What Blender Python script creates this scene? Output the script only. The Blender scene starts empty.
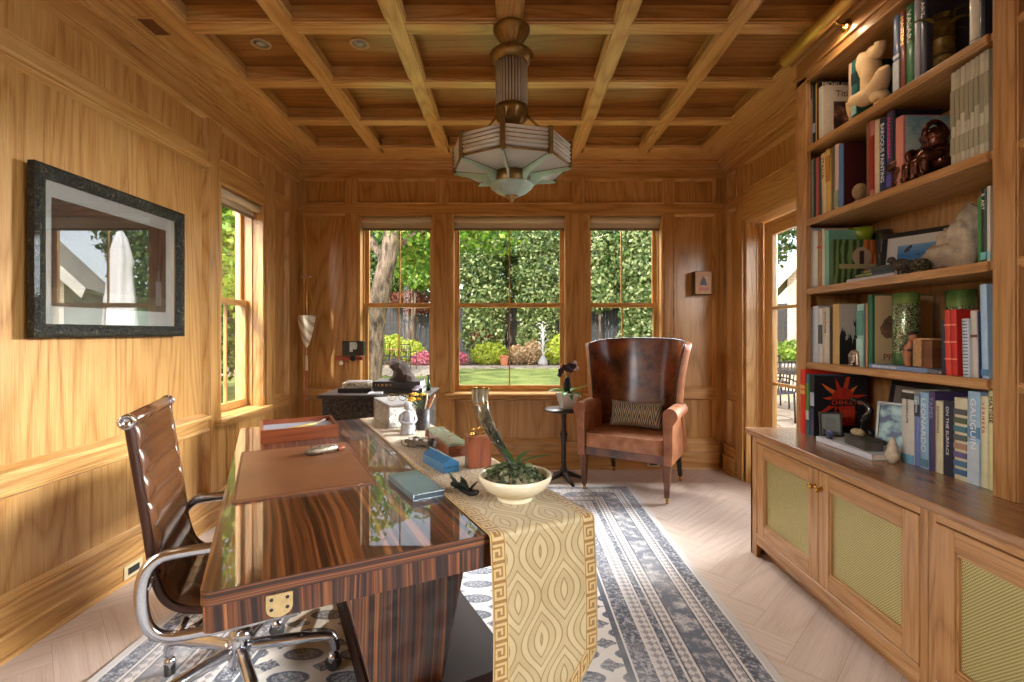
import bpy, bmesh, math, random
from math import sin, cos, pi, radians as R
from mathutils import Matrix, Vector
rng = random.Random(7)
SC = bpy.context.scene
COL = SC.collection
def srgb(r, g, b):
    f = lambda c: (c/255/12.92) if c/255 <= .04045 else ((c/255+.055)/1.055)**2.4
    return (f(r), f(g), f(b), 1.0)
# ---------------------------------------------------------------- mesh builder
class MB:
    def __init__(s):
        s.v = []; s.f = []; s.uv = []; s.mi = []; s.sm = []; s.seed = (0, 0)
    def reseed(s):
        s.seed = (rng.uniform(0, 40), rng.uniform(0, 40))
    def face(s, pts, uvs=None, mi=0, smooth=False, M=None):
        b = len(s.v)
        for p in pts:
            p = Vector(p)
            s.v.append(tuple(M @ p) if M else tuple(p))
        s.f.append(tuple(range(b, b+len(pts))))
        s.uv.extend(uvs if uvs else [(p[0], p[1]) for p in pts])
        s.mi.append(mi); s.sm.append(smooth)
    def poly(s, verts, faces, uvf=None, mi=0, smooth=True, M=None):
        """shared-vertex polygons; uvf(vertex index) -> uv"""
        b = len(s.v)
        for p in verts:
            p = Vector(p)
            s.v.append(tuple(M @ p) if M else tuple(p))
        for f in faces:
            s.f.append(tuple(b+i for i in f))
            for i in f:
                s.uv.append(uvf(i) if uvf else (verts[i][0]+verts[i][1]*.7, verts[i][2]))
            s.mi.append(mi); s.sm.append(smooth)
    def hexa(s, c, g='z', mi=0, M=None):
        """c: eight corners, bottom ring then top ring; grain axis g"""
        s.reseed()
        ax = {'x': 0, 'y': 1, 'z': 2}[g]
        oth = [i for i in range(3) if i != ax]
        b = len(s.v)
        c = [Vector(p) for p in c]
        for p in c: s.v.append(tuple(M @ p) if M else tuple(p))
        for f in ((0,3,2,1),(4,5,6,7),(0,1,5,4),(1,2,6,5),(2,3,7,6),(3,0,4,7)):
            s.f.append(tuple(b+i for i in f))
            n = (c[f[1]]-c[f[0]]).cross(c[f[2]]-c[f[1]])
            na = max(range(3), key=lambda i: abs(n[i]))
            for i in f:
                p = c[i]
                if na == ax: u, w = p[oth[0]]*.15, p[oth[1]]
                else:
                    o = [k for k in oth if k != na][0]
                    u, w = p[ax], p[o]
                s.uv.append((u+s.seed[0], w+s.seed[1]))
            s.mi.append(mi); s.sm.append(False)
    def box(s, x0, x1, y0, y1, z0, z1, g='z', mi=0, M=None):
        if x0 > x1: x0, x1 = x1, x0
        if y0 > y1: y0, y1 = y1, y0
        if z0 > z1: z0, z1 = z1, z0
        s.hexa([(x0,y0,z0),(x1,y0,z0),(x1,y1,z0),(x0,y1,z0),(x0,y0,z1),(x1,y0,z1),(x1,y1,z1),(x0,y1,z1)], g, mi, M)
    def lathe(s, prof, n=24, M=None, mi=0, smooth=True, a0=0, a1=2*pi, cap=True, rf=None):
        full = abs(a1-a0-2*pi) < 1e-6
        m = n if full else n+1
        vs = []; fs = []
        for (r, z) in prof:
            for k in range(m):
                a = a0+(a1-a0)*k/n
                rr = r*(rf(a, z) if rf else 1)
                vs.append((rr*cos(a), rr*sin(a), z))
        P = len(prof)
        for j in range(P-1):
            for k in range(n):
                k2 = (k+1) % m
                fs.append((j*m+k, j*m+k2, (j+1)*m+k2, (j+1)*m+k))
        if cap and full:
            if prof[0][0] > 1e-5: fs.append(tuple(reversed(range(m))))
            if prof[-1][0] > 1e-5: fs.append(tuple((P-1)*m+k for k in range(m)))
        s.poly(vs, fs, lambda i: ((i % m)/n*.5, vs[i][2]), mi, smooth, M)
    def tube(s, pts, r, n=8, M=None, mi=0, closed=False, flat=1.0, up=(0,0,1)):
        pts = [Vector(p) for p in pts]
        N = len(pts)
        rs = r if isinstance(r, (list, tuple)) else [r]*N
        vs = []; fs = []; L = 0
        prevn = None
        for i, p in enumerate(pts):
            a = pts[(i-1) % N] if (closed or i > 0) else p
            b = pts[(i+1) % N] if (closed or i < N-1) else p
            t = (b-a).normalized()
            if prevn is None:
                upv = Vector(up)
                if abs(t.dot(upv)) > .95: upv = Vector((1,0,0))
                nn = (upv-t*upv.dot(t)).normalized()
            else:
                nn = (prevn-t*prevn.dot(t)).normalized()
            prevn = nn
            bb = t.cross(nn)
            for k in range(n):
                q = 2*pi*k/n
                vs.append(tuple(p+nn*(rs[i]*cos(q)*flat)+bb*(rs[i]*sin(q))))
        for i in range(N if closed else N-1):
            j = (i+1) % N
            for k in range(n):
                k2 = (k+1) % n
                fs.append((i*n+k, i*n+k2, j*n+k2, j*n+k))
        if not closed:
            fs.append(tuple(reversed(range(n)))); fs.append(tuple((N-1)*n+k for k in range(n)))
        s.poly(vs, fs, None, mi, True, M)
    def grid(s, fn, nu, nv, mi=0, smooth=True, M=None, uvs=(1,1), closeu=False):
        vs = []; fs = []
        for j in range(nv+1):
            for i in range(nu+1):
                vs.append(tuple(fn(i/nu, j/nv)))
        w = nu+1
        for j in range(nv):
            for i in range(nu):
                fs.append((j*w+i, j*w+i+1, (j+1)*w+i+1, (j+1)*w+i))
        s.poly(vs, fs, lambda k: ((k % w)/nu*uvs[0], (k//w)/nv*uvs[1]), mi, smooth, M)
    def ball(s, c, r, nu=14, nv=9, M=None, mi=0, fn=None):
        if not isinstance(r, (tuple, list)): r = (r, r, r)
        vs = []; fs = []
        for j in range(nv+1):
            th = pi*j/nv
            for i in range(nu):
                ph = 2*pi*i/nu
                d = Vector((sin(th)*cos(ph), sin(th)*sin(ph), -cos(th)))
                k = fn(d) if fn else 1
                vs.append((c[0]+r[0]*d.x*k, c[1]+r[1]*d.y*k, c[2]+r[2]*d.z*k))
        for j in range(nv):
            for i in range(nu):
                i2 = (i+1) % nu
                if j == 0: fs.append((i, (j+1)*nu+i2, (j+1)*nu+i)) if False else fs.append((j*nu+i, (j+1)*nu+i2, (j+1)*nu+i))
                elif j == nv-1: fs.append((j*nu+i, j*nu+i2, (j+1)*nu+i))
                else: fs.append((j*nu+i, j*nu+i2, (j+1)*nu+i2, (j+1)*nu+i))
        s.poly(vs, fs, None, mi, True, M)
    def prism(s, poly, z0, z1, M=None, mi=0, g='z', smooth=False):
        """poly: 2-D outline (counter-clockwise) extruded from z0 to z1"""
        n = len(poly); s.reseed()
        vs = [(x, y, z0) for x, y in poly]+[(x, y, z1) for x, y in poly]
        a, b = s.seed
        ax = {'x': 0, 'y': 1, 'z': 2}[g]
        s.poly(vs, [tuple(reversed(range(n))), tuple(n+i for i in range(n))],
               lambda i: (vs[i][0]+a, vs[i][1]+b) if g != 'y' else (vs[i][1]+a, vs[i][0]+b), mi, False, M)
        L = 0
        for i in range(n):
            j = (i+1) % n
            p, q = poly[i], poly[j]; d = math.hypot(q[0]-p[0], q[1]-p[1])
            uv = [(L, z0), (L+d, z0), (L+d, z1), (L, z1)]
            if g == 'z': uv = [(w+a, u+b) for u, w in uv]
            else: uv = [(u+a, w+b) for u, w in uv]
            s.face([(p[0],p[1],z0),(q[0],q[1],z0),(q[0],q[1],z1),(p[0],p[1],z1)], uv, mi, smooth, M)
            L += d
    def build(s, name, mats, parent=None, bevel=0, sub=0, solid=0, loc=None, rotz=0, seg=2, weld=False, autosm=False):
        me = bpy.data.meshes.new(name)
        me.from_pydata(s.v, [], s.f)
        if not isinstance(mats, (list, tuple)): mats = [mats]
        for m in mats: me.materials.append(m)
        uvl = me.uv_layers.new(name='UVMap')
        flat = [c for t in s.uv for c in t]
        uvl.data.foreach_set('uv', flat)
        me.polygons.foreach_set('material_index', s.mi)
        me.polygons.foreach_set('use_smooth', s.sm)
        me.update()
        if weld:
            bm = bmesh.new(); bm.from_mesh(me)
            bmesh.ops.remove_doubles(bm, verts=bm.verts, dist=1e-5)
            bm.to_mesh(me); bm.free()
        o = bpy.data.objects.new(name, me); COL.objects.link(o)
        if parent: o.parent = parent
        if loc: o.location = loc
        if rotz: o.rotation_euler = (0, 0, rotz)
        if bevel:
            b = o.modifiers.new('Bevel', 'BEVEL'); b.width = bevel; b.segments = seg; b.limit_method = 'ANGLE'; b.angle_limit = R(40)
            b.harden_normals = False
        if solid:
            b = o.modifiers.new('Solidify', 'SOLIDIFY'); b.thickness = solid; b.offset = 0
        if sub:
            b = o.modifiers.new('Subdivision', 'SUBSURF'); b.levels = sub; b.render_levels = sub
        return o
def tag(o, label=None, cat=None, group=None, kind=None):
    if label: o['label'] = label
    if cat: o['category'] = cat
    if group: o['group'] = group
    if kind: o['kind'] = kind
    return o
def thing(name, label, cat, loc=(0,0,0), rotz=0, group=None, tilt=None):
    o = bpy.data.objects.new(name, None); COL.objects.link(o)
    o.empty_display_size = .1
    o.location = loc; o.rotation_euler = (tilt[0], tilt[1], rotz) if tilt else (0, 0, rotz)
    return tag(o, label, cat, group)
def struct(o, label=None, cat=None):
    o['kind'] = 'structure'
    if label: o['label'] = label
    if cat: o['category'] = cat
    return o
def T(x=0, y=0, z=0): return Matrix.Translation((x, y, z))
def RX(a): return Matrix.Rotation(a, 4, 'X')
def RY(a): return Matrix.Rotation(a, 4, 'Y')
def RZ(a): return Matrix.Rotation(a, 4, 'Z')
def text(name, body, size, mat, parent, M, align='LEFT', ext=.0004, sx=1.0, label=None):
    c = bpy.data.curves.new(name, 'FONT'); c.body = body; c.size = size; c.extrude = ext
    c.align_x = align; c.align_y = 'CENTER'; c.resolution_u = 3
    c.materials.append(mat)
    t_ = bpy.data.objects.new(name, c); COL.objects.link(t_)
    me = bpy.data.meshes.new_from_object(t_.evaluated_get(bpy.context.evaluated_depsgraph_get()))
    bpy.data.objects.remove(t_); bpy.data.curves.remove(c)
    if not me.materials: me.materials.append(mat)
    o = bpy.data.objects.new(name, me); COL.objects.link(o)
    o.parent = parent
    o.matrix_local = M @ Matrix.Diagonal((sx, 1, 1, 1))
    if label: o['label'] = label
    return o
def smoothpath(pts, n=6):
    """Catmull-Rom through pts"""
    P = [Vector(p) for p in pts]; out = []
    for i in range(len(P)-1):
        a = P[max(i-1, 0)]; b = P[i]; c = P[i+1]; d = P[min(i+2, len(P)-1)]
        for k in range(n):
            t = k/n
            out.append(.5*((2*b)+(c-a)*t+(2*a-5*b+4*c-d)*t*t+(3*b-a-3*c+d)*t**3))
    out.append(P[-1]); return out
def rrect(x0, x1, y0, y1, r, n=5):
    out = []
    for cx, cy, a in ((x1-r, y0+r, -pi/2), (x1-r, y1-r, 0), (x0+r, y1-r, pi/2), (x0+r, y0+r, pi)):
        for k in range(n+1):
            q = a+pi/2*k/n; out.append((cx+r*cos(q), cy+r*sin(q)))
    return out
# ---------------------------------------------------------------- node helpers
class G:
    """one material's node tree with a small expression language"""
    def __init__(s, name):
        s.m = bpy.data.materials.new(name); s.m.use_nodes = True
        s.t = s.m.node_tree; s.n = s.t.nodes; s.n.clear()
        s.out = s.n.new('ShaderNodeOutputMaterial')
    def link(s, a, b): s.t.links.new(a, b)
    def put(s, v, sock):
        if isinstance(v, X): s.link(v.s, sock)
        elif hasattr(v, 'is_output'): s.link(v, sock)
        else: sock.default_value = v
    def math(s, op, *a, clamp=False):
        n = s.n.new('ShaderNodeMath'); n.operation = op; n.use_clamp = clamp
        for i, v in enumerate(a): s.put(v, n.inputs[i])
        return X(s, n.outputs[0])
    def coord(s, kind='UV'):
        n = s.n.new('ShaderNodeTexCoord'); return n.outputs[kind]
    def sep(s, v):
        n = s.n.new('ShaderNodeSeparateXYZ'); s.link(v, n.inputs[0]); return [X(s, o) for o in n.outputs]
    def comb(s, x, y, z=0.0):
        n = s.n.new('ShaderNodeCombineXYZ')
        for i, v in enumerate((x, y, z)): s.put(v, n.inputs[i])
        return n.outputs[0]
    def mapping(s, v, scale=(1,1,1), loc=(0,0,0), rot=(0,0,0)):
        n = s.n.new('ShaderNodeMapping'); s.link(v, n.inputs[0])
        n.inputs['Scale'].default_value = scale; n.inputs['Location'].default_value = loc; n.inputs['Rotation'].default_value = rot
        return n.outputs[0]
    def noise(s, v, scale=5, detail=2, rough=.5, dist=0, color=False):
        n = s.n.new('ShaderNodeTexNoise')
        if v is not None: s.link(v, n.inputs['Vector'])
        n.inputs['Scale'].default_value = scale; n.inputs['Detail'].default_value = detail
        n.inputs['Roughness'].default_value = rough; n.inputs['Distortion'].default_value = dist
        return n.outputs['Color'] if color else X(s, n.outputs[0])
    def voro(s, v, scale=5, feat='F1', out='Distance'):
        n = s.n.new('ShaderNodeTexVoronoi'); n.feature = feat; s.link(v, n.inputs['Vector']); n.inputs['Scale'].default_value = scale
        return X(s, n.outputs[out]) if out == 'Distance' else n.outputs[out]
    def wave(s, v, scale=1, dist=0, detail=2, dscale=1, direction='X', prof='SIN'):
        n = s.n.new('ShaderNodeTexWave'); s.link(v, n.inputs[0]); n.bands_direction = direction; n.wave_profile = prof
        n.inputs['Scale'].default_value = scale; n.inputs['Distortion'].default_value = dist
        n.inputs['Detail'].default_value = detail; n.inputs['Detail Scale'].default_value = dscale
        return X(s, n.outputs['Fac'])
    def ramp(s, f, stops, interp='LINEAR'):
        n = s.n.new('ShaderNodeValToRGB'); s.put(f, n.inputs[0]); cr = n.color_ramp; cr.interpolation = interp
        while len(cr.elements) < len(stops): cr.elements.new(.5)
        for e, (p, c) in zip(cr.elements, stops):
            e.position = p; e.color = c if len(c) == 4 else (*c, 1)
        return n.outputs[0]
    def mix(s, f, a, b, blend='MIX'):
        n = s.n.new('ShaderNodeMix'); n.data_type = 'RGBA'; n.blend_type = blend
        s.put(f, n.inputs[0]); s.put(a, n.inputs[6]); s.put(b, n.inputs[7]); return n.outputs[2]
    def bump(s, h, strength=.3, dist=.01):
        n = s.n.new('ShaderNodeBump'); s.put(h, n.inputs['Height']); n.inputs['Strength'].default_value = strength
        n.inputs['Distance'].default_value = dist; return n.outputs[0]
    def bsdf(s, col, rough=.5, metal=0, normal=None, spec=.5, coat=0, coat_rough=.05, ior=1.5, sheen=0, trans=0, sub=0, coat_ior=1.5):
        n = s.n.new('ShaderNodeBsdfPrincipled')
        s.put(col, n.inputs['Base Color']); s.put(rough, n.inputs['Roughness']); s.put(metal, n.inputs['Metallic'])
        n.inputs['IOR'].default_value = ior
        n.inputs['Specular IOR Level'].default_value = spec
        s.put(coat, n.inputs['Coat Weight']); n.inputs['Coat Roughness'].default_value = coat_rough; n.inputs['Coat IOR'].default_value = coat_ior
        n.inputs['Sheen Weight'].default_value = sheen
        n.inputs['Transmission Weight'].default_value = trans
        if normal is not None: s.link(normal, n.inputs['Normal'])
        s.link(n.outputs[0], s.out.inputs[0]); s.p = n
        return s.m
class X:
    def __init__(s, g, sock): s.g = g; s.s = sock
    def __add__(s, o): return s.g.math('ADD', s, o)
    def __radd__(s, o): return s.g.math('ADD', o, s)
    def __sub__(s, o): return s.g.math('SUBTRACT', s, o)
    def __rsub__(s, o): return s.g.math('SUBTRACT', o, s)
    def __mul__(s, o): return s.g.math('MULTIPLY', s, o)
    def __rmul__(s, o): return s.g.math('MULTIPLY', o, s)
    def __truediv__(s, o): return s.g.math('DIVIDE', s, o)
    def __gt__(s, o): return s.g.math('GREATER_THAN', s, o)
    def __lt__(s, o): return s.g.math('LESS_THAN', s, o)
    def abs(s): return s.g.math('ABSOLUTE', s)
    def fract(s): return s.g.math('FRACT', s)
    def floor(s): return s.g.math('FLOOR', s)
    def sin(s): return s.g.math('SINE', s)
    def sqrt(s): return s.g.math('SQRT', s)
    def max(s, o): return s.g.math('MAXIMUM', s, o)
    def min(s, o): return s.g.math('MINIMUM', s, o)
    def pp(s, o): return s.g.math('PINGPONG', s, o)
    def clamp(s): return s.g.math('ADD', s, 0.0, clamp=True)
    def band(s, a, b): return (s > a)*(s < b)
def plain(name, col, rough=.5, metal=0, spec=.5, coat=0, var=0, vscale=20, bump=0, bscale=60, sheen=0, coord='Object', coat_rough=.05):
    g = G(name); c = col; nrm = None
    if len(c) == 3: c = (*c, 1)
    if var:
        f = g.noise(g.coord(coord), vscale, 4, .6)
        d = tuple(x*(1-var) for x in c[:3])+(1,); l = tuple(min(1, x*(1+var)) for x in c[:3])+(1,)
        c = g.ramp(f, [(.3, d), (.7, l)])
    if bump: nrm = g.bump(g.noise(g.coord(coord), bscale, 3, .6), bump, .004)
    return g.bsdf(c, rough, metal, nrm, spec, coat, sheen=sheen, coat_rough=coat_rough)
def wood(name, dark, mid, light, rough=.42, freq=1.0, coat=.15, bump=.12, cath=.6, spec=.4):
    g = G(name); uv = g.coord('UV')
    u, v, _ = g.sep(uv)
    big = g.noise(g.mapping(uv, (.42*freq, 3.4*freq, 1)), 1, 1, .4)        # contours of a stretched noise give cathedral figure
    rings = (big*44*cath+v*22).pp(1.0)
    rings = rings*rings
    fib = g.noise(g.mapping(uv, (4, 150, 1)), 1, 3, .65)
    fib2 = g.noise(g.mapping(uv, (1.2, 38, 1)), 1, 2, .55)
    tone = g.noise(g.mapping(uv, (.25, 1.6, 1)), 1, 1, .5)
    f = .62-rings*.20+(fib-.5)*.62+(fib2-.5)*.34+(tone-.5)*.30
    col = g.ramp(f, [(.22, dark), (.48, mid), (.78, light)])
    pores = g.noise(g.mapping(uv, (9, 330, 1)), 1, 2, .6)
    col = g.mix(((pores-.58)*5).clamp()*.38, col, tuple(x*.45 for x in dark[:3])+(1,))
    nrm = g.bump(fib, bump, .002)
    return g.bsdf(col, rough, 0, nrm, spec, coat, .25)
OAK = wood('oak', srgb(122, 79, 35), srgb(175, 125, 65), srgb(202, 160, 100), rough=.4, coat=.3)
OAK_SHADE = wood('oak_shaded_pan', srgb(86, 46, 14), srgb(136, 84, 34), srgb(162, 110, 54), rough=.4, coat=.2)  # darker copy of the oak, puts coffer shade into the pan colour
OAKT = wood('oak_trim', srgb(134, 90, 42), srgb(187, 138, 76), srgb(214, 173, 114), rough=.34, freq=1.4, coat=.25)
OAKC = wood('oak_cabinet', srgb(124, 80, 40), srgb(168, 119, 70), srgb(194, 148, 98), rough=.38, coat=.2, freq=1.6)
OAKF = wood('oak_floor', srgb(170, 148, 132), srgb(190, 170, 155), srgb(204, 187, 174), rough=.38, coat=.1, freq=.8, bump=.05)
WALNUT = wood('walnut', srgb(58, 30, 14), srgb(96, 54, 28), srgb(128, 78, 44), rough=.35, coat=.3)
MAHOG = wood('mahogany', srgb(86, 36, 16), srgb(128, 62, 30), srgb(156, 84, 44), rough=.3, coat=.4)
DARKW = wood('ebonised_wood', srgb(20, 13, 10), srgb(36, 24, 18), srgb(54, 38, 28), rough=.4, coat=.2)
def macassar(name='macassar_ebony', coat=1.0, ci=1.75, cr=.012, k=1.4, dark=0):
    g = G(name); uv = g.coord('UV'); u, v, _ = g.sep(uv)
    w = g.noise(g.mapping(uv, (.7, 3, 1)), 1.6, 2, .5)
    st = g.noise(g.comb(u*.35, v*52*k+w*5.0, 0.0), 1, 3, .7)
    st2 = g.noise(g.comb(u*.2+7, v*17*k+w*2.5, 0.0), 1, 2, .6)
    f = st*.65+st2*.5-.05-dark
    col = g.ramp(f, [(.36, srgb(20, 10, 7)), (.49, srgb(46, 23, 13)), (.57, srgb(98, 53, 26)), (.70, srgb(152, 96, 52))])
    m = g.bsdf(col, .3, 0, None, .4, coat, cr, coat_ior=ci)
    return m
EBONY = macassar()
EBONYV = macassar('macassar_ebony_side', .6, 1.45, .06, 1.9)
EBONYD = macassar('macassar_ebony_edge', .6, 1.5, .06, 2.5, .015)
BRASS = plain('brass', srgb(190, 148, 72), .24, 1, var=.12, vscale=40)
BRONZE = plain('aged_bronze', srgb(138, 108, 62), .36, .85, var=.25, vscale=25)
CHROME = plain('polished_aluminium', srgb(200, 200, 204), .16, 1)
IRON = plain('black_iron', srgb(24, 23, 24), .5, 0, var=.3)
SILVER = plain('silver', srgb(190, 190, 192), .3, 1, var=.1, bump=.3, bscale=90)
BLACK = plain('black_plastic', srgb(20, 20, 22), .35)
RUBBER = plain('grey_rubber', srgb(52, 50, 50), .6)
WHITE = plain('white_ceramic', srgb(232, 228, 222), .25, coat=.3)
CREAMC = plain('cream_ceramic', srgb(226, 214, 182), .22, coat=.5, var=.05, vscale=8)
PAPER = plain('paper_pages', srgb(226, 216, 194), .8, var=.06, vscale=120)
GOLD = plain('gilt_lettering', srgb(206, 170, 96), .35, .6)
INKB = plain('black_ink', srgb(24, 22, 22), .6)
INKW = plain('white_ink', srgb(232, 230, 224), .6)
INKR = plain('red_ink', srgb(176, 40, 30), .6)
INKBR = plain('brown_ink', srgb(120, 58, 30), .6)
INKBL = plain('blue_ink', srgb(60, 96, 150), .6)
PINK = plain('pink_ink', srgb(220, 70, 130), .6)
def glass_thin(name='window_glass', tint=(1, 1, 1, 1), refl=1.0, base=0.0, rough=.0):
    g = G(name)
    tr = g.n.new('ShaderNodeBsdfTransparent'); tr.inputs[0].default_value = tint
    gl = g.n.new('ShaderNodeBsdfGlossy'); gl.inputs['Roughness'].default_value = rough
    fr = g.n.new('ShaderNodeFresnel'); geo = g.n.new('ShaderNodeNewGeometry'); g.put(g.math('MULTIPLY_ADD', geo.outputs['Backfacing'], 1/1.5-1.5, 1.5), fr.inputs[0])
    f = g.math('MULTIPLY_ADD', fr.outputs[0], refl, base, clamp=True)
    mx = g.n.new('ShaderNodeMixShader'); g.put(f, mx.inputs[0]); g.link(tr.outputs[0], mx.inputs[1]); g.link(gl.outputs[0], mx.inputs[2])
    g.link(mx.outputs[0], g.out.inputs[0]); return g.m
GLASS = glass_thin()
PICGLASS = glass_thin('picture_glass', (.93, .95, .94, 1), 2.6, .10)
FROST = None
def frosted(name, col, tfac=.5):
    g = G(name)
    d = g.n.new('ShaderNodeBsdfDiffuse'); d.inputs[0].default_value = col
    t = g.n.new('ShaderNodeBsdfTranslucent'); t.inputs[0].default_value = col
    gl = g.n.new('ShaderNodeBsdfGlossy'); gl.inputs['Roughness'].default_value = .15
    m1 = g.n.new('ShaderNodeMixShader'); m1.inputs[0].default_value = tfac
    g.link(d.outputs[0], m1.inputs[1]); g.link(t.outputs[0], m1.inputs[2])
    m2 = g.n.new('ShaderNodeMixShader'); m2.inputs[0].default_value = .08
    g.link(m1.outputs[0], m2.inputs[1]); g.link(gl.outputs[0], m2.inputs[2])
    g.link(m2.outputs[0], g.out.inputs[0]); return g.m
FROST = frosted('frosted_glass', srgb(226, 226, 220))
GREENG = frosted('green_frosted_glass', srgb(206, 222, 204), .6)
GLASSROD = frosted('clear_glass_rod', srgb(236, 230, 214), .55)
def leather(name, dark, light, rough=.32, scale=6, bump=.15, coat=.15):
    g = G(name); c = g.coord('Object')
    f = g.noise(c, scale, 4, .6)
    col = g.ramp(f, [(.3, dark), (.7, light)])
    nr = g.bump(g.noise(c, 160, 3, .6), bump, .002)
    return g.bsdf(col, rough, 0, nr, .5, coat, .2)
LEATHER = leather('brown_leather', srgb(84, 50, 28), srgb(120, 76, 44), .26, 5, .15, .5)
LEATHERD = leather('dark_worn_leather', srgb(58, 27, 13), srgb(136, 72, 36), .24, 7, coat=.35)
LEATHERT = leather('tan_worn_leather', srgb(128, 72, 40), srgb(176, 116, 76), .42, 9)
LEATHERP = leather('desk_pad_leather', srgb(112, 68, 40), srgb(134, 86, 54), .38, 4, .2)
def foliage(name, a, b, c, rough=.45):
    g = G(name)
    oi = g.n.new('ShaderNodeNewGeometry')
    f = X(g, oi.outputs['Random Per Island'])
    col = g.ramp(f, [(0, a), (.5, b), (1, c)])
    pr = g.n.new('ShaderNodeBsdfPrincipled'); g.link(col, pr.inputs['Base Color']); pr.inputs['Roughness'].default_value = rough
    t = g.n.new('ShaderNodeBsdfTranslucent'); g.link(col, t.inputs[0])
    m = g.n.new('ShaderNodeMixShader'); m.inputs[0].default_value = .35
    g.link(pr.outputs[0], m.inputs[1]); g.link(t.outputs[0], m.inputs[2]); g.link(m.outputs[0], g.out.inputs[0])
    return g.m
# ---------------------------------------------------------------- room shell
XL, XR, YB, YF, ZC = -2.04, 2.06, 4.64, -1.9, 2.92
def PL(s, z, n): return (XL+n, s, z)
def PB(s, z, n): return (s, YB-n, z)
def PR(s, z, n): return (XR-n, s, z)
def PF(s, z, n): return (s, YF+n, z)
class Wall:
    """boards given as (s along the wall, z up, n into the room)"""
    def __init__(w, P, side): w.P = P; w.mb = MB(); w.ax = 'y' if side in 'LR' else 'x'
    def bd(w, s0, s1, z0, z1, n0, n1, g=None, mi=0):
        a = w.P(s0, z0, n0); b = w.P(s1, z1, n1)
        if g is None: g = 'z' if (z1-z0) >= (s1-s0) else w.ax
        elif g == 's': g = w.ax
        w.mb.box(a[0], b[0], a[1], b[1], a[2], b[2], g, mi)
    def panel(w, s0, s1, z0, z1, n=-.030, m=.018, veneer=.6):
        """recessed field with a bead moulding round it"""
        k = max(1, round((s1-s0)/veneer)); d = (s1-s0)/k
        for i in range(k): w.bd(s0+i*d, s0+(i+1)*d, z0, z1, n-.012, n, 'z')
        # moulding: a lip on the frame, then a slope down to the field
        lo, li = .011, n
        O = [(s0, z0), (s1, z0), (s1, z1), (s0, z1)]; q = .006
        for k in range(4):
            A, B = O[k], O[(k+1) % 4]
            def ins(p, d): return (p[0]+(d if p[0] == s0 else -d), p[1]+(d if p[1] == z0 else -d))
            L = math.hypot(B[0]-A[0], B[1]-A[1]); u0 = rng.uniform(0, 40)
            for (d0, n0, d1, n1) in ((-.004, 0, 0, lo), (0, lo, q, lo), (q, lo, q+.003, lo-.008), (q+.003, lo-.008, m+.006, li+.001)):
                P0, P1, P2, P3 = ins(A, d0), ins(B, d0), ins(B, d1), ins(A, d1)
                pts = [w.P(P0[0], P0[1], n0), w.P(P1[0], P1[1], n0), w.P(P2[0], P2[1], n1), w.P(P3[0], P3[1], n1)]
                w.mb.face(pts, [(u0, d0+u0), (u0+L, d0+u0), (u0+L, d1+u0), (u0, d1+u0)], 1)
def wallmesh(name, w):
    return struct(w.mb.build(name, [OAK, OAKT], bevel=.0025, seg=1))
# --- left wall
w = Wall(PL, 'L')
WL = (3.39, 4.0, .70, 2.37)                      # window opening s0,s1,z0,z1
WS = (-1.25, .45, .70, 2.37)                     # assumed window, unseen behind the camera, to let in light
def backing(w, s0, s1, z0, z1, holes, n0=-.22, n1=-.036):
    cur = s0
    for (a, b, c, d) in sorted(holes):
        if a > cur: w.bd(cur, a, z0, z1, n0, n1, 'z')
        if c > z0: w.bd(a, b, z0, c, n0, n1, 's')
        if d < z1: w.bd(a, b, d, z1, n0, n1, 's')
        cur = b
    if s1 > cur: w.bd(cur, s1, z0, z1, n0, n1, 'z')
backing(w, YF-.2, YB+.22, -.02, 3.1, [WL, WS])
rows = [(.21, .645), (.735, 2.43), (2.52, 2.765)]
for (a, b) in ((.62, 3.262),):
    for (c, d) in rows: w.panel(a, b, c, d, veneer=.62)
for (c, d) in rows[:1]:
    w.panel(-1.2, .5, c, d); w.panel(3.47, 4.0, c, d)
w.panel(-1.2, .5, 2.52, 2.765); w.panel(3.39, 4.0, 2.52, 2.765)
for (c, d) in ((.21, .645), (.735, 2.43), (2.52, 2.765)): w.panel(4.16, 4.44, c, d)
w.bd(3.262, 3.39, .21, 2.765, -.036, 0, 'z'); w.bd(3.275, 3.385, .21, 2.765, 0, .006, 'z')
w.bd(4.0, 4.16, .21, 2.765, -.036, 0, 'z'); w.bd(4.015, 4.075, .70, 2.45, 0, .014, 'z')
w.bd(4.44, 4.64, .21, 2.765, -.036, 0, 'z'); w.bd(.5, .62, .21, 2.765, -.036, 0, 'z'); w.bd(YF, -1.25, .21, 2.765, -.036, 0, 'z'); w.bd(.45, .5, .21, 2.765, -.036, 0, 'z')
for a, b in ((.62, 3.262), (4.16, 4.44)):
    w.bd(a, b, .645, .735, -.036, .0, 's'); w.bd(a, b, 2.43, 2.52, -.036, 0, 's')
w.bd(.62, 3.262, .720, .742, 0, .026, 's', 1); w.bd(.62, 3.262, .645, .655, 0, .008, 's', 1)
w.bd(.62, 3.262, 2.424, 2.442, 0, .028, 's', 1); w.bd(.62, 3.262, 2.415, 2.425, 0, .008, 's', 1)
w.bd(3.39, 4.0, 2.37, 2.52, -.036, 0, 's'); w.bd(3.39, 4.0, .645, .70, -.036, 0, 's')
w.bd(-1.25, .45, 2.37, 2.52, -.036, 0, 's'); w.bd(-1.25, .5, .645, .70, -.036, 0, 's')
w.bd(3.39, 3.47, .21, .645, -.036, 0, 'z')
w.bd(YF, YB, 2.765, 2.94, -.036, 0, 's'); w.bd(YF, YB, 2.752, 2.768, 0, .010, 's', 1)
for s0, s1 in ((-1.2, .62),): w.bd(s0, s1, .2, .215, -.03, 0, 's')
wallmesh('wall_left', w)
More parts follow.
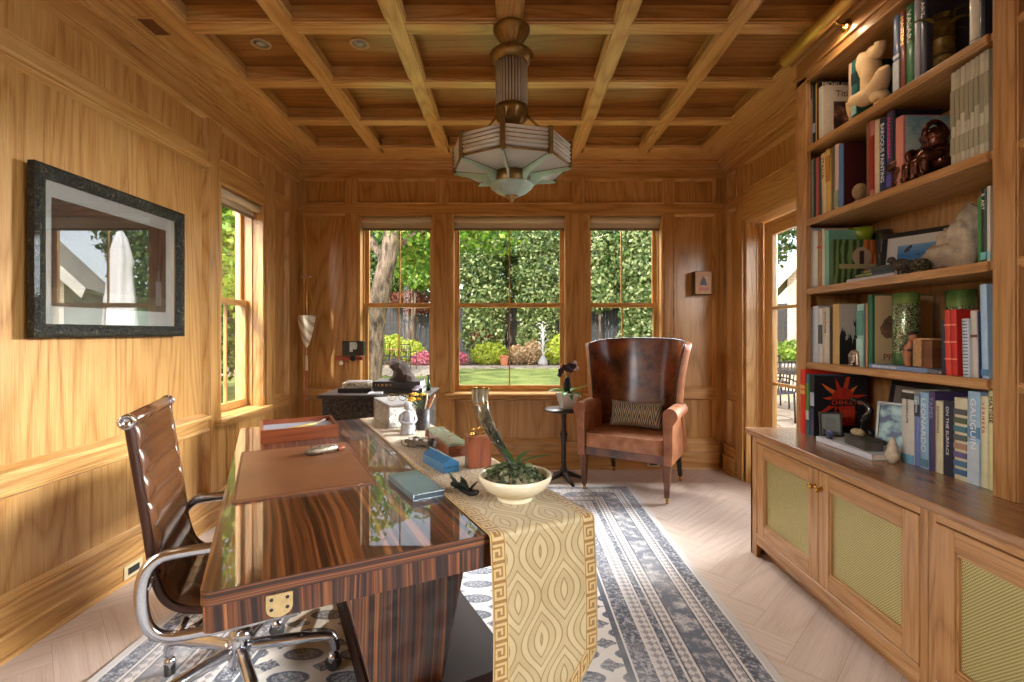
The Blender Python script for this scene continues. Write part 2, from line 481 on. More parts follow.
# --- back wall
w = Wall(PB, 'B')
WB = [(-1.46, -.74, .72, 2.45), (-.56, .55, .72, 2.45), (.75, 1.475, .72, 2.45)]
backing(w, XL-.25, XR+.25, -.02, 3.1, WB)
up = [(-1.99, -1.58), (-1.475, -.70), (-.60, .615), (.705, 1.48), (1.575, 1.98)]
for a, b in up: w.panel(a, b, 2.546, 2.79)
e = [XL]+[q for p in up for q in p]+[XR]
for i in range(0, len(e), 2): w.bd(e[i], e[i+1], 2.546, 2.79, -.036, 0, 'z')
w.bd(XL, XR, 2.79, 2.94, -.036, 0, 's'); w.bd(XL, XR, 2.45, 2.546, -.036, 0, 's')
for a, b in ((-1.99, -1.58), (1.575, 1.98)):
    w.panel(a, b, .76, 2.45); w.panel(a, b, .26, .675)
    w.bd(a, b, .675, .76, -.036, 0, 's')
for a, b in ((XL, -1.99), (-1.58, -1.46), (-.74, -.56), (.55, .75), (1.475, 1.575), (1.98, XR)):
    w.bd(a, b, .26, 2.45, -.036, 0, 'z')
for a, b in ((-1.55, -1.475), (1.485, 1.56)): w.bd(a, b, .70, 2.45, 0, .012, 'z')
for a, b in ((-.715, -.585), (.585, .715)): w.bd(a, b, .73, 2.45, 0, .008, 'z')
for a, b in ((-1.46, -.74), (-.56, .55), (.75, 1.475)):
    w.panel(a+.02, b-.02, .26, .66, m=.012); w.bd(a, b, .66, .72, -.036, 0, 's')
    w.bd(a, a+.02, .26, .66, -.036, 0, 'z'); w.bd(b-.02, b, .26, .66, -.036, 0, 'z')
wallmesh('wall_back', w)
# --- right wall, with the glazed door's opening
w = Wall(PR, 'R')
DR = (3.0, 4.22, -.02, 2.28)
WQ = (-1.6, .2, .70, 2.45)                       # unseen window added behind the camera to admit fill light
backing(w, YF-.2, YB+.22, -.02, 3.1, [DR, WQ])
for c, d in ((.26, .675), (.76, 2.45), (2.546, 2.79)): w.panel(4.37, 4.55, c, d, m=.012)
w.panel(2.9, 4.24, 2.546, 2.79)
w.bd(2.9, 4.24, 2.40, 2.50, 0, .016, 's', 1)
w.bd(4.22, 4.37, .26, 2.79, -.036, 0, 'z'); w.bd(4.235, 4.345, .0, 2.40, 0, .022, 'z')
w.bd(4.55, YB, .26, 2.79, -.036, 0, 'z'); w.bd(4.37, 4.55, .675, .76, -.036, 0, 's'); w.bd(4.37, 4.55, 2.45, 2.546, -.036, 0, 's')
w.bd(2.9, 4.22, 2.28, 2.546, -.036, 0, 's'); w.bd(2.9, 4.235, 2.29, 2.40, 0, .022, 's'); w.bd(2.9, 3.0, .0, 2.29, -.036, .02, 'z')
w.bd(YF, YB, 2.79, 2.94, -.036, 0, 's'); w.bd(.2, 2.9, 0, 2.79, -.036, 0, 'z'); w.bd(YF, -1.6, 0, 2.79, -.036, 0, 'z'); w.bd(-1.6, .2, 0, .7, -.036, 0, 's'); w.bd(-1.6, .2, 2.45, 2.79, -.036, 0, 's')
wallmesh('wall_right', w)
# --- front wall behind the camera
w = Wall(PF, 'F')
backing(w, XL, XR, -.02, 3.1, [], -.2, 0)
wallmesh('wall_front', w)
# --- baseboards, crown
def base(name, P, side, runs, top, mid):
    w = Wall(P, side)
    for a, b in runs:
        w.bd(a, b, mid, top, -.02, .028, 's'); w.bd(a, b, top-.012, top, .028, .036, 's', 1)
        w.bd(a, b, 0, mid, -.02, .04, 's'); w.bd(a, b, mid-.014, mid, .04, .052, 's', 1)
        w.bd(a, b, 0, .018, .04, .056, 's', 1)
    return struct(w.mb.build(name, [OAK, OAKT], bevel=.003, seg=2))
base('baseboard_left', PL, 'L', [(YF, YB-.06)], .21, .105)
base('baseboard_back', PB, 'B', [(XL+.06, XR-.06)], .26, .158)
base('baseboard_right', PR, 'R', [(4.36, YB-.06)], .26, .158)
def crown(name, P, side, s0, s1, zb=2.865, zt=2.935):
    w = Wall(P, side)
    prof = [(0, zb-.012, .014), (1, zb+.004, .034), (2, zb+.014, .040), (3, zb+.026, .066), (4, zb+.036, .072), (5, zb+.050, .094)]
    for i, z, n in prof: w.bd(s0, s1, z, zt, -.02, n, 's', 1 if i % 2 else 0)
    return struct(w.mb.build(name, [OAK, OAKT], bevel=.004, seg=2))
crown('trim_1', PL, 'L', YF, YB); crown('trim_2', PB, 'B', XL+.06, XR-.06); crown('trim_3', PR, 'R', 2.9, YB)
# --- ceiling: soffit, coffer pans and the beam grid
mb = MB()
cx = [-1.76, -1.19, -.595, 0, .595, 1.19, 1.76]
cy = [4.285, 3.722, 3.150, 2.571, 1.996, 1.42, .846, .27, -.30, -.88, -1.45]
ZP = 3.02
x0, x1, y0, y1 = cx[0], cx[-1], cy[-1], cy[0]
for i in range(6):
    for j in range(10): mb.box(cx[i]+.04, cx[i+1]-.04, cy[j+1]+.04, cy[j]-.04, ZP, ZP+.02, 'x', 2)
bw = .042
def beamx(y, xa, xb, w=bw): mb.box(xa, xb, y-w, y+w, ZC, ZP+.02, 'x')
for y in cy[1:-1]:
    for i in range(6): beamx(y, cx[i]+(.06 if i in (0,) else (.055 if i == 3 else bw)), cx[i+1]-(.06 if i == 5 else (.055 if i == 2 else bw)), bw)
for i, x in enumerate(cx):
    hw = .06 if i in (0, 6) else (.055 if i == 3 else bw)
    mb.box(x-hw, x+hw, cy[-1]-.06, cy[0]+.055, ZC, ZP+.02, 'y')
for y in (cy[0], cy[-1]):
    for i in range(6): mb.box(cx[i]+.06, cx[i+1]-.042, y-.055, y+.055, ZC, ZP+.02, 'x')
for i in range(6):                                # bead stepped round every coffer
    a = cx[i]+(.06 if i == 0 else (.055 if i == 3 else bw)); b = cx[i+1]-(.06 if i == 5 else (.055 if i == 2 else bw))
    for j in range(10):
        c = cy[j+1]+(.055 if j == 9 else bw); d = cy[j]-(.055 if j == 0 else bw)
        for k, (o, zz) in enumerate(((.010, .014), (.018, .026))):
            z0 = ZC+.004+(.012 if k else 0); z1 = ZC+zz
            mb.box(a, b, c, c+o, z0, z1, 'x', 1); mb.box(a, b, d-o, d, z0, z1, 'x', 1)
            mb.box(a, a+o, c+o, d-o, z0, z1, 'y', 1); mb.box(b-o, b, c+o, d-o, z0, z1, 'y', 1)
zs = ZC+.014                                       # plain soffit round the edge
mb.box(XL, x0-.06, YF, YB, zs, zs+.03, 'y'); mb.box(x1+.06, XR, YF, YB, zs, zs+.03, 'y')
mb.box(x0-.06, x1+.06, y1+.055, YB, zs, zs+.03, 'x'); mb.box(x0-.06, x1+.06, YF, y0-.055, zs, zs+.03, 'x')
mb.box(x0-.078, x0-.06, YF, y1+.055, ZC+.002, zs, 'y', 1); mb.box(x1+.06, x1+.078, YF, y1+.055, ZC+.002, zs, 'y', 1)
mb.box(x0-.078, x1+.078, y1+.055, y1+.073, ZC+.002, zs, 'x', 1)
mb.box(XL-.3, XR+.3, YF-.3, YB+.3, 3.08, 3.3, 'x')
struct(mb.build('ceiling', [OAKT, OAKT, OAK_SHADE], bevel=.002, seg=1))  # beams in lighter oak, pans in the shaded copy, to deepen recess contrast
# --- herringbone floor
def floor():
    W, L = .17, .85
    bm = bmesh.new(); uvl = bm.loops.layers.uv.new('UVMap')
    n = 5
    c45 = cos(pi/4)
    def add(x, y, horiz):
        g = .0008
        w, h = (L, W) if horiz else (W, L)
        pts = [(x+g, y+g), (x+w-g, y+g), (x+w-g, y+h-g), (x+g, y+h-g)]
        wp = [((p[0]-p[1])*c45, (p[0]+p[1])*c45+1.3) for p in pts]
        if max(p[0] for p in wp) < XL-.05 or min(p[0] for p in wp) > XR+.05 or max(p[1] for p in wp) < YF-.05 or min(p[1] for p in wp) > YB+.05: return
        vs = [bm.verts.new((p[0], p[1], 0)) for p in wp]
        f = bm.faces.new(vs)
        o = (rng.uniform(0, 60), rng.uniform(0, 60))
        for lp, p in zip(f.loops, pts):
            a, b = p[0]-x, p[1]-y
            lp[uvl].uv = (a+o[0], b+o[1]) if horiz else (b+o[0], a+o[1])
    # unit: step (W, W) along the diagonal, columns repeat every 2L... classic n:1 herringbone lattice
    for i in range(-60, 61):
        for j in range(-16, 17):
            bx = i*W+j*L; by = i*W-j*L
            add(bx, by, True)
            add(bx+L, by-L+W, False) if False else add(bx-W, by, False)
    for co, no in (((XL-.02,0,0),(-1,0,0)), ((XR+.02,0,0),(1,0,0)), ((0,YB+.02,0),(0,1,0)), ((0,YF,0),(0,-1,0))):
        bmesh.ops.bisect_plane(bm, geom=bm.verts[:]+bm.edges[:]+bm.faces[:], plane_co=co, plane_no=no, clear_outer=True)
    b0 = [bm.verts.new(p) for p in ((XL-.2, YF-.2, -.004), (XR+.2, YF-.2, -.004), (XR+.2, YB+.2, -.004), (XL-.2, YB+.2, -.004))]
    f = bm.faces.new(b0); f.material_index = 1
    me = bpy.data.meshes.new('floor'); bm.to_mesh(me); bm.free()
    me.materials.append(OAKF); me.materials.append(plain('floor_joint', srgb(158, 136, 120), .7))
    o = bpy.data.objects.new('floor', me); COL.objects.link(o); struct(o)
floor()
# --- windows
def window(name, P, side, s0, s1, z0, z1, zm, depth=.15, sillout=.05, horns=.06, mw=.012, sw=.034, glass=True, flip=1):
    ax = 'y' if side in 'LR' else 'x'
    root = bpy.data.objects.new(name, None); COL.objects.link(root); struct(root)
    def part(nm, boards, mat, bev=.002):
        w = Wall(P, side)
        for b in boards: w.bd(*b)
        return w.mb.build(nm, mat, root, bevel=bev, seg=1)
    fr = []
    fr += [(s0, s0+.018, z0, z1, -.23, 0, 'z'), (s1-.018, s1, z0, z1, -.23, 0, 'z'), (s0, s1, z1-.018, z1, -.23, 0, 's'), (s0, s1, z0-.03, z0+.004, -.24, -.0, 's')]
    for a, b in ((s0+.018, s0+.030), (s1-.030, s1-.018)): fr.append((a, b, z0, z1, -.10, -.085, 'z'))
    part('frame', fr, OAKT)
    part('sill', [(s0-horns, s1+horns, z0-.028, z0, -.0, sillout, 's'), (s0-horns+.01, s1+horns-.01, z0-.05, z0-.028, 0, sillout-.02, 's')], OAKT, .006)
    a, b = s0+.022, s1-.022
    def sash(nm, za, zb, n0, n1, bot, top):
        o = part(nm, [(a, a+sw, za, zb, n0, n1, 'z'), (b-sw, b, za, zb, n0, n1, 'z'), (a+sw, b-sw, za, za+bot, n0, n1, 's'), (a+sw, b-sw, zb-top, zb, n0, n1, 's'),
                      ((a+b)/2-mw/2, (a+b)/2+mw/2, za+bot, zb-top, n0+.005, n1-.005, 'z')], OAKT)
        if glass:
            w = Wall(P, side); nm_ = (n0+n1)/2
            w.bd(a+sw-.004, b-sw+.004, za+bot-.004, zb-top+.004, nm_-.002, nm_+.002)
            g = w.mb.build('pane', GLASS, o)
        return o
    sash('upper_sash', zm-.022, z1-.02, -.20, -.165, .044, .05)
    sash('lower_sash', z0+.004, zm+.022, -.16, -.125, .06, .044)
    return root
window('window_1', PL, 'L', *WL, 1.545, depth=.15)
for i, q in enumerate(WB): window('window_%d' % (i+2), PB, 'B', *q, 1.575)
window('window_5', PL, 'L', *WS, 1.545)  # assumed window, out of view; opening for sun and the rear left fill
window('window_6', PR, 'R', *WQ, 1.545)  # added, out of view; an opening for the right-hand fill
# --- glazed door on the right
dr = bpy.data.objects.new('door_1', None); COL.objects.link(dr); struct(dr)
w = Wall(PR, 'R')
w.bd(3.0, 3.02, 0, 2.28, -.22, 0, 'z'); w.bd(4.2, 4.22, 0, 2.28, -.22, 0, 'z'); w.bd(3.0, 4.22, 2.26, 2.28, -.22, 0, 's')
w.bd(4.185, 4.2, 0, 2.26, -.145, -.13, 'z'); w.bd(4.19, 4.2, 0, 2.26, -.10, -.085, 'z'); w.bd(3.0, 4.22, -.03, .012, -.24, -.02, 's')
w.mb.build('frame', OAKT, dr, bevel=.002, seg=1)
w = Wall(PR, 'R')
w.bd(4.055, 4.185, .012, 2.25, -.19, -.147, 'z'); w.bd(3.03, 3.15, .012, 2.25, -.19, -.147, 'z')
w.bd(3.15, 4.055, 2.13, 2.25, -.19, -.147, 's'); w.bd(3.15, 4.055, .012, .26, -.19, -.147, 's')
for z in (.875, 1.51): w.bd(3.15, 4.055, z-.012, z+.012, -.185, -.152, 's')
w.mb.build('door_leaf', OAKT, dr, bevel=.003, seg=1)
w = Wall(PR, 'R'); w.bd(3.146, 4.059, .256, 2.134, -.171, -.167); w.mb.build('pane', GLASS, dr)
# --- roller blinds
FABRIC = plain('blind_fabric', srgb(196, 180, 152), .85, var=.06, vscale=200)
def blind(P, side, s0, s1, z, label, drop=.075):
    root = thing('roller_blind', label, 'blind', P((s0+s1)/2, z, -.05), group='roller blinds')
    L = root.location
    def loc(s, zz, n): p = P(s, zz, n); return (p[0]-L.x, p[1]-L.y, p[2]-L.z)
    mb = MB(); mb.tube([loc(s0+.012, z, -.045), loc(s1-.012, z, -.045)], .030, 16); mb.build('roll', FABRIC, root)
    for s, e in ((s0+.001, s0+.012), (s1-.012, s1-.001)):
        mb = MB(); mb.tube([loc(s, z, -.045), loc(e, z, -.045)], .034, 12); mb.build('bracket', IRON, root)
    a = loc(s0+.02, z-drop, -.076); b = loc(s1-.02, z, -.074)
    mb = MB(); mb.box(a[0], b[0], a[1], b[1], a[2], b[2]); mb.build('fabric_sheet', FABRIC, root)
    a = loc(s0+.018, z-drop-.022, -.082); b = loc(s1-.018, z-drop, -.068)
    mb = MB(); mb.box(a[0], b[0], a[1], b[1], a[2], b[2]); mb.build('hem_bar', plain('hem_bar', srgb(120, 104, 80), .5), root, bevel=.003)
blind(PL, 'L', WL[0], WL[1], 2.318, 'cream roller blind rolled up over the side window on the left wall', .06)
for q, s in zip(WB, ('cream roller blind over the garden window nearest the pole and woven cone', 'wide cream roller blind over the middle garden window behind the ceiling lamp', 'cream roller blind over the garden window behind the leather wing chair')):
    blind(PB, 'B', q[0], q[1], 2.398, s)
# ---------------------------------------------------------------- desk, runner, rug, office chair
DA = (-.643, .997); DROT = R(27)
def DW(s, t): return (DA[0]+s*cos(DROT)-t*sin(DROT), DA[1]+s*sin(DROT)+t*cos(DROT))
desk = thing('writing_desk', 'large glossy striped ebony writing desk with tapered pedestals in the middle of the room', 'desk', (*DA, 0), DROT)
DT = .76
mb = MB(); mb.prism(rrect(0, 1.0, 0, 1.95, .022), DT-.032, DT, g='y'); mb.mi[2:] = [1]*(len(mb.mi)-2); mb.build('desk_top', [EBONY, EBONYD], desk, bevel=.004, seg=2)
mb = MB(); mb.prism(rrect(.004, .996, .004, 1.946, .02), DT-.090, DT-.034); mb.build('apron', EBONYV, desk, bevel=.003)
for t0, t1 in ((.36, .66), (1.30, 1.60)):
    mb = MB()
    mb.hexa([(.435, t0+.02, .12), (.66, t0+.02, .12), (.66, t1-.02, .12), (.435, t1-.02, .12), (.30, t0-.06, DT-.090), (.74, t0-.06, DT-.090), (.74, t1+.06, DT-.090), (.30, t1+.06, DT-.090)], 'z')
    mb.build('pedestal', EBONYV, desk, bevel=.006)
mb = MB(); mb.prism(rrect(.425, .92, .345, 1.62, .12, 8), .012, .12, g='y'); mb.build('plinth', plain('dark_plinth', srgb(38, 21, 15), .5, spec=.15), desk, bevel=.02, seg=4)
mb = MB()
pl = [(-.027, .024), (-.027, -.006)]+[(.027*cos(a), -.006-.021*sin(a)) for a in [pi-k*pi/8 for k in range(1, 8)]]+[(.027, -.006), (.027, .024)]
mb.prism(pl, 0, .004, M=T(.150, .004, DT-.0605) @ RX(pi/2)); bp = mb.build('brass_plate', plain('pale_brass_plate', srgb(206, 178, 126), .4, .7, var=.15, vscale=60), desk, bevel=.0008)
for x, z in ((-.016, .014), (.016, .014), (-.016, -.008), (.016, -.008)):
    mb = MB(); mb.lathe([(.0042, 0), (.003, .0015), (.0, .0018)], 10, M=T(.150+x, -.0002, DT-.0605+z) @ RX(pi/2)); mb.build('screw', IRON, bp)
# --- table runner
RW, RB, RLT, RDROP, RTIP, RR_ = .338, .044, 1.948, .385, .61, .010
def runner_mat():
    g = G('runner_weave'); x, v, _ = g.sep(g.coord('UV'))
    La = RLT+RR_*pi/2+RDROP; k = (RTIP-RDROP)/(RW/2); ca = cos(math.atan(k))
    dx = RW/2-(x-RW/2).abs()
    sl = (dx*k+La-v)*ca
    d = dx.min(sl)
    kv = g.math('MULTIPLY_ADD', sl < dx, dx/ca-v, v)
    # ogee field
    xx = x/.150; yy = v/.245
    f = (yy*2*pi).sin()*.9+((xx.fract()-.5).abs()*4-1.0)
    q = (f*1.75+.32)
    line = ((q.fract()-.5).abs()) < .10
    alt = ((q+.5).floor()*.5).fract() > .25
    we = g.noise(g.mapping(g.coord('UV'), (700, 160, 1)), 1, 2, .6)
    tone = g.ramp(g.noise(g.coord('UV'), 5, 3, .6), [(.3, srgb(160, 136, 94)), (.7, srgb(180, 158, 116))])
    tone = g.mix(alt*.35, tone, srgb(194, 174, 132))
    field = g.mix(line*.85, tone, srgb(122, 98, 48))
    # greek key border
    X_ = d/RB; y = (kv/.052).fract()
    def rc(x0, x1, y0, y1): return X_.band(x0, x1)*y.band(y0, y1)
    m = rc(.12, .88, .0, .13)
    for r in ((.75, .88, .0, .80), (.12, .88, .68, .82), (.12, .26, .24, .82), (.24, .62, .24, .37), (.49, .62, .34, .58)): m = m.max(rc(*r))
    m = m.max(X_ < .06).max(X_ > .95)
    bord = g.mix(m*.9, srgb(134, 94, 42), srgb(190, 162, 108))
    col = g.mix(d < RB, field, bord)
    col = g.mix(((we-.5)*2).clamp()*.22, col, srgb(216, 202, 168))
    return g.bsdf(col, .55, 0, g.bump(we, .25, .002), .4, sheen=.2)
def runner():
    root = thing('table_runner', 'beige and gold table runner with ogee pattern hanging over the near end of desk', 'table runner', (*DW(.652, 1.94), DT), DROT)
    W, LT, r = RW, RLT, RR_
    L0 = LT+r*pi/2
    def pos(x, L):
        if L <= LT: return (x, -L, .0035)
        q = L-LT; a = q/r
        if a < pi/2: return (x, -LT-(r+.0035)*sin(a), -r+(r+.0035)*cos(a))
        d = q-r*pi/2
        return (x+.006*sin(d*6), -LT-r-.0035-.004*min(1, d*4)*(1+sin(x*24+.6))-.004*d, -r-d)
    NX = 24
    rows = [('a', LT*i/26) for i in range(26)]+[('a', LT+r*pi/2*i/6) for i in range(6)]+[('h', i/22) for i in range(23)]
    vs, uv, fs = [], [], []
    for kind, t in rows:
        for i in range(NX+1):
            x = W*i/NX
            L = t if kind == 'a' else L0+t*(RDROP+(RTIP-RDROP)*(1-abs(2*i/NX-1)))
            vs.append(pos(x, L)); uv.append((x, L))
    w_ = NX+1
    for j in range(len(rows)-1):
        for i in range(NX): fs.append(((j+1)*w_+i, (j+1)*w_+i+1, j*w_+i+1, j*w_+i))
    mb = MB(); mb.poly(vs, fs, lambda i: uv[i], 0, True)
    mb.build('cloth', runner_mat(), root, solid=.003)
    return root
runner()
# --- rug
def rugmat():
    g = G('rug_pile'); P = g.coord('Object'); x, y, z = g.sep(P)
    hx, hy = RUGW/2, RUGL/2
    dx = hx-x.abs(); dy = hy-y.abs()
    d = dx.min(dy)
    along = g.math('MULTIPLY_ADD', dx < dy, y-x, x)          # coordinate along the nearer edge
    sp = g.noise(P, 85, 3, .7); sp2 = g.noise(P, 30, 2, .6)
    slate, pale, mid = srgb(74, 79, 92), srgb(214, 207, 202), srgb(128, 128, 134)
    # field of ovals and stars
    def cell(ox, oy):
        a = ((x/.222+ox).fract()-.5)*.222; b = ((y/.135+oy).fract()-.5)*.135
        return a, b
    a, b = cell(.0, .0)
    r = ((a/.080)*(a/.080)+(b/.038)*(b/.038)).sqrt()
    oval = r < 1.0; rim = r.band(.78, .92)
    a2, b2 = cell(.5, .5)
    st = (a2/.052).abs()+(b2/.036).abs()
    star = (st+(sp2-.5)*1.0) < 1.0
    gulc = g.mix((sp-.44)*6.0, slate, srgb(160, 156, 156)); 
    n = g.n[gulc.node.name]; n.clamp_factor = True
    gulc = g.mix(rim, gulc, slate)
    fieldc = g.mix(oval.max(star), g.mix((sp-.5)*.6, srgb(214, 206, 196), srgb(178, 168, 158)), gulc)
    # borders: a stack of stripes measured from the edge
    hat = (((along/.019).pp(1.0)-.5)*2 + ((d/.015).pp(1.0)-.5)*2 + (sp-.5)*2.2)
    hatch = g.mix((hat > .0)*.8, srgb(196, 190, 186), srgb(122, 116, 122))
    dense = g.mix(((g.noise(P, 60, 3, .8)-.47)*7).clamp(), srgb(66, 71, 84), srgb(164, 163, 168))
    blot = g.mix(((g.noise(P, 15, 4, .75)-.46)*5).clamp(), srgb(92, 97, 110), srgb(196, 190, 186))
    col = fieldc
    for lo, hi, c in ((.545, .575, slate), (.46, .545, dense), (.40, .46, hatch), (.355, .40, dense), (.30, .355, hatch), (.17, .30, blot), (.115, .17, hatch), (.035, .115, dense), (-1, .035, srgb(186, 180, 174))):
        col = g.mix(d.band(lo, hi), col, c)
    for L in (.035, .115, .17, .30, .355, .40, .46, .545): col = g.mix(((d-L).abs() < .0045), col, srgb(204, 198, 192))
    for L in (.125, .18, .29, .345): col = g.mix(((d-L).abs() < .003), col, srgb(70, 74, 84))
    wear = g.noise(P, 2.2, 4, .65)
    col = g.mix(((wear-.46)*2.4).clamp()*.62, col, srgb(190, 184, 180))
    return g.bsdf(col, .9, 0, g.bump(sp, .4, .004), .1, sheen=.3)
RUGX0, RUGX1, RUGY0, RUGY1 = -1.57, 1.02, -.35, 4.09
RUGW, RUGL = RUGX1-RUGX0, RUGY1-RUGY0
rug = thing('area_rug', 'grey and cream patterned rug with rows of ovals and striped borders under the desk', 'rug', ((RUGX0+RUGX1)/2, (RUGY0+RUGY1)/2, 0))
mb = MB(); mb.box(-RUGW/2, RUGW/2, -RUGL/2, RUGL/2, .001, .010); mb.build('pile', rugmat(), rug, bevel=.003)
FR = plain('fringe', srgb(214, 206, 194), .9)
mb = MB()
for sgn in (1,):
    for i in range(150):
        x = -RUGW/2+RUGW*(i+.5)/150; q = rng.uniform(-.008, .008); l = rng.uniform(.035, .055)
        mb.tube([(x, sgn*RUGL/2-.004, .006), (x+q*.4, sgn*(RUGL/2+l*.5), .006), (x+q, sgn*(RUGL/2+l), .003)], .0028, 4)
mb.build('fringe', FR, rug)
# --- office chair
def office_chair():
    c = thing('office_chair', 'ribbed brown leather office chair with polished metal arms tucked under desk', 'chair', (-.975, 1.735, .010), R(24))
    # profile in (x forward, z)
    prof = smoothpath([(-.262, 0, 1.02), (-.240, 0, .86), (-.215, 0, .68), (-.200, 0, .56), (-.165, 0, .475), (-.085, 0, .435), (.06, 0, .432), (.20, 0, .455), (.245, 0, .455), (.262, 0, .43)], 8)
    W = .225
    mb = MB(); n = len(prof)
    L = [0]
    for i in range(1, n): L.append(L[-1]+(prof[i]-prof[i-1]).length)
    tot = L[-1]; rib = .082
    import bisect
    def at(l):
        i = min(n-2, max(0, bisect.bisect(L, l)-1)); t = (l-L[i])/(L[i+1]-L[i]); p = prof[i].lerp(prof[i+1], t)
        d = (prof[i+1]-prof[i]).normalized(); return p, Vector((-d.z, 0, d.x))*-1
    NV = 150; NU = 10
    vs, fs = [], []
    for side in (1, -1):
        b = len(vs)
        for j in range(NV+1):
            l = tot*j/NV; p, nn = at(l)
            ph = (l/rib) % 1.0
            puff = .013*(1-abs(2*ph-1)**2.6)
            for i in range(NU+1):
                y = -W+2*W*i/NU
                ed = min(1, (W-abs(y))/.03)
                wr = .004*sin(y*55+l*23)*max(0, 1-abs(l-.62)/.22)
                off = side*(.008+(puff+wr)*ed if side > 0 else .012)
                vs.append(tuple(p-nn*off+Vector((0, y, 0))) if False else tuple(p+nn*off*-1+Vector((0, y, 0))))
        w = NU+1
        for j in range(NV):
            for i in range(NU):
                q = (b+j*w+i, b+j*w+i+1, b+(j+1)*w+i+1, b+(j+1)*w+i)
                fs.append(q if side > 0 else q[::-1])
    # close the rims
    w = NU+1; B = (NV+1)*w
    for j in range(NV):
        for i in (0, NU): fs.append((j*w+i, (j+1)*w+i, B+(j+1)*w+i, B+j*w+i))
    for j in (0, NV):
        for i in range(NU): fs.append((j*w+i, j*w+i+1, B+j*w+i+1, B+j*w+i))
    mb.poly(vs, fs, None, 0, True)
    mb.build('sling', LEATHER, c)
    mb = MB(); mb.tube([(-.264, -W-.012, 1.03), (-.264, W+.012, 1.03)], .020, 14); mb.build('head_roll', LEATHER, c)
    for s in (-1, 1):
        mb = MB(); mb.lathe([(.023, 0), (.023, .012), (.015, .016), (.015, .010), (0, .010)], 16, M=T(-.264, s*(W+.010), 1.03) @ RX(-s*pi/2)); mb.build('end_cap', CHROME, c)
        mb = MB(); rail = [p+Vector((0, s*(W+.008), 0)) for p in prof]
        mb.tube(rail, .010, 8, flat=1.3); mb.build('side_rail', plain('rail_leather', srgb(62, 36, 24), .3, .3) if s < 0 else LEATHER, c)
        y = s*(W+.040)
        loop = smoothpath([(.235, y, .632), (.10, y, .632), (-.13, y, .634), (-.192, y, .620), (-.220, y, .575), (-.224, y, .50), (-.208, y, .43), (-.165, y, .392), (-.08, y, .384), (.10, y, .386), (.20, y, .392)], 6)
        mb = MB(); mb.tube(loop, .012, 10, flat=1.5); mb.build('armrest', CHROME, c)
        for (x, z) in ((-.195, .56), (-.12, .40)):
            mb = MB(); mb.tube([(x, s*(W-.004), z+.012), (x-.02, y, z-.02)], .010, 8); mb.build('bolt', CHROME, c)
    mb = MB()
    for x in (-.10, .16): mb.tube(smoothpath([(x, -W-.03, .390), (x*.6, -.10, .362), (x*.6, .10, .362), (x, W+.03, .390)], 5), .014, 8)
    mb.build('seat_bridge', CHROME, c)
    mb = MB(); mb.lathe([(.0, .33), (.075, .33), (.08, .355), (.05, .372), (0, .372)], 20); mb.tube([(.02, -.03, .335), (.03, -.19, .32)], .008, 8); mb.ball((.032, -.21, .318), (.03, .022, .022)); mb.build('tilt_mechanism', CHROME, c)
    mb = MB(); mb.lathe([(.020, .15), (.020, .34)], 16); mb.lathe([(.032, .095), (.036, .11), (.036, .205), (.026, .225), (0, .226)], 20); mb.build('column', CHROME, c)
    for k in range(5):
        a = R(141-72*k)
        d = Vector((cos(a), sin(a), 0))
        leg = MB(); pts = smoothpath([d*.03+Vector((0, 0, .16)), d*.15+Vector((0, 0, .152)), d*.285+Vector((0, 0, .135)), d*.318+Vector((0, 0, .118)), d*.325+Vector((0, 0, .075))], 5)
        leg.tube(pts, [.021]*8+[.017]*(len(pts)-8), 10); lg = leg.build('leg', CHROME, c)
        side = Vector((-d.y, d.x, 0))
        cb = MB(); ctr = d*.318+Vector((0, 0, .029)); ax = (side*.8+d*.6).normalized()
        M = Matrix.Translation(ctr) @ ax.to_track_quat('Z', 'Y').to_matrix().to_4x4()
        for o in (-.017, .005):
            cb.lathe([(.0, o), (.024, o), (.028, o+.003), (.028, o+.010), (.024, o+.013), (0, o+.013)], 18, M=M)
        cb.build('caster', RUBBER, lg)
        hb = MB(); hb.ball(tuple(ctr+Vector((0, 0, .018))), (.022, .022, .026), 12, 8); hb.tube([ctr+Vector((0, 0, .03)), ctr+Vector((0, 0, .052))], .010, 8); hb.build('caster_hood', CHROME, lg)
office_chair()
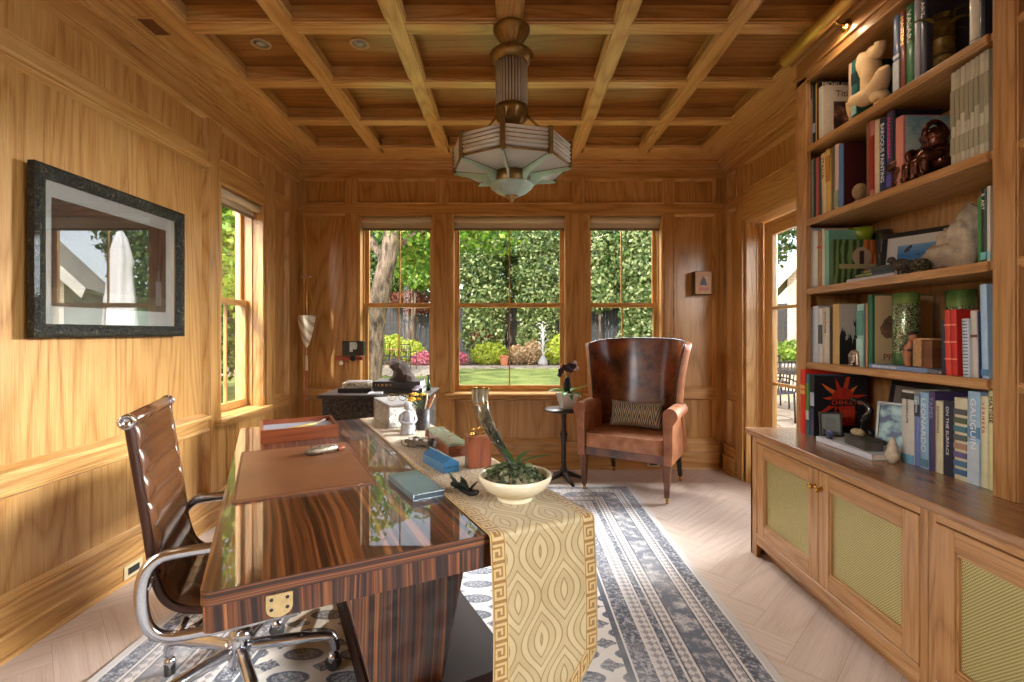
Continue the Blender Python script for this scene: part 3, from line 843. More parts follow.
# ---------------------------------------------------------------- leather wing chair, cushion, side table, orchid
def wing_chair():
    c = thing('wing_chair', 'worn brown leather wing chair with rolled arms standing by the garden window', 'armchair', (1.05, 4.07, 0), R(-31))
    # local: -y is the front, x to the viewer's right
    def inner(a, v, out=0.0):
        """a in -1..1 round the back, v 0..1 up"""
        z = .44+.80*v
        hw = .345+.055*max(v, 0)**2.2-.012*sin(v*pi)+out
        yb = .205+.105*v+out*.8
        x = hw*sin(a*1.5)/sin(1.5)
        wing = (.30+.06*sin(v*pi*.9))*(1-.25*(1-v))
        if v < .30: wing *= (.55+.45*v/.30)
        y = yb-wing*abs(a)**2.6
        z += .012*cos(a*2.2)*v-.03*abs(a)**4*v
        return Vector((x, y-out*.2*abs(a)**3, z))
    NU, NV = 28, 18
    mb = MB(); mb.grid(lambda u, v: inner(2*u-1, v), NU, NV); mb.build('back_lining', LEATHERD, c)
    mb = MB(); mb.grid(lambda u, v: inner(1-2*u, v*1.165-.165, .055), NU, NV)
    def rim(f0, f1, n):
        for i in range(n):
            mb.face([f0(i/n), f0((i+1)/n), f1((i+1)/n), f1(i/n)], None, 0, True)
    rim(lambda t: inner(2*t-1, 1), lambda t: inner(2*t-1, 1, .055), NU)
    rim(lambda t: inner(-1, t*1.165-.165), lambda t: inner(-1, t*1.165-.165, .055), NV); rim(lambda t: inner(1, 1-t*1.165), lambda t: inner(1, 1-t*1.165, .055), NV)
    mb.build('back_shell', LEATHERT, c, weld=True)
    path = [inner(-1, v/16, .006) for v in range(17)]+[inner(-1+2*k/28, 1, .006) for k in range(1, 28)]+[inner(1, 1-v/16, .006) for v in range(17)]
    mb = MB(); mb.tube(path, .0085, 8); mb.build('piping', plain('piping', srgb(56, 28, 18), .35), c)
    for s in (-1, 1):
        mb = MB()
        mb.grid(lambda u, v: Vector((s*(.365+.058*cos(pi*1.55*u-.35)), -.315+.36*v, .672+.058*sin(pi*1.55*u-.35)+.012*v)), 14, 8)
        # side walls of the arm
        mb.box(s*.318, s*.375, -.30, .10, .30, .685)
        mb.build('arm', LEATHERT, c, bevel=.008, weld=False)
        mb = MB(); pts = [(s*.365+.056*cos(a), .675+.056*sin(a)) for a in [R(-40)+k*R(260)/16 for k in range(17)]] if s > 0 else [(s*.365-.056*cos(a), .675+.056*sin(a)) for a in [R(-40)+k*R(260)/16 for k in range(17)]]
        if s > 0: outline = pts+[(.318, .66), (.318, .30), (.378, .30), (.385, .60)]
        else: outline = (pts+[(-.318, .66), (-.318, .30), (-.378, .30), (-.385, .60)])[::-1]
        mb.prism(outline, 0, .022, M=T(0, -.302, 0) @ RX(pi/2)); mb.build('arm_front', LEATHERT, c, bevel=.005)
    mb = MB(); mb.prism(rrect(-.314, .314, -.34, .21, .05, 5), .375, .485); mb.build('seat_cushion', leather('seat_leather', srgb(140, 82, 48), srgb(186, 128, 88), .4, 14), c, bevel=.028, seg=4)
    mb = MB(); mb.box(-.318, .318, -.318, .22, .30, .375); mb.build('seat_rail', LEATHERD, c, bevel=.008)
    for x, y, bk in ((-.335, -.285, 0), (.335, -.285, 0), (-.30, .27, 1), (.30, .27, 1)):
        mb = MB()
        if bk: mb.hexa([(x-.016, y+.07, .05), (x+.016, y+.07, .05), (x+.016, y+.10, .05), (x-.016, y+.10, .05), (x-.024, y-.03, .31), (x+.024, y-.03, .31), (x+.024, y+.02, .31), (x-.024, y+.02, .31)])
        else: mb.hexa([(x-.018, y-.018, .05), (x+.018, y-.018, .05), (x+.018, y+.018, .05), (x-.018, y+.018, .05), (x-.028, y-.028, .30), (x+.028, y-.028, .30), (x+.028, y+.028, .30), (x-.028, y+.028, .30)])
        lg = mb.build('leg', WALNUT if not bk else DARKW, c, bevel=.004)
        yy = y+.085 if bk else y
        mb = MB(); mb.tube([(x, yy, .052), (x, yy+.004, .032)], [.017, .011], 10); mb.lathe([(0, -.008), (.017, -.008), (.0185, 0), (.017, .008), (0, .008)], 14, M=T(x, yy+.006, .0195) @ RY(pi/2)); mb.build('caster', BRASS, lg)
wing_chair()
def cushion():
    g = G('zigzag_cushion'); u, v, _ = g.sep(g.coord('UV'))
    zz = ((u*5.0).pp(.5)*2.0)
    f = ((v*1.0+zz*.95)*2.6).fract()
    chk = ((u*36).fract() > .5)*1.0; chk2 = ((v*26).fract() > .5)*1.0
    ck = (chk-chk2).abs()
    lit = (f > .62).max((f > .32)*ck)
    col = g.mix(lit, srgb(44, 39, 33), srgb(196, 184, 152))
    cm = g.bsdf(col, .8, 0, None, .2, sheen=.3)
    o = thing('cushion', 'small lumbar cushion with cream and black zigzag weave on wing chair', 'cushion', (1.05, 4.07, 0), R(-31))
    mb = MB()
    def f(sg):
        def h(u, v):
            x = 2*u-1; z = 2*v-1
            th = .058*((1-abs(x)**3.0)*(1-abs(z)**3.0))**.5
            k = 1-.05*(1-abs(z)**2)*abs(x)**2
            return Vector((.225*x*(1-.04*(1-z*z)), sg*th, .112*z*(1-.10*(1-x*x))))
        return h
    M = T(.0, .055, .606) @ RX(R(-16))
    mb.grid(f(-1), 16, 12, M=M); mb.grid(lambda u, v: f(1)(1-u, v), 16, 12, M=M)
    mb.build('cushion_cover', cm, o, weld=True)
cushion()
t = thing('side_table', 'small dark round pedestal table beside the leather wing chair', 'side table', (.47, 4.22, 0))
mb = MB(); mb.lathe([(0, .615), (.13, .615), (.165, .622), (.168, .632), (.160, .640), (0, .640)], 32); mb.build('table_top', DARKW, t)
mb = MB(); mb.lathe([(.030, .06), (.032, .10), (.022, .14), (.021, .34), (.030, .40), (.034, .42), (.022, .45), (.018, .53), (.026, .60), (.05, .615)], 18); mb.build('column', DARKW, t)
for k in range(4):
    a = R(20+90*k); mb = MB()
    mb.tube([(.02*cos(a), .02*sin(a), .075), (.10*cos(a), .10*sin(a), .045), (.185*cos(a), .185*sin(a), .015)], [.026, .02, .014], 8); mb.build('foot', DARKW, t)
po = thing('potted_orchid', 'dark purple orchid with green leaves in tapered white pot on side table', 'plant', (.50, 4.22, .641), R(12))
mb = MB()
def sq(z, h): return [(-h, -h, z), (h, -h, z), (h, h, z), (-h, h, z)]
mb.hexa(sq(0, .048)+sq(.135, .084)); mb.hexa(sq(.128, .074)+sq(.137, .075)); mb.build('pot', WHITE, po, bevel=.006)
LEAFG = foliage('orchid_leaf', srgb(46, 96, 36), srgb(74, 130, 46), srgb(110, 160, 66), .35)
def blade(mb, base, d, L, w, lift, droop, n=8, M=None):
    d = Vector(d).normalized(); s = Vector((-d.y, d.x, 0))
    rows = []
    for i in range(n+1):
        t_ = i/n; p = Vector(base)+d*L*t_+Vector((0, 0, lift*t_-droop*t_*t_)); hw = w*sin(pi*min(.98, .12+.88*t_))**.7
        rows.append((p-s*hw+Vector((0, 0, .25*hw)), p, p+s*hw+Vector((0, 0, .25*hw))))
    vs = [tuple(q) for r in rows for q in r]; fs = []
    for i in range(n):
        for k in range(2): fs.append((i*3+k, i*3+k+1, (i+1)*3+k+1, (i+1)*3+k))
    mb.poly(vs, fs, None, 0, True, M)
for k, (a, L, l, dr) in enumerate(((-170, .20, .10, .09), (-35, .20, .13, .05), (160, .17, .14, .14), (-60, .15, .08, .10), (-120, .15, .10, .12), (30, .16, .12, .1), (90, .13, .12, .08), (-90, .12, .05, .09))):
    mb = MB(); blade(mb, (0, 0, .13), (cos(R(a)), sin(R(a)), 0), L*1.12, .027, l, dr); mb.build('leaf', LEAFG, po)
PURP = plain('orchid_petal', srgb(46, 18, 36), .5, var=.3, vscale=60); PALEP = plain('pale_petal', srgb(196, 170, 176), .5)
for st, hd in (((.0, 0, .13), (-.045, -.01, .36)), ((.01, 0, .13), (.05, .0, .38))):
    mb = MB(); mb.tube(smoothpath([st, (hd[0]*.4, 0, .26), hd], 5), .003, 6); mb.build('flower_stem', LEAFG, po)
k = 0
for (x, z, r, m) in ((-.055, .33, .026, PURP), (-.03, .36, .026, PURP), (-.005, .345, .024, PURP), (.02, .375, .026, PURP), (.05, .37, .024, PURP), (.085, .35, .022, PALEP), (.03, .335, .022, PURP), (-.07, .295, .02, PURP), (.075, .395, .018, PALEP)):
    mb = MB(); y = rng.uniform(-.03, .02)
    for q in range(5):
        a = q*2*pi/5+x*20; mb.ball((x+r*.6*cos(a), y-.004*(q % 2), z+r*.6*sin(a)), (r*.62, .006, r*.5), 8, 5)
    mb.ball((x, y-.010, z), (r*.3, .012, r*.3), 6, 4); mb.build('flower', m, po)
mb = MB(); mb.ball((.0, .0, .20), (.034, .03, .075), 12, 8, fn=lambda d: 1+.12*sin(d.x*20)); mb.build('dark_bulb', plain('dark_bulb', srgb(28, 30, 22), .5), po)
# ---------------------------------------------------------------- things on the desk
def dthing(name, label, cat, s, t, z=None, rot=0, group=None):
    x, y = DW(s, t); return thing(name, label, cat, (x, y, DT if z is None else z), DROT+rot, group)
RZ0 = DT+.0055                                     # on the runner
o = dthing('desk_pad', 'flat brown leather desk pad lying on the glossy desk', 'desk pad', .254, .93)
mb = MB(); mb.prism(rrect(-.226, .226, -.355, .355, .012), .0005, .008); mb.build('pad', LEATHERP, o, bevel=.002)
mb = MB()
for a, b, c, d in ((-.221, .221, -.351, -.347), (-.221, .221, .347, .351), (-.221, -.217, -.347, .347), (.217, .221, -.347, .347)): mb.box(a, b, c, d, .008, .0086)
mb.build('stitched_edge', plain('pad_edge', srgb(92, 56, 34), .5), o)
# tray with a feather pen
o = dthing('tray', 'open reddish wooden tray lined in grey on the desk beyond leather pad', 'tray', .283, 1.61)
x, y, h, w = .180, .158, .066, .011
mb = MB(); mb.box(-x, x, -y, -y+w, 0, h, 'x'); mb.box(-x, x, y-w, y, 0, h, 'x'); mb.box(-x, -x+w, -y+w, y-w, 0, h, 'y'); mb.box(x-w, x, -y+w, y-w, 0, h, 'y'); mb.box(-x+w, x-w, -y+w, y-w, 0, .008, 'x')
mb.build('tray_box', MAHOG, o, bevel=.002)
mb = MB(); mb.box(-x+w+.001, x-w-.001, -y+w+.001, y-w-.001, .0085, .040); mb.build('lining', plain('grey_felt', srgb(150, 150, 158), .9, var=.08), o)
o = dthing('quill_pen', 'gilt quill pen lying inside the open wooden tray', 'pen', .31, 1.59, DT+.0405, R(20))
mb = MB(); mb.tube([(-.10, 0, .006), (.02, .005, .009), (.07, .006, .010)], [.003, .007, .005], 8); mb.build('shaft', GOLD, o)
mb = MB(); mb.tube(smoothpath([(.06, .006, .012), (.10, .012, .020), (.125, .02, .026)], 4), [.004, .004, .007, .008, .009, .009, .008, .006, .003], 8, flat=.3); mb.build('feather', plain('feather', srgb(206, 196, 176), .7), o)
# jewelled shell
JEW = plain('encrusted_silver', srgb(150, 138, 118), .3, .7, var=.6, vscale=130, bump=.8, bscale=110)
o = dthing('shell_ornament', 'silver encrusted shell ornament lying on the leather desk pad', 'ornament', .345, 1.09, DT+.0088, R(14))
mb = MB(); mb.ball((0, 0, .017), (.078, .028, .020), 36, 20, fn=lambda d: 1+.10*sin(d.x*23+d.y*9)*sin(d.y*17)*sin(d.z*15+1)); mb.build('shell', JEW, o)
for k in range(9):
    a = k*.7; mb = MB(); mb.ball((-.055+.0135*k, .010*sin(a*2), .034-.00022*(k-4)**2), (.005, .005, .004), 8, 6); mb.build('stone', plain('stone', srgb(120+8*k, 60, 50), .15, coat=1) if k % 2 else SILVER, o)
mb = MB(); mb.tube(smoothpath([(.066, 0, .012), (.088, .002, .014), (.105, .004, .010)], 3), [.020, .020, .019, .018, .015, .012, .006], 10, flat=.6); mb.build('horn_tip', MAHOG, o)
# slate blue book
o = dthing('book', 'thin blue-grey book lying on the desk beside the table runner', 'book', .590, .472, None, R(4))
BG = plain('slate_cover', srgb(98, 118, 124), .35, coat=.4, var=.1, vscale=14)
mb = MB(); mb.box(-.055, .055, -.135, .135, .0005, .0035); mb.box(-.055, .055, -.135, .135, .0185, .0215); mb.box(-.055, -.051, -.135, .135, .0035, .0185); mb.build('cover', BG, o, bevel=.001)
mb = MB(); mb.box(-.0508, .052, -.131, .131, .0037, .0183); mb.build('pages', plain('dark_pages', srgb(70, 82, 88), .6), o)
# blue house box
BLUE = plain('blue_enamel', srgb(52, 116, 160), .3, coat=.5, var=.15, vscale=30)
o = dthing('house_box', 'small glossy blue house-shaped box on the table runner', 'box', .748, .667, RZ0, R(6))
mb = MB(); mb.prism([(-.033, 0), (.033, 0), (.033, .036), (0, .056), (-.033, .036)], -.10, .10, M=RX(pi/2) @ RZ(0)); mb.build('house', BLUE, o, bevel=.003)
mb = MB(); mb.box(-.002, .002, -.098, .098, .0555, .0575); mb.build('ridge', plain('pale_blue', srgb(150, 190, 214), .3), o)
mb = MB(); mb.box(-.0325, .0325, -.1012, -.0995, .020, .022); mb.build('lid_seam', plain('seam', srgb(24, 60, 92), .5), o)
# sleigh-shaped pewter tray of stones
PEW = plain('pewter', srgb(128, 120, 106), .42, .8, var=.3, vscale=60)
o = dthing('pewter_stand', 'little pewter sleigh-shaped stand holding stones on runner behind blue box', 'ornament', .775, 1.03, RZ0, R(-52))
mb = MB()
for yy in (-.030, .030): mb.tube(smoothpath([(-.088, yy, .030), (-.075, yy, .006), (0, yy, .004), (.07, yy, .004), (.084, yy, .016)], 4), .004, 6)
for xx in (-.05, 0, .05):
    for yy in (-.030, .030): mb.tube([(xx, yy, .004), (xx, yy, .020)], .003, 6)
mb.build('runners', PEW, o)
mb = MB(); mb.box(-.066, .066, -.036, .036, .019, .024); mb.box(-.066, .066, -.036, -.033, .024, .036); mb.box(-.066, .066, .033, .036, .024, .036); mb.box(-.066, -.063, -.033, .033, .024, .036); mb.box(.063, .066, -.033, .033, .024, .036); mb.build('tray', PEW, o, bevel=.001)
for k in range(8):
    x_ = -.048+.014*k; y_ = (-.014, .014)[k % 2]; r_ = rng.uniform(.010, .014)
    q = dthing('pebble', 'polished pebble in the little pewter sleigh stand', 'stone', .775, 1.03, RZ0, R(-52), 'pebbles in the pewter sleigh stand')
    mb = MB(); ph = rng.random()*6; mb.ball((0, 0, 0), (r_*1.1, r_*.9, r_*.8), 10, 7, fn=lambda d: 1+.15*sin(d.x*5+ph)); mb.build('stone', plain('pebble', (srgb(196, 190, 176), srgb(88, 84, 78), srgb(150, 128, 96))[k % 3], .3, var=.2), q)
    q.location = Matrix.Translation(q.location) @ RZ(DROT+R(-52)) @ Vector((x_, y_, .0245+r_*.8))
# bits between stand and slate box
o = dthing('wooden_block', 'tiny upright brown wooden block beside the pewter sleigh stand', 'block', .845, 1.14, RZ0)
mb = MB(); mb.prism(rrect(-.011, .011, -.014, .014, .004), 0, .058); mb.build('block', MAHOG, o, bevel=.002)
CRY = glass_thin('crystal', (.86, .9, .92, 1), 2, .12, .05)
for k, (s, t, h, lb) in enumerate(((.862, 1.08, .050, 'clear crystal figurine standing nearest the small brown wooden block'), (.826, .965, .036, 'short clear crystal figurine in front of the slate topped box'))):
    o = dthing('crystal_figurine', lb, 'figurine', s, t, RZ0)
    mb = MB(); mb.lathe([(0, 0), (.014, 0), (.015, .004), (.007, .009), (.011, h*.45), (.008, h*.62), (.011, h*.8), (.006, h*.97), (0, h)], 8, smooth=False); mb.build('crystal', plain('cut_crystal', srgb(176, 176, 178), .08, .3, var=.4, vscale=120, coat=1), o)
# long box with slate lid
o = dthing('jewellery_box', 'long reddish wooden box with greenish slate lid on table runner', 'box', .875, .975, RZ0, R(-3))
mb = MB(); mb.box(-.042, .042, -.20, .20, 0, .046, 'y'); mb.build('box_body', MAHOG, o, bevel=.002)
mb = MB(); mb.box(-.045, .045, -.204, .204, .047, .058, 'y'); mb.build('lid', plain('green_slate', srgb(138, 146, 122), .22, coat=.6, var=.16, vscale=10), o, bevel=.002)
mb = MB(); mb.box(-.012, .012, -.2025, -.2002, .036, .047); mb.build('clasp', BRASS, o)
# upright caddy + brass stopper
o = dthing('upright_box', 'upright reddish brown wooden box standing under the curved horn', 'box', .885, .604, RZ0, R(-6))
mb = MB(); mb.box(-.047, .047, -.030, .030, 0, .118, 'z'); mb.build('box_body', MAHOG, o, bevel=.002)
mb = MB(); mb.box(-.0475, .0475, -.0305, .0305, .1185, .127, 'x'); mb.build('lid', MAHOG, o, bevel=.002)
o = dthing('brass_stopper', 'tiny brass stopper bottle on top of upright wooden box', 'ornament', .858, .600, RZ0+.127)
mb = MB(); mb.lathe([(0, 0), (.010, 0), (.011, .004), (.006, .010), (.005, .018), (.009, .022), (.006, .028), (0, .03)], 12); mb.build('bottle', BRASS, o)
o = dthing('brass_arch', 'little brass wire arch on top of the upright wooden box', 'ornament', .893, .604, RZ0+.127)
mb = MB(); mb.tube(smoothpath([(-.018, 0, .001), (-.018, 0, .018), (0, 0, .026), (.018, 0, .018), (.018, 0, .001)], 4), .003, 6); mb.tube([(-.018, 0, .002), (.018, 0, .002)], .003, 6); mb.build('arch', BRASS, o)
# drinking horn
def horn():
    g = G('buffalo_horn'); P = g.coord('Object'); u, v, _ = g.sep(g.coord('UV')); x, y, z = g.sep(P)
    n_ = g.noise(g.mapping(P, (26, 26, 5)), 1, 4, .65)
    up = (z*9-2.0+n_*1.6).clamp()
    col = g.mix(up, srgb(34, 40, 34), g_ := g.ramp(n_, [(.3, srgb(64, 60, 48)), (.5, srgb(124, 108, 78)), (.7, srgb(190, 178, 146))]))
    m = g.bsdf(col, .18, 0, None, .5, .5)
    o = thing('drinking_horn', 'large polished dark curved horn standing tip down in the bowl', 'horn', (.012, 1.60, .80), 0)
    # path in local coordinates, tip first
    pts = smoothpath([(.006, .055, .033), (-.040, .12, .088), (-.082, .20, .135), (-.112, .26, .185), (-.128, .285, .235), (-.128, .295, .285)], 6)
    N = len(pts)
    rr = [.006+.030*(i/(N-1))**.75 for i in range(N)]
    mb = MB(); mb.tube(pts, rr, 18); mb.build('horn_body', m, o)
    i = int(N*.72); mb = MB(); d = (pts[i+1]-pts[i]).normalized()
    mb.tube([pts[i]-d*.002, pts[i]+d*.002], rr[i]+.0018, 18); mb.build('band', BRASS, o)
    t_ = (pts[-1]-pts[-2]).normalized(); mb = MB(); mb.tube([pts[-1]-t_*.006, pts[-1]+t_*.002], rr[-1]+.002, 18); mb.tube([pts[-1]+t_*.0022, pts[-1]+t_*.0026], rr[-1]-.004, 18, mi=1); mb.build('rim', [BRASS, IRON], o)
horn()
# bowl of dried pods
o = thing('bowl', 'wide cream ceramic bowl on the table runner near the desk end', 'bowl', (.016, 1.552, RZ0))
mb = MB(); mb.lathe([(0, 0), (.056, 0), (.058, .006), (.054, .012), (.075, .024), (.105, .045), (.119, .072), (.117, .082), (.112, .082), (.110, .072), (.098, .050), (.065, .030), (0, .024)], 40, rf=lambda a, z: 1+.012*sin(3*a)*(z > .05)); mb.build('bowl_body', CREAMC, o)
PODS = foliage('dried_pods', srgb(38, 46, 28), srgb(78, 88, 54), srgb(138, 140, 98), .45)
o = thing('dried_pods', 'heap of dried green seed pods filling the cream bowl', 'dried pods', (.016, 1.552, RZ0+.05)); o['kind'] = 'stuff'
mb = MB()
for k in range(170):
    a = rng.random()*2*pi; q = math.sqrt(rng.random())*.095; zz = .008+.045*(1-(q/.1)**2)+rng.uniform(-.008, .008)
    M = T(q*cos(a), q*sin(a), zz) @ RZ(rng.random()*6) @ RX(rng.uniform(-1, 1))
    if k % 3: mb.ball((0, 0, 0), (rng.uniform(.006, .011), rng.uniform(.006, .009), rng.uniform(.005, .009)), 6, 4, M=M)
    else: blade(mb, (0, 0, 0), (1, 0, 0), rng.uniform(.025, .04), .007, .012, .01, 4, M)
mb.build('pods', PODS, o); bpy.data.objects['pods']['kind'] = 'stuff'
LEAFD = foliage('dark_leaf', srgb(30, 52, 28), srgb(52, 84, 40), srgb(92, 120, 66), .3)
o = thing('leaf_sprig', 'sprig of long dark green leaves lying across the bowl of pods', 'leaves', (.016, 1.565, RZ0+.10))
for a, L, l, dr, w_ in ((10, .125, .045, .02, .011), (165, .12, .0, .03, .012), (60, .11, .05, .03, .010), (205, .10, .035, .06, .010), (-30, .09, .0, .03, .010), (120, .10, .06, .02, .009)):
    mb = MB(); blade(mb, (0, 0, .008), (cos(R(a)), sin(R(a)), 0), L, w_, l, dr); mb.build('leaf', LEAFD, o)
# dried pod with dark leaves
o = dthing('dried_artichoke', 'dark curled dried pod with leaves lying on runner before the bowl', 'dried plant', .722, .325, RZ0, R(100))
DKP = plain('dark_pod', srgb(30, 26, 26), .35, var=.4, vscale=40)
mb = MB(); mb.tube(smoothpath([(-.075, .0, .022), (-.04, 0, .010), (.0, 0, .008), (.05, .0, .012), (.09, .005, .010)], 5), [.003]+[.008+.006*sin(i/19*pi) for i in range(19)]+[.003], 8); mb.build('pod', DKP, o)
DKL = foliage('withered_leaf', srgb(24, 22, 26), srgb(48, 54, 48), srgb(112, 124, 100), .35)
for k in range(16):
    a = R(rng.uniform(20, 200)); mb = MB(); blade(mb, (rng.uniform(-.05, .06), rng.uniform(-.01, .01), .012), (cos(a), sin(a)*.7, 0), rng.uniform(.03, .06), .010, rng.uniform(.02, .06), .015, 5); mb.build('leaf', DKL, o)
# statue
STN = plain('grey_stone', srgb(168, 166, 166), .6, var=.22, vscale=60, bump=.4)
o = dthing('statuette', 'small pale grey stone figure of a robed woman on the runner', 'statuette', .795, 1.335, RZ0, R(0))
mb = MB(); mb.lathe([(0, 0), (.036, 0), (.038, .008), (.033, .012), (.036, .03), (.030, .07), (.034, .098), (.026, .116), (.010, .124), (.010, .130)], 20, rf=lambda a, z: 1+.10*sin(7*a+z*60)*(z < .11), M=Matrix.Diagonal((1, .85, 1, 1)).to_4x4())
mb.ball((0, 0, .146), (.018, .019, .022), 14, 10); mb.ball((0, .004, .152), (.022, .022, .022), 12, 8, fn=lambda d: 1.0 if d.y > -.3 else .8)
mb.build('figure', STN, o)
for s in (-1, 1):
    mb = MB(); mb.tube(smoothpath([(s*.030, 0, .108), (s*.040, -.010, .075), (s*.018, -.030, .062), (0, -.034, .066)], 4), [.010]*5+[.008]*5+[.006]*3, 8); mb.build('arm', STN, o)
# pencil pot with yellow flowers, each pencil a thing
BARK = plain('bark_pot', srgb(62, 56, 54), .5, var=.8, vscale=50, bump=.5)
o = dthing('pencil_pot', 'dark mottled pencil pot on the runner behind the grey statuette', 'pot', .905, 1.425, RZ0)
mb = MB(); mb.lathe([(0, 0), (.036, 0), (.038, .01), (.038, .118), (.034, .118), (.034, .01), (0, .008)], 24, rf=lambda a, z: 1+.03*sin(9*a)); mb.build('pot', BARK, o)
for k, (a, ln, tl, c, lb) in enumerate(((20, .20, .26, srgb(196, 140, 92), 'longest wooden pencil leaning far out of the dark pot'), (12, .18, .20, srgb(176, 96, 70), 'reddish pencil leaning in the middle of the dark pot'), (60, .19, .18, srgb(206, 178, 136), 'pale pencil standing steepest in the dark pot'))):
    p = dthing('pencil', lb, 'pencil', .905, 1.425, RZ0+.012, 0); p.rotation_euler = (0, 0, 0)
    mb = MB(); d = Vector((cos(R(a))*tl*1.6, sin(R(a))*tl*.5-.18*.3, .9)).normalized(); b0 = Vector((-d.x*.03, -d.y*.03, 0)); mb.tube([b0, b0+d*ln], .0042, 6); mb.build('wood', plain('pencil_paint', c, .4), p)
    mb = MB(); mb.tube([b0+d*ln, b0+d*(ln+.008)], [.0042, .002], 6); mb.build('tip', INKBR, p)
fl = dthing('dried_flowers', 'bunch of yellow and lilac dried flowers in the dark pencil pot', 'flowers', .905, 1.425, RZ0+.012)
YEL = plain('yellow_petal', srgb(214, 168, 40), .6, var=.2, vscale=80); LIL = plain('lilac_petal', srgb(186, 172, 196), .6, var=.2, vscale=80)
for k in range(14):
    x_ = rng.uniform(-.085, .005); y_ = rng.uniform(-.03, .03); z_ = .118+rng.uniform(.0, .075)+(.03 if x_ > -.04 else 0)
    mb = MB(); mb.tube([(x_*.2, y_*.4, .0), (x_*.35, y_*.6, .108), (x_, y_, z_)], .0016, 5); mb.build('stalk', LEAFD, fl)
    mb = MB()
    for q in range(6): a = q*pi/3; mb.ball((x_+.010*cos(a), y_+.010*sin(a), z_), (.009, .009, .007), 6, 4)
    mb.ball((x_, y_, z_+.005), .007, 6, 4); mb.build('bloom', LIL if z_ > .205 else YEL, fl)
# embossed silver box
g = G('embossed_silver'); P = g.coord('Object'); vv = g.noise(P, 36, 4, .7, 2.5); c_ = g.ramp(vv, [(.35, srgb(96, 88, 76)), (.5, srgb(176, 168, 152)), (.65, srgb(224, 220, 210))])
EMB = g.bsdf(c_, .32, .75, g.bump(vv, .9, .01), .5)
o = dthing('silver_box', 'embossed silver casket on the runner at the far end of desk', 'box', .820, 1.70, RZ0, R(2))
mb = MB(); mb.box(-.085, .085, -.175, .175, 0, .118); mb.build('casket', EMB, o, bevel=.004)
mb = MB(); mb.box(-.089, .089, -.179, .179, .1185, .134); mb.build('lid', SILVER, o, bevel=.004)
for sx in (-1, 1):
    for sy in (-1, 1): mb = MB(); mb.box(sx*.0855, sx*.0885, sy*.168, sy*.1785, 0, .118); mb.build('corner_strip', SILVER, o)
GR = plain('tortoise_gilt', srgb(170, 140, 70), .3, .6)
e = dthing('eyeglasses', 'pair of gilt eyeglasses lying on the embossed silver casket lid', 'eyeglasses', .82, 1.66, RZ0+.1342, R(-22))
for sx in (-1, 1):
    mb = MB(); mb.tube([(sx*.032+.024*cos(q*pi/8), 0, .021+.019*sin(q*pi/8)) for q in range(16)], .0022, 6, closed=True); mb.build('rim', GR, e)
    mb = MB(); mb.lathe([(0, 0), (.022, 0), (.022, .0008), (0, .0008)], 16, M=T(sx*.032, 0, .021) @ RX(pi/2)); mb.build('lens', GLASS, e)
    mb = MB(); mb.tube(smoothpath([(sx*.056, 0, .028), (sx*.058, .05, .022), (sx*.05, .10, .006), (sx*.045, .12, .004)], 4), .002, 6); mb.build('temple', GR, e)
mb = MB(); mb.tube(smoothpath([(-.009, 0, .024), (0, 0, .029), (.009, 0, .024)], 3), .002, 6); mb.build('bridge', GR, e)
# carved chest behind the desk
g = G('carved_wood'); P = g.coord('Object'); vv = g.noise(g.mapping(P, (1, .3, 1)), 24, 2, .5, 3.0); ed = (vv-.5).abs()*9
CARV = g.bsdf(g.ramp(ed, [(.1, srgb(112, 104, 96)), (.35, srgb(40, 34, 32)), (.8, srgb(18, 15, 14))]), .35, 0, g.bump(ed, .9, .02), .5, .3)
o = thing('carved_chest', 'dark carved wooden chest behind the far end of the desk', 'chest', (-.93, 3.52, .0105))
mb = MB(); mb.box(-.36, .36, -.22, .20, .10, .84, 'x'); mb.build('chest_body', CARV, o, bevel=.006)
mb = MB(); mb.box(-.385, .385, -.245, .215, .842, .868, 'x'); mb.build('chest_lid', DARKW, o, bevel=.008)
for sx in (-1, 1):
    for sy in (-.19, .17): mb = MB(); mb.lathe([(0, 0), (.022, 0), (.035, .04), (.03, .08), (.04, .10)], 14, M=T(sx*.31, sy, 0)); mb.build('foot', DARKW, o)
CZ = .8788
def flatbook(name, label, loc, rot, w, d, h, col, pages=PAPER, title=None, tm=None, group=None, tsize=.02, parts=True):
    o = thing(name, label, 'book', loc, rot, group)
    mb = MB(); b = .0028
    mb.box(-w/2, w/2, -d/2, d/2, .0004, b); mb.box(-w/2, w/2, -d/2, d/2, h-b, h); mb.box(-w/2, w/2, -d/2, -d/2+b, b, h-b); mb.build('cover', col, o, bevel=.001)
    mb = MB(); mb.box(-w/2+.003, w/2-.003, -d/2+b+.0003, d/2-.004, b+.0002, h-b-.0002); mb.build('pages', pages, o)
    if title: text('title', title, tsize, tm or INKW, o, T(-w/2+.02, -d/2-.0006, h/2) @ RX(pi/2))
    return o
flatbook('book', 'lower dark book under the rough brown rock on the carved chest', (-.785, 3.50, CZ), R(0), .34, .24, .028, plain('dark_green_cover', srgb(34, 38, 36), .4))
flatbook('book', 'thick black gilt-lettered book directly under the rough brown rock', (-.80, 3.50, CZ+.0285), R(1), .335, .23, .052, plain('black_cover', srgb(26, 24, 25), .35, coat=.3), title='I  II  III  IV  V', tm=GOLD, tsize=.022)
ROCK = plain('brown_rock', srgb(66, 50, 40), .8, var=.5, vscale=18, bump=.9, bscale=30)
o = thing('rock', 'rough brown pointed rock resting on the black books behind the desk', 'rock', (-.775, 3.49, CZ+.0815))
mb = MB()
OUT = [(-.100, .0), (.092, .0), (.088, .022), (.060, .050), (.048, .090), (.018, .128), (-.012, .142), (-.062, .136), (-.098, .118), (-.088, .090), (-.062, .066), (-.070, .030)]
lay = []
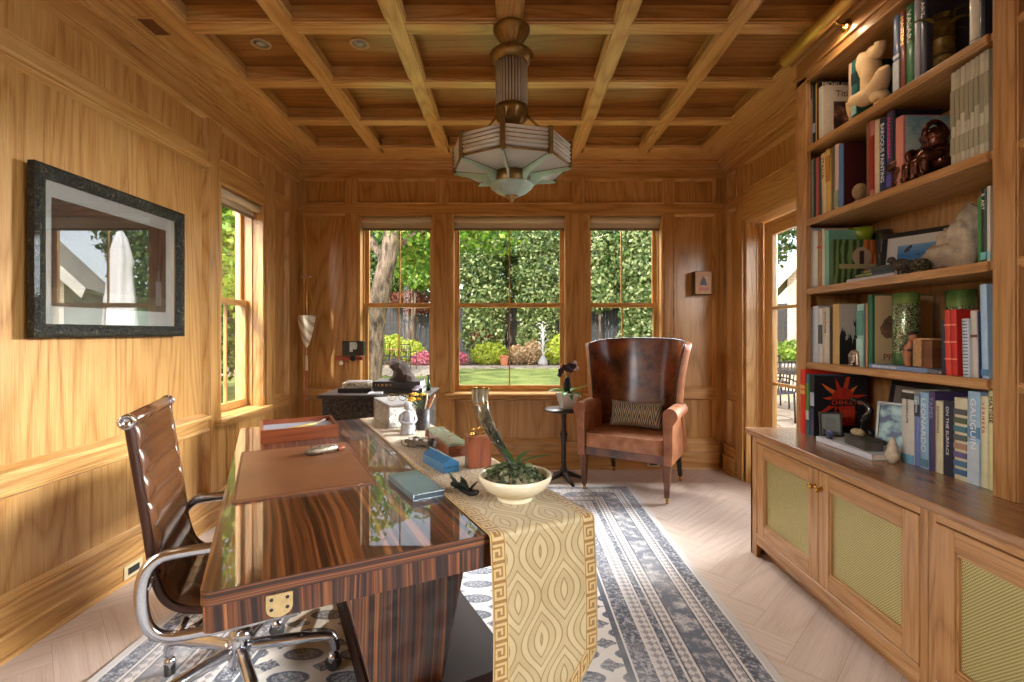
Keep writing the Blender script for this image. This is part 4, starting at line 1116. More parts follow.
for y_, k_ in ((-.07, .45), (-.055, .82), (-.02, 1.0), (.025, .97), (.055, .8), (.07, .45)):
    cxr, czr = -.005, .055
    lay.append([(cxr+(x_-cxr)*k_+.004*sin(i*7+y_*90), y_+.006*sin(i*5), max(.0005, czr+(z_-czr)*k_+.004*sin(i*3+y_*60)) if z_ > .001 else .0005) for i, (x_, z_) in enumerate(OUT)])
n_ = len(OUT)
mb.poly([p for l in lay for p in l], [(j*n_+i, j*n_+(i+1) % n_, (j+1)*n_+(i+1) % n_, (j+1)*n_+i) for j in range(len(lay)-1) for i in range(n_)]+[tuple(reversed(range(n_))), tuple((len(lay)-1)*n_+i for i in range(n_))], None, 0, False)
mb.build('stone', ROCK, o)
flatbook('book', 'black book lying under the ornate silver box on carved chest', (-1.10, 3.50, CZ), R(2), .235, .20, .030, plain('black_cloth', srgb(22, 22, 24), .5))
o = thing('silver_case', 'low ornate silver case on the black book on carved chest', 'box', (-1.095, 3.50, CZ+.0302), R(2))
mb = MB(); mb.prism(rrect(-.105, .105, -.075, .075, .02), 0, .034); mb.build('case', EMB, o, bevel=.008, seg=3)
mb = MB(); mb.prism(rrect(-.085, .085, -.058, .058, .02), .034, .044); mb.build('lid', SILVER, o, bevel=.005, seg=3)
o = thing('folded_paper', 'folded white paper beside the silver case on the carved chest', 'paper', (-.935, 3.36, CZ+.0005), R(8))
mb = MB(); mb.box(-.05, .05, -.06, .06, 0, .004); mb.box(-.048, .05, -.058, .058, .0045, .009, M=RY(R(-3))); mb.build('sheet', plain('white_paper', srgb(226, 228, 236), .7), o)
o = thing('green_bottle', 'thin green glass bottle at the right end of carved chest', 'bottle', (-.60, 3.55, CZ))
mb = MB(); mb.lathe([(0, 0), (.016, 0), (.017, .05), (.008, .075), (.007, .105), (.010, .108), (.010, .116), (0, .116)], 14); mb.build('bottle', plain('green_glass', srgb(40, 66, 38), .1, coat=1), o)
# ---------------------------------------------------------------- wall things
o = thing('wall_bracket', 'red wooden bar with black metal device mounted on wall by the garden window', 'wall ornament', (-1.53, 4.60, 1.06))
mb = MB(); mb.box(-.125, .13, -.030, .0, -.018, .018, 'x'); mb.build('bar', plain('red_paint', srgb(150, 66, 44), .5, var=.2), o, bevel=.003)
mb = MB(); mb.prism(rrect(-.035, .165, .028, .165, .010), 0, .075, M=T(0, -.03, 0) @ RX(pi/2)); mb.build('device_body', BLACK, o, bevel=.004)
mb = MB(); mb.prism([(-.034, .0), (-.006, .0), (-.006, .03), (.012, .02), (.030, .025), (.036, .045), (.036, .07), (.022, .090), (-.034, .090)], 0, .006, M=T(.07, -.1055, .065) @ RX(pi/2)); mb.build('grey_plate', plain('grey_plate', srgb(176, 184, 176), .5, var=.2), o, bevel=.002)
mb = MB(); mb.lathe([(0, 0), (.022, .0), (.026, .012), (.020, .03), (.010, .045), (0, .048)], 14, M=T(.06, -.085, .010) @ RX(0)); mb.ball((.06, -.085, -.006), (.026, .022, .020), 14, 8); mb.build('lens_knob', IRON, o)
mb = MB(); mb.lathe([(0, 0), (.018, 0), (.020, .006), (.010, .010), (0, .011)], 16, M=T(-.07, -.03, -.045) @ RX(pi/2)); mb.tube([(-.07, -.026, -.04), (-.07, -.02, -.01)], .004, 6); mb.build('white_disc', WHITE, o)
RED = plain('rose_lacquer', srgb(164, 92, 78), .35, coat=.3)
o = thing('walking_pole', 'slim rose lacquered pole with pale cross handle standing in corner', 'pole', (-1.905, 4.505, 0))
mb = MB(); mb.tube([(0, 0, .0), (0, 0, 1.80)], .0095, 10); mb.build('shaft', RED, o)
mb = MB(); mb.tube([(-.045, 0, 1.825), (.045, 0, 1.825)], .009, 8); mb.tube([(0, 0, 1.80), (0, 0, 1.84)], .012, 8); mb.build('handle', plain('bone', srgb(206, 190, 166), .5), o)
CON = G('woven_cone'); P = CON.coord('Object'); x, y, z = CON.sep(P)
CON = CON.bsdf(CON.mix((((x*14+z*9).fract()-.5).abs()*2 > .55)*.8, srgb(222, 216, 200), srgb(160, 148, 120)), .8)
o = thing('hanging_cone', 'cream woven cone basket with tassel hanging on cords from the pole', 'basket', (-1.875, 4.44, 1.815))
mb = MB(); mb.lathe([(0, -.665), (.03, -.60), (.062, -.48), (.083, -.355), (.078, -.355), (.055, -.48), (0, -.62)], 20); mb.build('cone', CON, o)
for a in range(4): mb = MB(); q = a*pi/2+.5; mb.tube(smoothpath([(0, .03, .03), (.025*cos(q), .03*sin(q), -.12), (.08*cos(q), .08*sin(q), -.355)], 4), .0045, 6); mb.build('cord', plain('ochre_cord', srgb(186, 130, 62), .8), o)
mb = MB(); mb.tube([(0, 0, -.66), (0, 0, -.72)], .003, 6); mb.lathe([(0, -.86), (.014, -.86), (.012, -.75), (.006, -.72), (0, -.715)], 10); mb.build('tassel', plain('tassel', srgb(210, 186, 160), .8), o)
# framed picture on the left wall
def framed():
    o = thing('framed_picture', 'large sepia picture with wide mat in carved black frame on left wall', 'picture', (XL+.010, 2.495, 1.655))
    hy, hz, fw = .468, .375, .060
    g = G('carved_black_frame'); P = g.coord('Object'); n_ = g.noise(P, 34, 3, .6, 2.2)
    fm = g.bsdf(g.ramp(n_, [(.42, srgb(12, 13, 10)), (.6, srgb(44, 43, 30)), (.74, srgb(112, 106, 78))]), .5, 0, g.bump(n_, 1.0, .012), .3, .1)
    mb = MB(); prof = [(0, 0), (0, .030), (.014, .040), (.034, .036), (.050, .026), (.060, .020), (.060, 0)]      # (inwards, out from wall)
    C = [(-hy, -hz), (hy, -hz), (hy, hz), (-hy, hz)]
    for i in range(4):
        a, b = C[i], C[(i+1) % 4]
        for k in range(len(prof)-1):
            (p0, q0), (p1, q1) = prof[k], prof[k+1]
            s = lambda c, p: (c[0]-math.copysign(p, c[0]), c[1]-math.copysign(p, c[1]))
            A, B, Cc, D = s(a, p0), s(b, p0), s(b, p1), s(a, p1)
            mb.face([(q0, *A), (q0, *B), (q1, *Cc), (q1, *D)], None, 0, False)
    mb.build('frame', fm, o)
    mb = MB(); mb.box(.002, .008, -hy+.05, hy-.05, -hz+.05, hz-.05); mb.build('mat_board', plain('mat_board', srgb(226, 221, 212), .8), o)
    g = G('sepia_print'); P = g.coord('Object'); x, y, z = g.sep(P); n_ = g.noise(P, 14, 4, .6)
    col = g.ramp(n_, [(.35, srgb(40, 30, 24)), (.65, srgb(84, 64, 50))])
    table = z < -.155
    col = g.mix(table, col, g.ramp(n_, [(.3, srgb(84, 72, 58)), (.7, srgb(128, 112, 92))]))
    bot = (y-.275).abs() < .022
    col = g.mix(bot*z.band(-.20, -.06), col, srgb(150, 146, 140)); col = g.mix(((y-.275).abs() < .008)*z.band(-.06, .0), col, srgb(120, 116, 110))
    mb = MB(); mb.box(.0085, .010, -.37, .335, -.235, .245); mb.build('print', g.bsdf(col, .5), o)
    mb = MB(); mb.box(.017, .019, -hy+.056, hy-.056, -hz+.056, hz-.056); mb.build('glazing', PICGLASS, o)
framed()
o = thing('icon_picture', 'small thick framed icon hung on back wall right of the windows', 'picture', (1.825, 4.603, 1.775))
mb = MB(); mb.box(-.080, .080, -.050, .035, -.11, .11, 'z'); mb.build('block', DARKW, o, bevel=.003)
mb = MB(); mb.box(-.076, .076, -.056, -.0505, -.106, .106); mb.build('panel', plain('icon_gold', srgb(170, 118, 66), .5, var=.2, vscale=40), o, bevel=.002)
mb = MB(); mb.prism([(-.036, -.03), (.036, -.03), (.018, .03), (0, .058), (-.018, .03)], 0, .001, M=T(0, -.0565, .005) @ RX(pi/2)); mb.build('dark_figure', plain('icon_dark', srgb(38, 24, 20), .5), o)
mb = MB(); mb.box(-.045, .05, -.0575, -.0565, -.075, -.045); mb.build('red_band', plain('icon_red', srgb(150, 76, 48), .5, var=.3, vscale=60), o)
def outlet(label, P, s, z, w_, h_, rot):
    o = thing('wall_outlet', label, 'outlet', P(s, z, .0405 if rot else .041))
    L = o.location
    w = Wall(P, 'L' if P is PL else 'B')
    w.bd(s-w_/2, s+w_/2, z-h_/2, z+h_/2, .0405, .046, 's'); a = w.mb.build('plate', plain('brass_plate_pale', srgb(206, 192, 150), .35, .4), None, bevel=.0015)
    w = Wall(P, 'L' if P is PL else 'B'); w.bd(s-w_*.3, s+w_*.3, z-h_*.24, z+h_*.24, .0462, .048, 's'); b = w.mb.build('socket', BLACK, None)
    for q in (a, b): q.parent = o; q.matrix_parent_inverse = Matrix.Translation(-L)
outlet('pale brass outlet plate on the left baseboard behind the office chair', PL, 2.555, .052, .125, .072, 1)
outlet('small brass outlet plate on the back baseboard behind the wing chair', PB, 1.37, .055, .12, .062, 0)
# ---------------------------------------------------------------- chandelier
def chandelier():
    o = thing('chandelier', 'octagonal art deco ceiling lamp with frosted glass panels and bronze column', 'ceiling light', (.008, 2.565, 0))
    mb = MB(); mb.lathe([(.0, 2.92), (.092, 2.92), (.098, 2.914), (.098, 2.905), (.090, 2.893), (.070, 2.862), (.048, 2.835), (.034, 2.818), (.026, 2.800), (.034, 2.795)], 64, rf=lambda a, z: 1+(.04*sin(16*a) if z < 2.88 else 0)); mb.build('canopy', BRONZE, o)
    mb = MB(); mb.lathe([(.030, 2.80), (.060, 2.797), (.112, 2.780), (.116, 2.772), (.108, 2.755), (.092, 2.730), (.080, 2.728)], 36); mb.build('upper_cup', BRONZE, o)
    mb = MB(); mb.lathe([(.064, 2.50), (.064, 2.735)], 20); mb.build('inner_tube', plain('inner_tube', srgb(150, 116, 70), .4, .6), o)
    for k in range(30):
        a = 2*pi*k/30; mb = MB(); mb.tube([(.080*cos(a), .080*sin(a), 2.495), (.080*cos(a), .080*sin(a), 2.742)], .0052, 6); mb.build('glass_rod', GLASSROD, o)
    mb = MB(); mb.lathe([(.086, 2.50), (.090, 2.497), (.088, 2.475), (.076, 2.430), (.050, 2.398), (.02, 2.388), (.016, 2.30), (.03, 2.27), (0, 2.27)], 36, rf=lambda a, z: 1+(.035*sin(14*a) if 2.39 < z < 2.49 else 0)); mb.build('lower_bowl', BRONZE, o)
    A0 = R(-98); RR = .312; zb, zt = 2.175, 2.285
    V = [Vector((RR*cos(A0+k*pi/4), RR*sin(A0+k*pi/4), 0)) for k in range(8)]
    hub = .098
    for k in range(8):
        v = V[k]; w_ = V[(k+1) % 8]; d = v.normalized(); e = (w_-v).normalized(); nrm = ((v+w_)/2).normalized()
        mb = MB(); tall = .10 if k == 0 else .02
        a = d*.006; s = Vector((-d.y, d.x, 0))*.011
        top = zt+(.080 if k == 0 else .012)
        c = [v-s-d*.012, v+s-d*.012, v+s+d*.008, v-s+d*.008]
        mb.hexa([(*p[:2], zb-.012) for p in c]+[(*p[:2], top) for p in c]); mb.build('corner_post', BRONZE, o, bevel=.002)
        pane = MB()
        a1, b1 = v+e*.014, w_-e*.014
        rail = MB()
        for z in (zb,): rail.tube([(*a1[:2], z), (*b1[:2], z)], .006, 4)
        rail.build('rail', BRONZE, o)
        for q in range(5):
            z = zb+.020+.0205*q; pm = MB(); pm.tube([(*a1[:2], z), (*b1[:2], z)],   .0082, 8); pm.build('glass_rod', GLASSROD, o)
        hv, hw = d*hub, w_.normalized()*hub
        zi = 2.150
        pm = MB(); pm.face([(*(v*.975)[:2], zb), (*(w_*.975)[:2], zb), (*hw[:2], zi), (*hv[:2], zi)]); pm.build('glass_panel', FROST, o, solid=.004)
        fm = MB(); s2 = Vector((-d.y, d.x, 0))
        # frosted fin hanging under each rib
        t1 = v*.985; t2 = hv*1.0
        f1 = t1+Vector((0, 0, 0)); mid = v*.55
        vs = [(*f1[:2], zb-.004), (*t2[:2], zi), (*(hv*1.03)[:2], zi-.075), (*mid[:2], zb-.052), (*(v*1.0)[:2], zb-.020)]
        fm.face(vs); fm.build('glass_fin', GREENG, o, solid=.006)
        bm_ = MB(); bm_.tube([(*f1[:2], zb-.002), (*t2[:2], zi-.002)], .0045, 6); bm_.build('rib', BRONZE, o)
        if k % 2 == 0:
            am = MB(); am.tube(smoothpath([(*(v*.98)[:2], zt), (*(d*.24)[:2], 2.345), (*(d*.14)[:2], 2.395), (*(d*.082)[:2], 2.455)], 5), .006, 6); am.build('arm', BRONZE, o)
    mb = MB(); mb.lathe([(hub-.01, 2.155), (hub, 2.15), (hub*.92, 2.12), (hub*.98, 2.09), (hub*.9, 2.085)], 32, rf=lambda a, z: 1+.03*sin(16*a)); mb.build('hub', BRONZE, o)
    mb = MB(); mb.lathe([(.112, 2.088), (.106, 2.072), (.078, 2.048), (.04, 2.030), (.014, 2.020), (0, 2.018)], 48, rf=lambda a, z: 1+.05*abs(sin(8*a))); mb.build('glass_dish', GREENG, o)
    mb = MB(); mb.lathe([(.070, 2.085), (.075, 2.07), (.055, 2.040), (.022, 2.018), (.010, 2.008), (.012, 2.0), (0, 1.994)], 24, rf=lambda a, z: 1+.05*sin(12*a)); mb.build('finial', BRONZE, o)
    mb = MB(); mb.lathe([(0, 2.21), (.10, 2.21), (.22, 2.245), (.22, 2.25), (0, 2.25)], 24); mb.build('reflector', plain('reflector', srgb(200, 196, 186), .5), o)
chandelier()
o = thing('picture_light', 'long polished brass tube picture light mounted above the bookshelves', 'lamp', (1.55, 2.40, 2.83))
mb = MB()
N = 12; prof = [(.034*cos(R(25)+k*R(262)/N), .034*sin(R(25)+k*R(262)/N)) for k in range(N+1)]
for k in range(N): (a, b), (c, d) = prof[k], prof[k+1]; mb.face([(a, -.31, b), (c, -.31, d), (c, .31, d), (a, .31, b)], None, 0, True)
mb.build('shade', plain('satin_brass', srgb(222, 182, 96), .42, .8), o, solid=.003, weld=True)
for s in (-1, 1): mb = MB(); mb.lathe([(0, 0), (.034, 0), (.034, .004), (0, .006)], 20, M=T(0, s*.31, 0) @ RX(-s*pi/2)); mb.build('end_cap', BRASS, o)
mb = MB(); mb.tube([(0, -.29, -.006), (0, .29, -.006)], .012, 10); mb.build('tube_bulb', plain('tube_bulb', srgb(236, 228, 206), .4), o)
mb = MB(); mb.tube(smoothpath([(.01, 0, .03), (.05, 0, .035), (.085, 0, .01), (.125, 0, .0)], 5), .008, 8); mb.lathe([(0, 0), (.03, 0), (.03, .008), (.02, .014), (0, .014)], 18, M=T(.131, 0, 0) @ RY(-pi/2)); mb.build('bracket', BRASS, o)
for k, (x, y, lb) in enumerate(((-.892, 2.86, 'round recessed downlight in the coffer left of the ceiling lamp'), (-1.48, 2.86, 'round recessed downlight in the coffer nearest the left wall'))):
    o = thing('downlight', lb, 'downlight', (x, y, ZP))
    mb = MB(); mb.lathe([(.058, 0), (.058, -.006), (.050, -.008), (.042, -.004), (.042, 0)], 28, cap=False); mb.build('trim_ring', plain('downlight_ring', srgb(176, 140, 96), .4), o)
    mb = MB(); mb.lathe([(0, -.0015), (.042, -.0015), (.042, -.0005), (0, -.0005)], 24); mb.ball((0, 0, -.004), (.028, .028, .006), 16, 8); mb.build('lens', plain('downlight_lens', srgb(150, 152, 146), .2), o)

o = thing('ceiling_vent', 'small dark recessed slot in the ceiling soffit above left wall', 'vent', (-1.90, 2.57, ZC+.014))
mb = MB()
for a, b, c, d in ((-.055, .055, -.085, -.070), (-.055, .055, .070, .085), (-.055, -.042, -.070, .070), (.042, .055, -.070, .070)): mb.box(a, b, c, d, -.006, 0)
mb.build('frame', OAKT, o, bevel=.001)
mb = MB(); mb.box(-.042, .042, -.07, .07, -.0015, -.0005); mb.build('grille', plain('dark_slot', srgb(112, 66, 32), .6), o)
# ---------------------------------------------------------------- cabinets and bookcase
XF, XC = 1.43, 1.68
MESH = None
def meshmat():
    g = G('brass_wire_mesh'); u, v, _ = g.sep(g.coord('UV'))
    a, b = (u+v)*92, (u-v)*92
    w1 = ((a.fract()-.5).abs() < .24); w2 = ((b.fract()-.5).abs() < .24)
    over = (((a.floor()+b.floor())*.5).fract() > .25)
    h = w1*.6+w2*.4
    col = g.mix(w1.max(w2), srgb(92, 82, 44), srgb(196, 180, 116))
    col = g.mix(over*w1*w2*.4, col, srgb(216, 204, 146))
    return g.bsdf(col, .42, .35, g.bump(h, .6, .004), .5)
MESH = meshmat()
YS = [2.862, .48]
def cab(name, label, y1, y0, ends, doors):
    """cabinet run from y1 (far) to y0 (near)"""
    o = thing(name, label, 'cabinet', (XF, y1, 0))
    def B(mb, x0, x1, ya, yb, z0, z1, g='z'): mb.box(x0, x1, ya-y1, yb-y1, z0, z1, g)
    D = XR-XF-.002
    mb = MB()
    B(mb, .0, D, y1-.020, y1, .0, .695, 'z') if ends[0] else B(mb, .02, D, y1-.01, y1, .06, .695)
    B(mb, .02, D, y0, y0+.012, .06, .695); B(mb, .022, D, y0+.012, y1-.02, .10, .115, 'y'); B(mb, D-.012, D, y0, y1-.02, .0, .695)
    B(mb, .06, .075, y0, y1-.02, .0, .10, 'y')
    mb.build('carcass', OAKC, o, bevel=.0015, seg=1)
    mb = MB()
    fl = y1-(.065 if ends[0] else .03)
    B(mb, 0, .022, fl, y1-(.0 if not ends[0] else .0), .0 if ends[0] else .075, .695); B(mb, 0, .022, y0, y0+.03, .075, .695)
    B(mb, 0, .022, y0+.03, fl, .668, .695, 'y'); B(mb, 0, .022, y0+.03, fl, .075, .135, 'y')
    B(mb, -.006, 0, y0+.03, fl, .128, .140, 'y')
    mb.build('face_frame', OAKC, o, bevel=.002, seg=1)
    for (da, db, knob) in doors:                   # da far edge, db near edge
        mb = MB(); s = .070; z0, z1 = .142, .664; t0, t1 = -.004, .018
        B(mb, t0, t1, da-s, da, z0, z1); B(mb, t0, t1, db, db+s, z0, z1); B(mb, t0, t1, db+s, da-s, z1-s, z1, 'y'); B(mb, t0, t1, db+s, da-s, z0, z0+s, 'y')
        m = .010
        for (a, b, c, d, g_) in ((db+s, da-s, z1-s-m, z1-s, 'y'), (db+s, da-s, z0+s, z0+s+m, 'y'), (da-s-m, da-s, z0+s, z1-s, 'z'), (db+s, db+s+m, z0+s, z1-s, 'z')): B(mb, t0+.004, t1, a, b, c, d, g_)
        dd = mb.build('door', OAKC, o, bevel=.003, seg=2)
        mb = MB(); Y0, Y1, Z0, Z1 = db+s+.002-y1, da-s-.002-y1, z0+s+.002, z1-s-.002
        mb.face([(.011, Y0, Z0), (.011, Y0, Z1), (.011, Y1, Z1), (.011, Y1, Z0)], [(Y0, Z0), (Y0, Z1), (Y1, Z1), (Y1, Z0)])
        mb.build('mesh_panel', MESH, dd, solid=.002)
        ky = (da-.022 if knob > 0 else db+.022)-y1
        mb = MB(); mb.lathe([(0, 0), (.011, 0), (.011, .003), (.006, .006), (.006, .014), (.013, .020), (.014, .026), (.009, .031), (0, .032)], 18, M=T(t0, ky, .585) @ RY(-pi/2)); mb.build('knob', BRASS, dd)
    return o
cab('base_cabinet', 'oak base cabinet with two brass mesh doors below the first bookshelf bay', 2.862, 1.652, (1, 0), [(2.782, 2.233, -1), (2.229, 1.683, 1)])
cab('base_cabinet', 'oak base cabinet with brass mesh doors nearest the camera at far right', 1.648, .45, (0, 0), [(1.617, 1.068, -1), (1.064, .482, 1)])
ct = thing('countertop', 'long oak countertop over the mesh-door cabinets below the bookshelves', 'countertop', (XF, 2.895, .6955))
mb = MB(); mb.box(-.022, XR-XF-.002, -2.445, 0, .010, .040, 'y'); mb.box(-.010, XR-XF-.002, -2.445, -.012, 0, .010, 'y'); mb.build('worktop', wood('oak_counter', srgb(104, 70, 40), srgb(140, 98, 62), srgb(166, 122, 82), rough=.26, coat=.5, freq=1.6), ct, bevel=.006, seg=3)
CT = .7357
bc = thing('bookcase', 'tall built-in oak bookcase filled with books and ornaments along right wall', 'bookcase', (XC, 2.83, CT))
SZ = [2.358, 1.943, 1.554, 1.135]
def BB(mb, x0, x1, ya, yb, z0, z1, g='z', mi=0): mb.box(x0-XC, x1-XC, ya-2.83, yb-2.83, z0-CT, z1-CT, g, mi)
XBK = 2.03
def bcp(nm, boxes, bev=.0025, mats=OAKC):
    mb = MB()
    for b in boxes: BB(mb, *b)
    return mb.build(nm, mats, bc, bevel=bev, seg=2)
bcp('side_panel', [(XC+.02, XR-.002, 2.79, 2.83, CT, 2.918)])
bcp('stile', [(XC, XC+.02, 2.735, 2.83, CT, 2.76), (XC+.02, XC+.028, 2.735, 2.742, CT, 2.74)])
bcp('divider', [(XC+.02, XBK, 1.652, 1.672, CT, 2.74)])
bcp('stile', [(XC-.004, XC+.02, 1.600, 1.674, CT, 2.76), (XC+.001, XC+.028, 1.594, 1.600, CT, 2.74), (XC+.001, XC+.028, 1.674, 1.680, CT, 2.74)])
bcp('side_panel', [(XC+.02, XR-.002, .50, .54, CT, 2.918)]); bcp('stile', [(XC, XC+.02, .50, .58, CT, 2.76)])
bcp('back_panel', [(XBK, XR-.002, a, b, CT, 2.918, 'z') for a, b in ((.54, .9), (.9, 1.3), (1.3, 1.652), (1.652, 2.0), (2.0, 2.4), (2.4, 2.79))], .001)
bcp('header', [(XC, XC+.02, .50, 2.83, 2.722, 2.916, 'y'), (XC-.006, XC, .5, 2.83, 2.722, 2.732, 'y'), (XC-.014, XC, .50, 2.842, 2.772, 2.786, 'y'), (XC-.026, XC, .50, 2.846, 2.862, 2.880, 'y'), (XC-.04, XC, .50, 2.846, 2.880, 2.916, 'y'), (XC+.02, XBK, .54, 2.79, 2.74, 2.76, 'y')])
for z in SZ:
    for a, b in ((1.672, 2.79), (.54, 1.652)):
        bcp('shelf', [(XC+.018, XBK, a, b, z-.030, z, 'y'), (XC+.006, XC+.018, a+.06 if a < 1 else a+.03, b-.055 if a > 1 else b-.022, z-.036, z, 'y'), (XC+.002, XC+.006, a+.03, b-.055 if a > 1 else b-.022, z-.028, z-.008, 'y')], .003)
o = thing('wall_vent', 'small brass vent in the toe recess under the mesh-door cabinet', 'vent', (XF+.0595, 2.54, .05))
mb = MB(); mb.box(-.004, -.0004, -.066, .066, -.028, .028); mb.build('plate', plain('pale_brass', srgb(206, 190, 150), .4, .5), o, bevel=.001)
mb = MB()
for k in range(9): mb.box(-.0048, -.0042, -.055+.0128*k, -.049+.0128*k, -.02, .02)
mb.build('slots', IRON, o)
# ---------------------------------------------------------------- books and ornaments on the shelves
def ypx(px, X=1.715): return 482*X/(px-510)
BKG = {0: 'books on the top shelf', 1: 'books on the second shelf', 2: 'books on the third shelf', 3: 'books on the fourth shelf', 4: 'books on the countertop', 5: 'books in the nearer bookcase bay'}
FLOORS = SZ+[CT]
_bm = {}
def cov(c, rough=.45):
    if (c, rough) not in _bm: _bm[(c, rough)] = plain('book_cover', srgb(*c), rough, var=.08, vscale=30, coat=.1)
    return _bm[(c, rough)]
def book(sh, pl, pr, yt, c, label, depth=.21, X=1.715, lean=0, title=None, tm=INKW, ts=None, bands=None, spiral=False, hmax=None, name='book', dy=0, art=None, soft=False, z=None):
    yL, yR = ypx(pl, X), ypx(pr, X); w = yL-yR; ym = (yL+yR)/2+dy
    z0 = FLOORS[sh]+.0004 if z is None else z
    h = 1.3+(333-yt)*ym/482-z0
    lim = [.348, .376, .356, .385, .368][sh]
    h = min(h, lim if hmax is None else hmax)
    w -= .0012
    o = thing(name, label, 'book', (X, ym, z0), 0, BKG[sh], tilt=(R(lean), 0))
    mb = MB(); b = .0022 if w > .012 else .0008
    n = 4 if w > .016 else 1
    # spine (slightly rounded), two boards
    for k in range(n):
        a0 = -w/2+w*k/n; a1 = -w/2+w*(k+1)/n
        r0 = -.0035*(1-(2*k/n-1)**2) if n > 1 else 0; r1 = -.0035*(1-(2*(k+1)/n-1)**2) if n > 1 else 0
        mb.hexa([(r0, a0, 0), (b, a0, 0), (b, a1, 0), (r1, a1, 0), (r0, a0, h), (b, a0, h), (b, a1, h), (r1, a1, h)])
    mb.box(b, depth, -w/2, -w/2+b, 0, h); mb.box(b, depth, w/2-b, w/2, 0, h)
    cv = mb.build('cover', cov(c), o)
    if w > .007:
        mb = MB(); mb.box(b+.0005, depth-.004, -w/2+b+.0001, w/2-b-.0001, .003, h-.004); mb.build('pages', PAPER, o)
    if bands:
        for (f0, f1, cc) in bands:
            mb = MB(); mb.box(-.0046 if n > 1 else -.0008, .0, -w/2+.0006, w/2-.0006, h*f0, h*f1); mb.build('spine_label', cov(cc), o)
    if title:
        size = ts or min(w*.78, .03)
        text('title', title, size, tm, o, T(-.0052 if n > 1 else -.0012, 0, h*.93) @ Matrix(((0, 0, -1, 0), (0, -1, 0, 0), (-1, 0, 0, 0), (0, 0, 0, 1))), sx=min(1.4, (h*.82)/(size*.62*len(title))))
    if spiral:
        mb = MB(); k = int(h/.0125)
        for i in range(k): z_ = .01+i*(h-.02)/max(1, k-1); mb.tube([(-.006*cos(q*pi/4)-.001, w*.35*sin(q*pi/4), z_) for q in range(8)], .0014, 4, closed=True)
        mb.build('spiral_binding', IRON, o)
    if art: art(o, w, h, depth)
    return o
def bk(sh, rows, **k):
    for r in rows: book(sh, *r[:5], **(r[5] if len(r) > 5 else {}), **k)
def facepanel(o, w, x0, x1, z0, z1, m, nm='cover_print', e=.0006):
    mb = MB(); mb.box(x0, x1, -w/2-e, -w/2-.0001, z0, z1); return mb.build(nm, m, o)
def ftext(o, w, body, size, x, z, m, align='LEFT'):
    text('cover_title', body, size, m, o, T(x, -w/2-.001, z) @ RX(pi/2), align, sx=1)
def art_portrait(o, w, h, d):
    g = G('portrait_print'); P = g.coord('Object'); n_ = g.noise(P, 16, 3, .6)
    facepanel(o, w, .055, d-.012, .02, h*.70, g.bsdf(g.ramp(n_, [(.42, srgb(38, 22, 22)), (.55, srgb(96, 66, 52)), (.68, srgb(186, 128, 96))]), .5))
    ftext(o, w, 'Titian', .050, .065, h*.84, INKBR)
def art_top(s):
    def f(o, w, h, d): ftext(o, w, s, .030, .02, h-.022, INKW)
    return f
def art_sunburst(o, w, h, d):
    cx, cz = .155, h*.62
    for k in range(11):
        a = R(8+k*34); L = (.13, .10, .15, .11)[k % 4]; bw = .26
        e = .0008+.0002*(k % 3)
        mb = MB(); pts = [(cx+.05*cos(a-bw), cz+.05*sin(a-bw)), (cx+.05*cos(a+bw), cz+.05*sin(a+bw)), (cx+L*.8*cos(a+.10), cz+L*.8*sin(a+.10)), (cx+L*1.12*cos(a), cz+L*1.12*sin(a))]
        pts = [(min(max(p, .004), d-.002), min(max(q, .004), h-.003)) for p, q in pts]
        mb.face([(p, -w/2-e, q) for p, q in pts]); mb.build('cover_print', plain('ember', (srgb(190, 52, 30), srgb(224, 110, 48), srgb(204, 74, 36))[k % 3], .4), o)
    mb = MB(); mb.face([(cx+.062*cos(q*pi/8), -w/2-.0015, cz+.062*sin(q*pi/8)) for q in range(16)]); mb.build('cover_print', plain('ember_core', srgb(176, 46, 30), .4, var=.3, vscale=40), o)
    facepanel(o, w, .11, .22, .06, h*.5, plain('ember_low', srgb(186, 54, 34), .5, var=.3, vscale=30), e=.0010)
    facepanel(o, w, .085, .235, h*.50, h*.61, INKB, e=.0018); text('cover_title', 'CHIHULY', .034, plain('ember_text', srgb(226, 70, 40), .5), o, T(.092, -w/2-.0021, h*.555) @ RX(pi/2), sx=.98)
def art_jungle(o, w, h, d):
    g = G('jungle_print'); P = g.coord('Object'); x, y, z = g.sep(P)
    st = g.wave(g.mapping(P, (1, 1, .45)), 9, 6, 3, 1.5)
    lf = g.mix(x > .16, g.ramp(st, [(.3, srgb(48, 70, 40)), (.7, srgb(120, 150, 92))]), g.ramp(st, [(.3, srgb(150, 74, 34)), (.7, srgb(206, 120, 62))]))
    r = ((x-.15)*(x-.15)+(z-h*.62)*(z-h*.62)).sqrt()
    lf = g.mix(r < .050, lf, srgb(188, 164, 134)); lf = g.mix(((x-.15).abs() < .012)*z.band(h*.3, h*.75), lf, srgb(62, 46, 40))
    lf = g.mix(z.band(h*.36, h*.46)*((x-.15).abs() < .12), lf, srgb(180, 164, 120))
    facepanel(o, w, .002, d-.002, .002, h-.002, g.bsdf(lf, .4))
def art_print(o, w, h, d):
    g = G('chestnut_print'); P = g.coord('Object'); x, y, z = g.sep(P); n_ = g.noise(P, 15, 3, .6)
    r = ((x-.10)*(x-.10)+(z-h*.55)*(z-h*.55)).sqrt()
    m = ((r*-9+1.05+n_*.8) > .95)
    facepanel(o, w, .012, d-.003, .004, h-.004, g.bsdf(g.mix(m, srgb(196, 170, 126), g.ramp(n_, [(.4, srgb(46, 32, 26)), (.7, srgb(150, 118, 86))])), .5))
    ftext(o, w, 'PRINT', .046, .05, h*.14, INKBR)
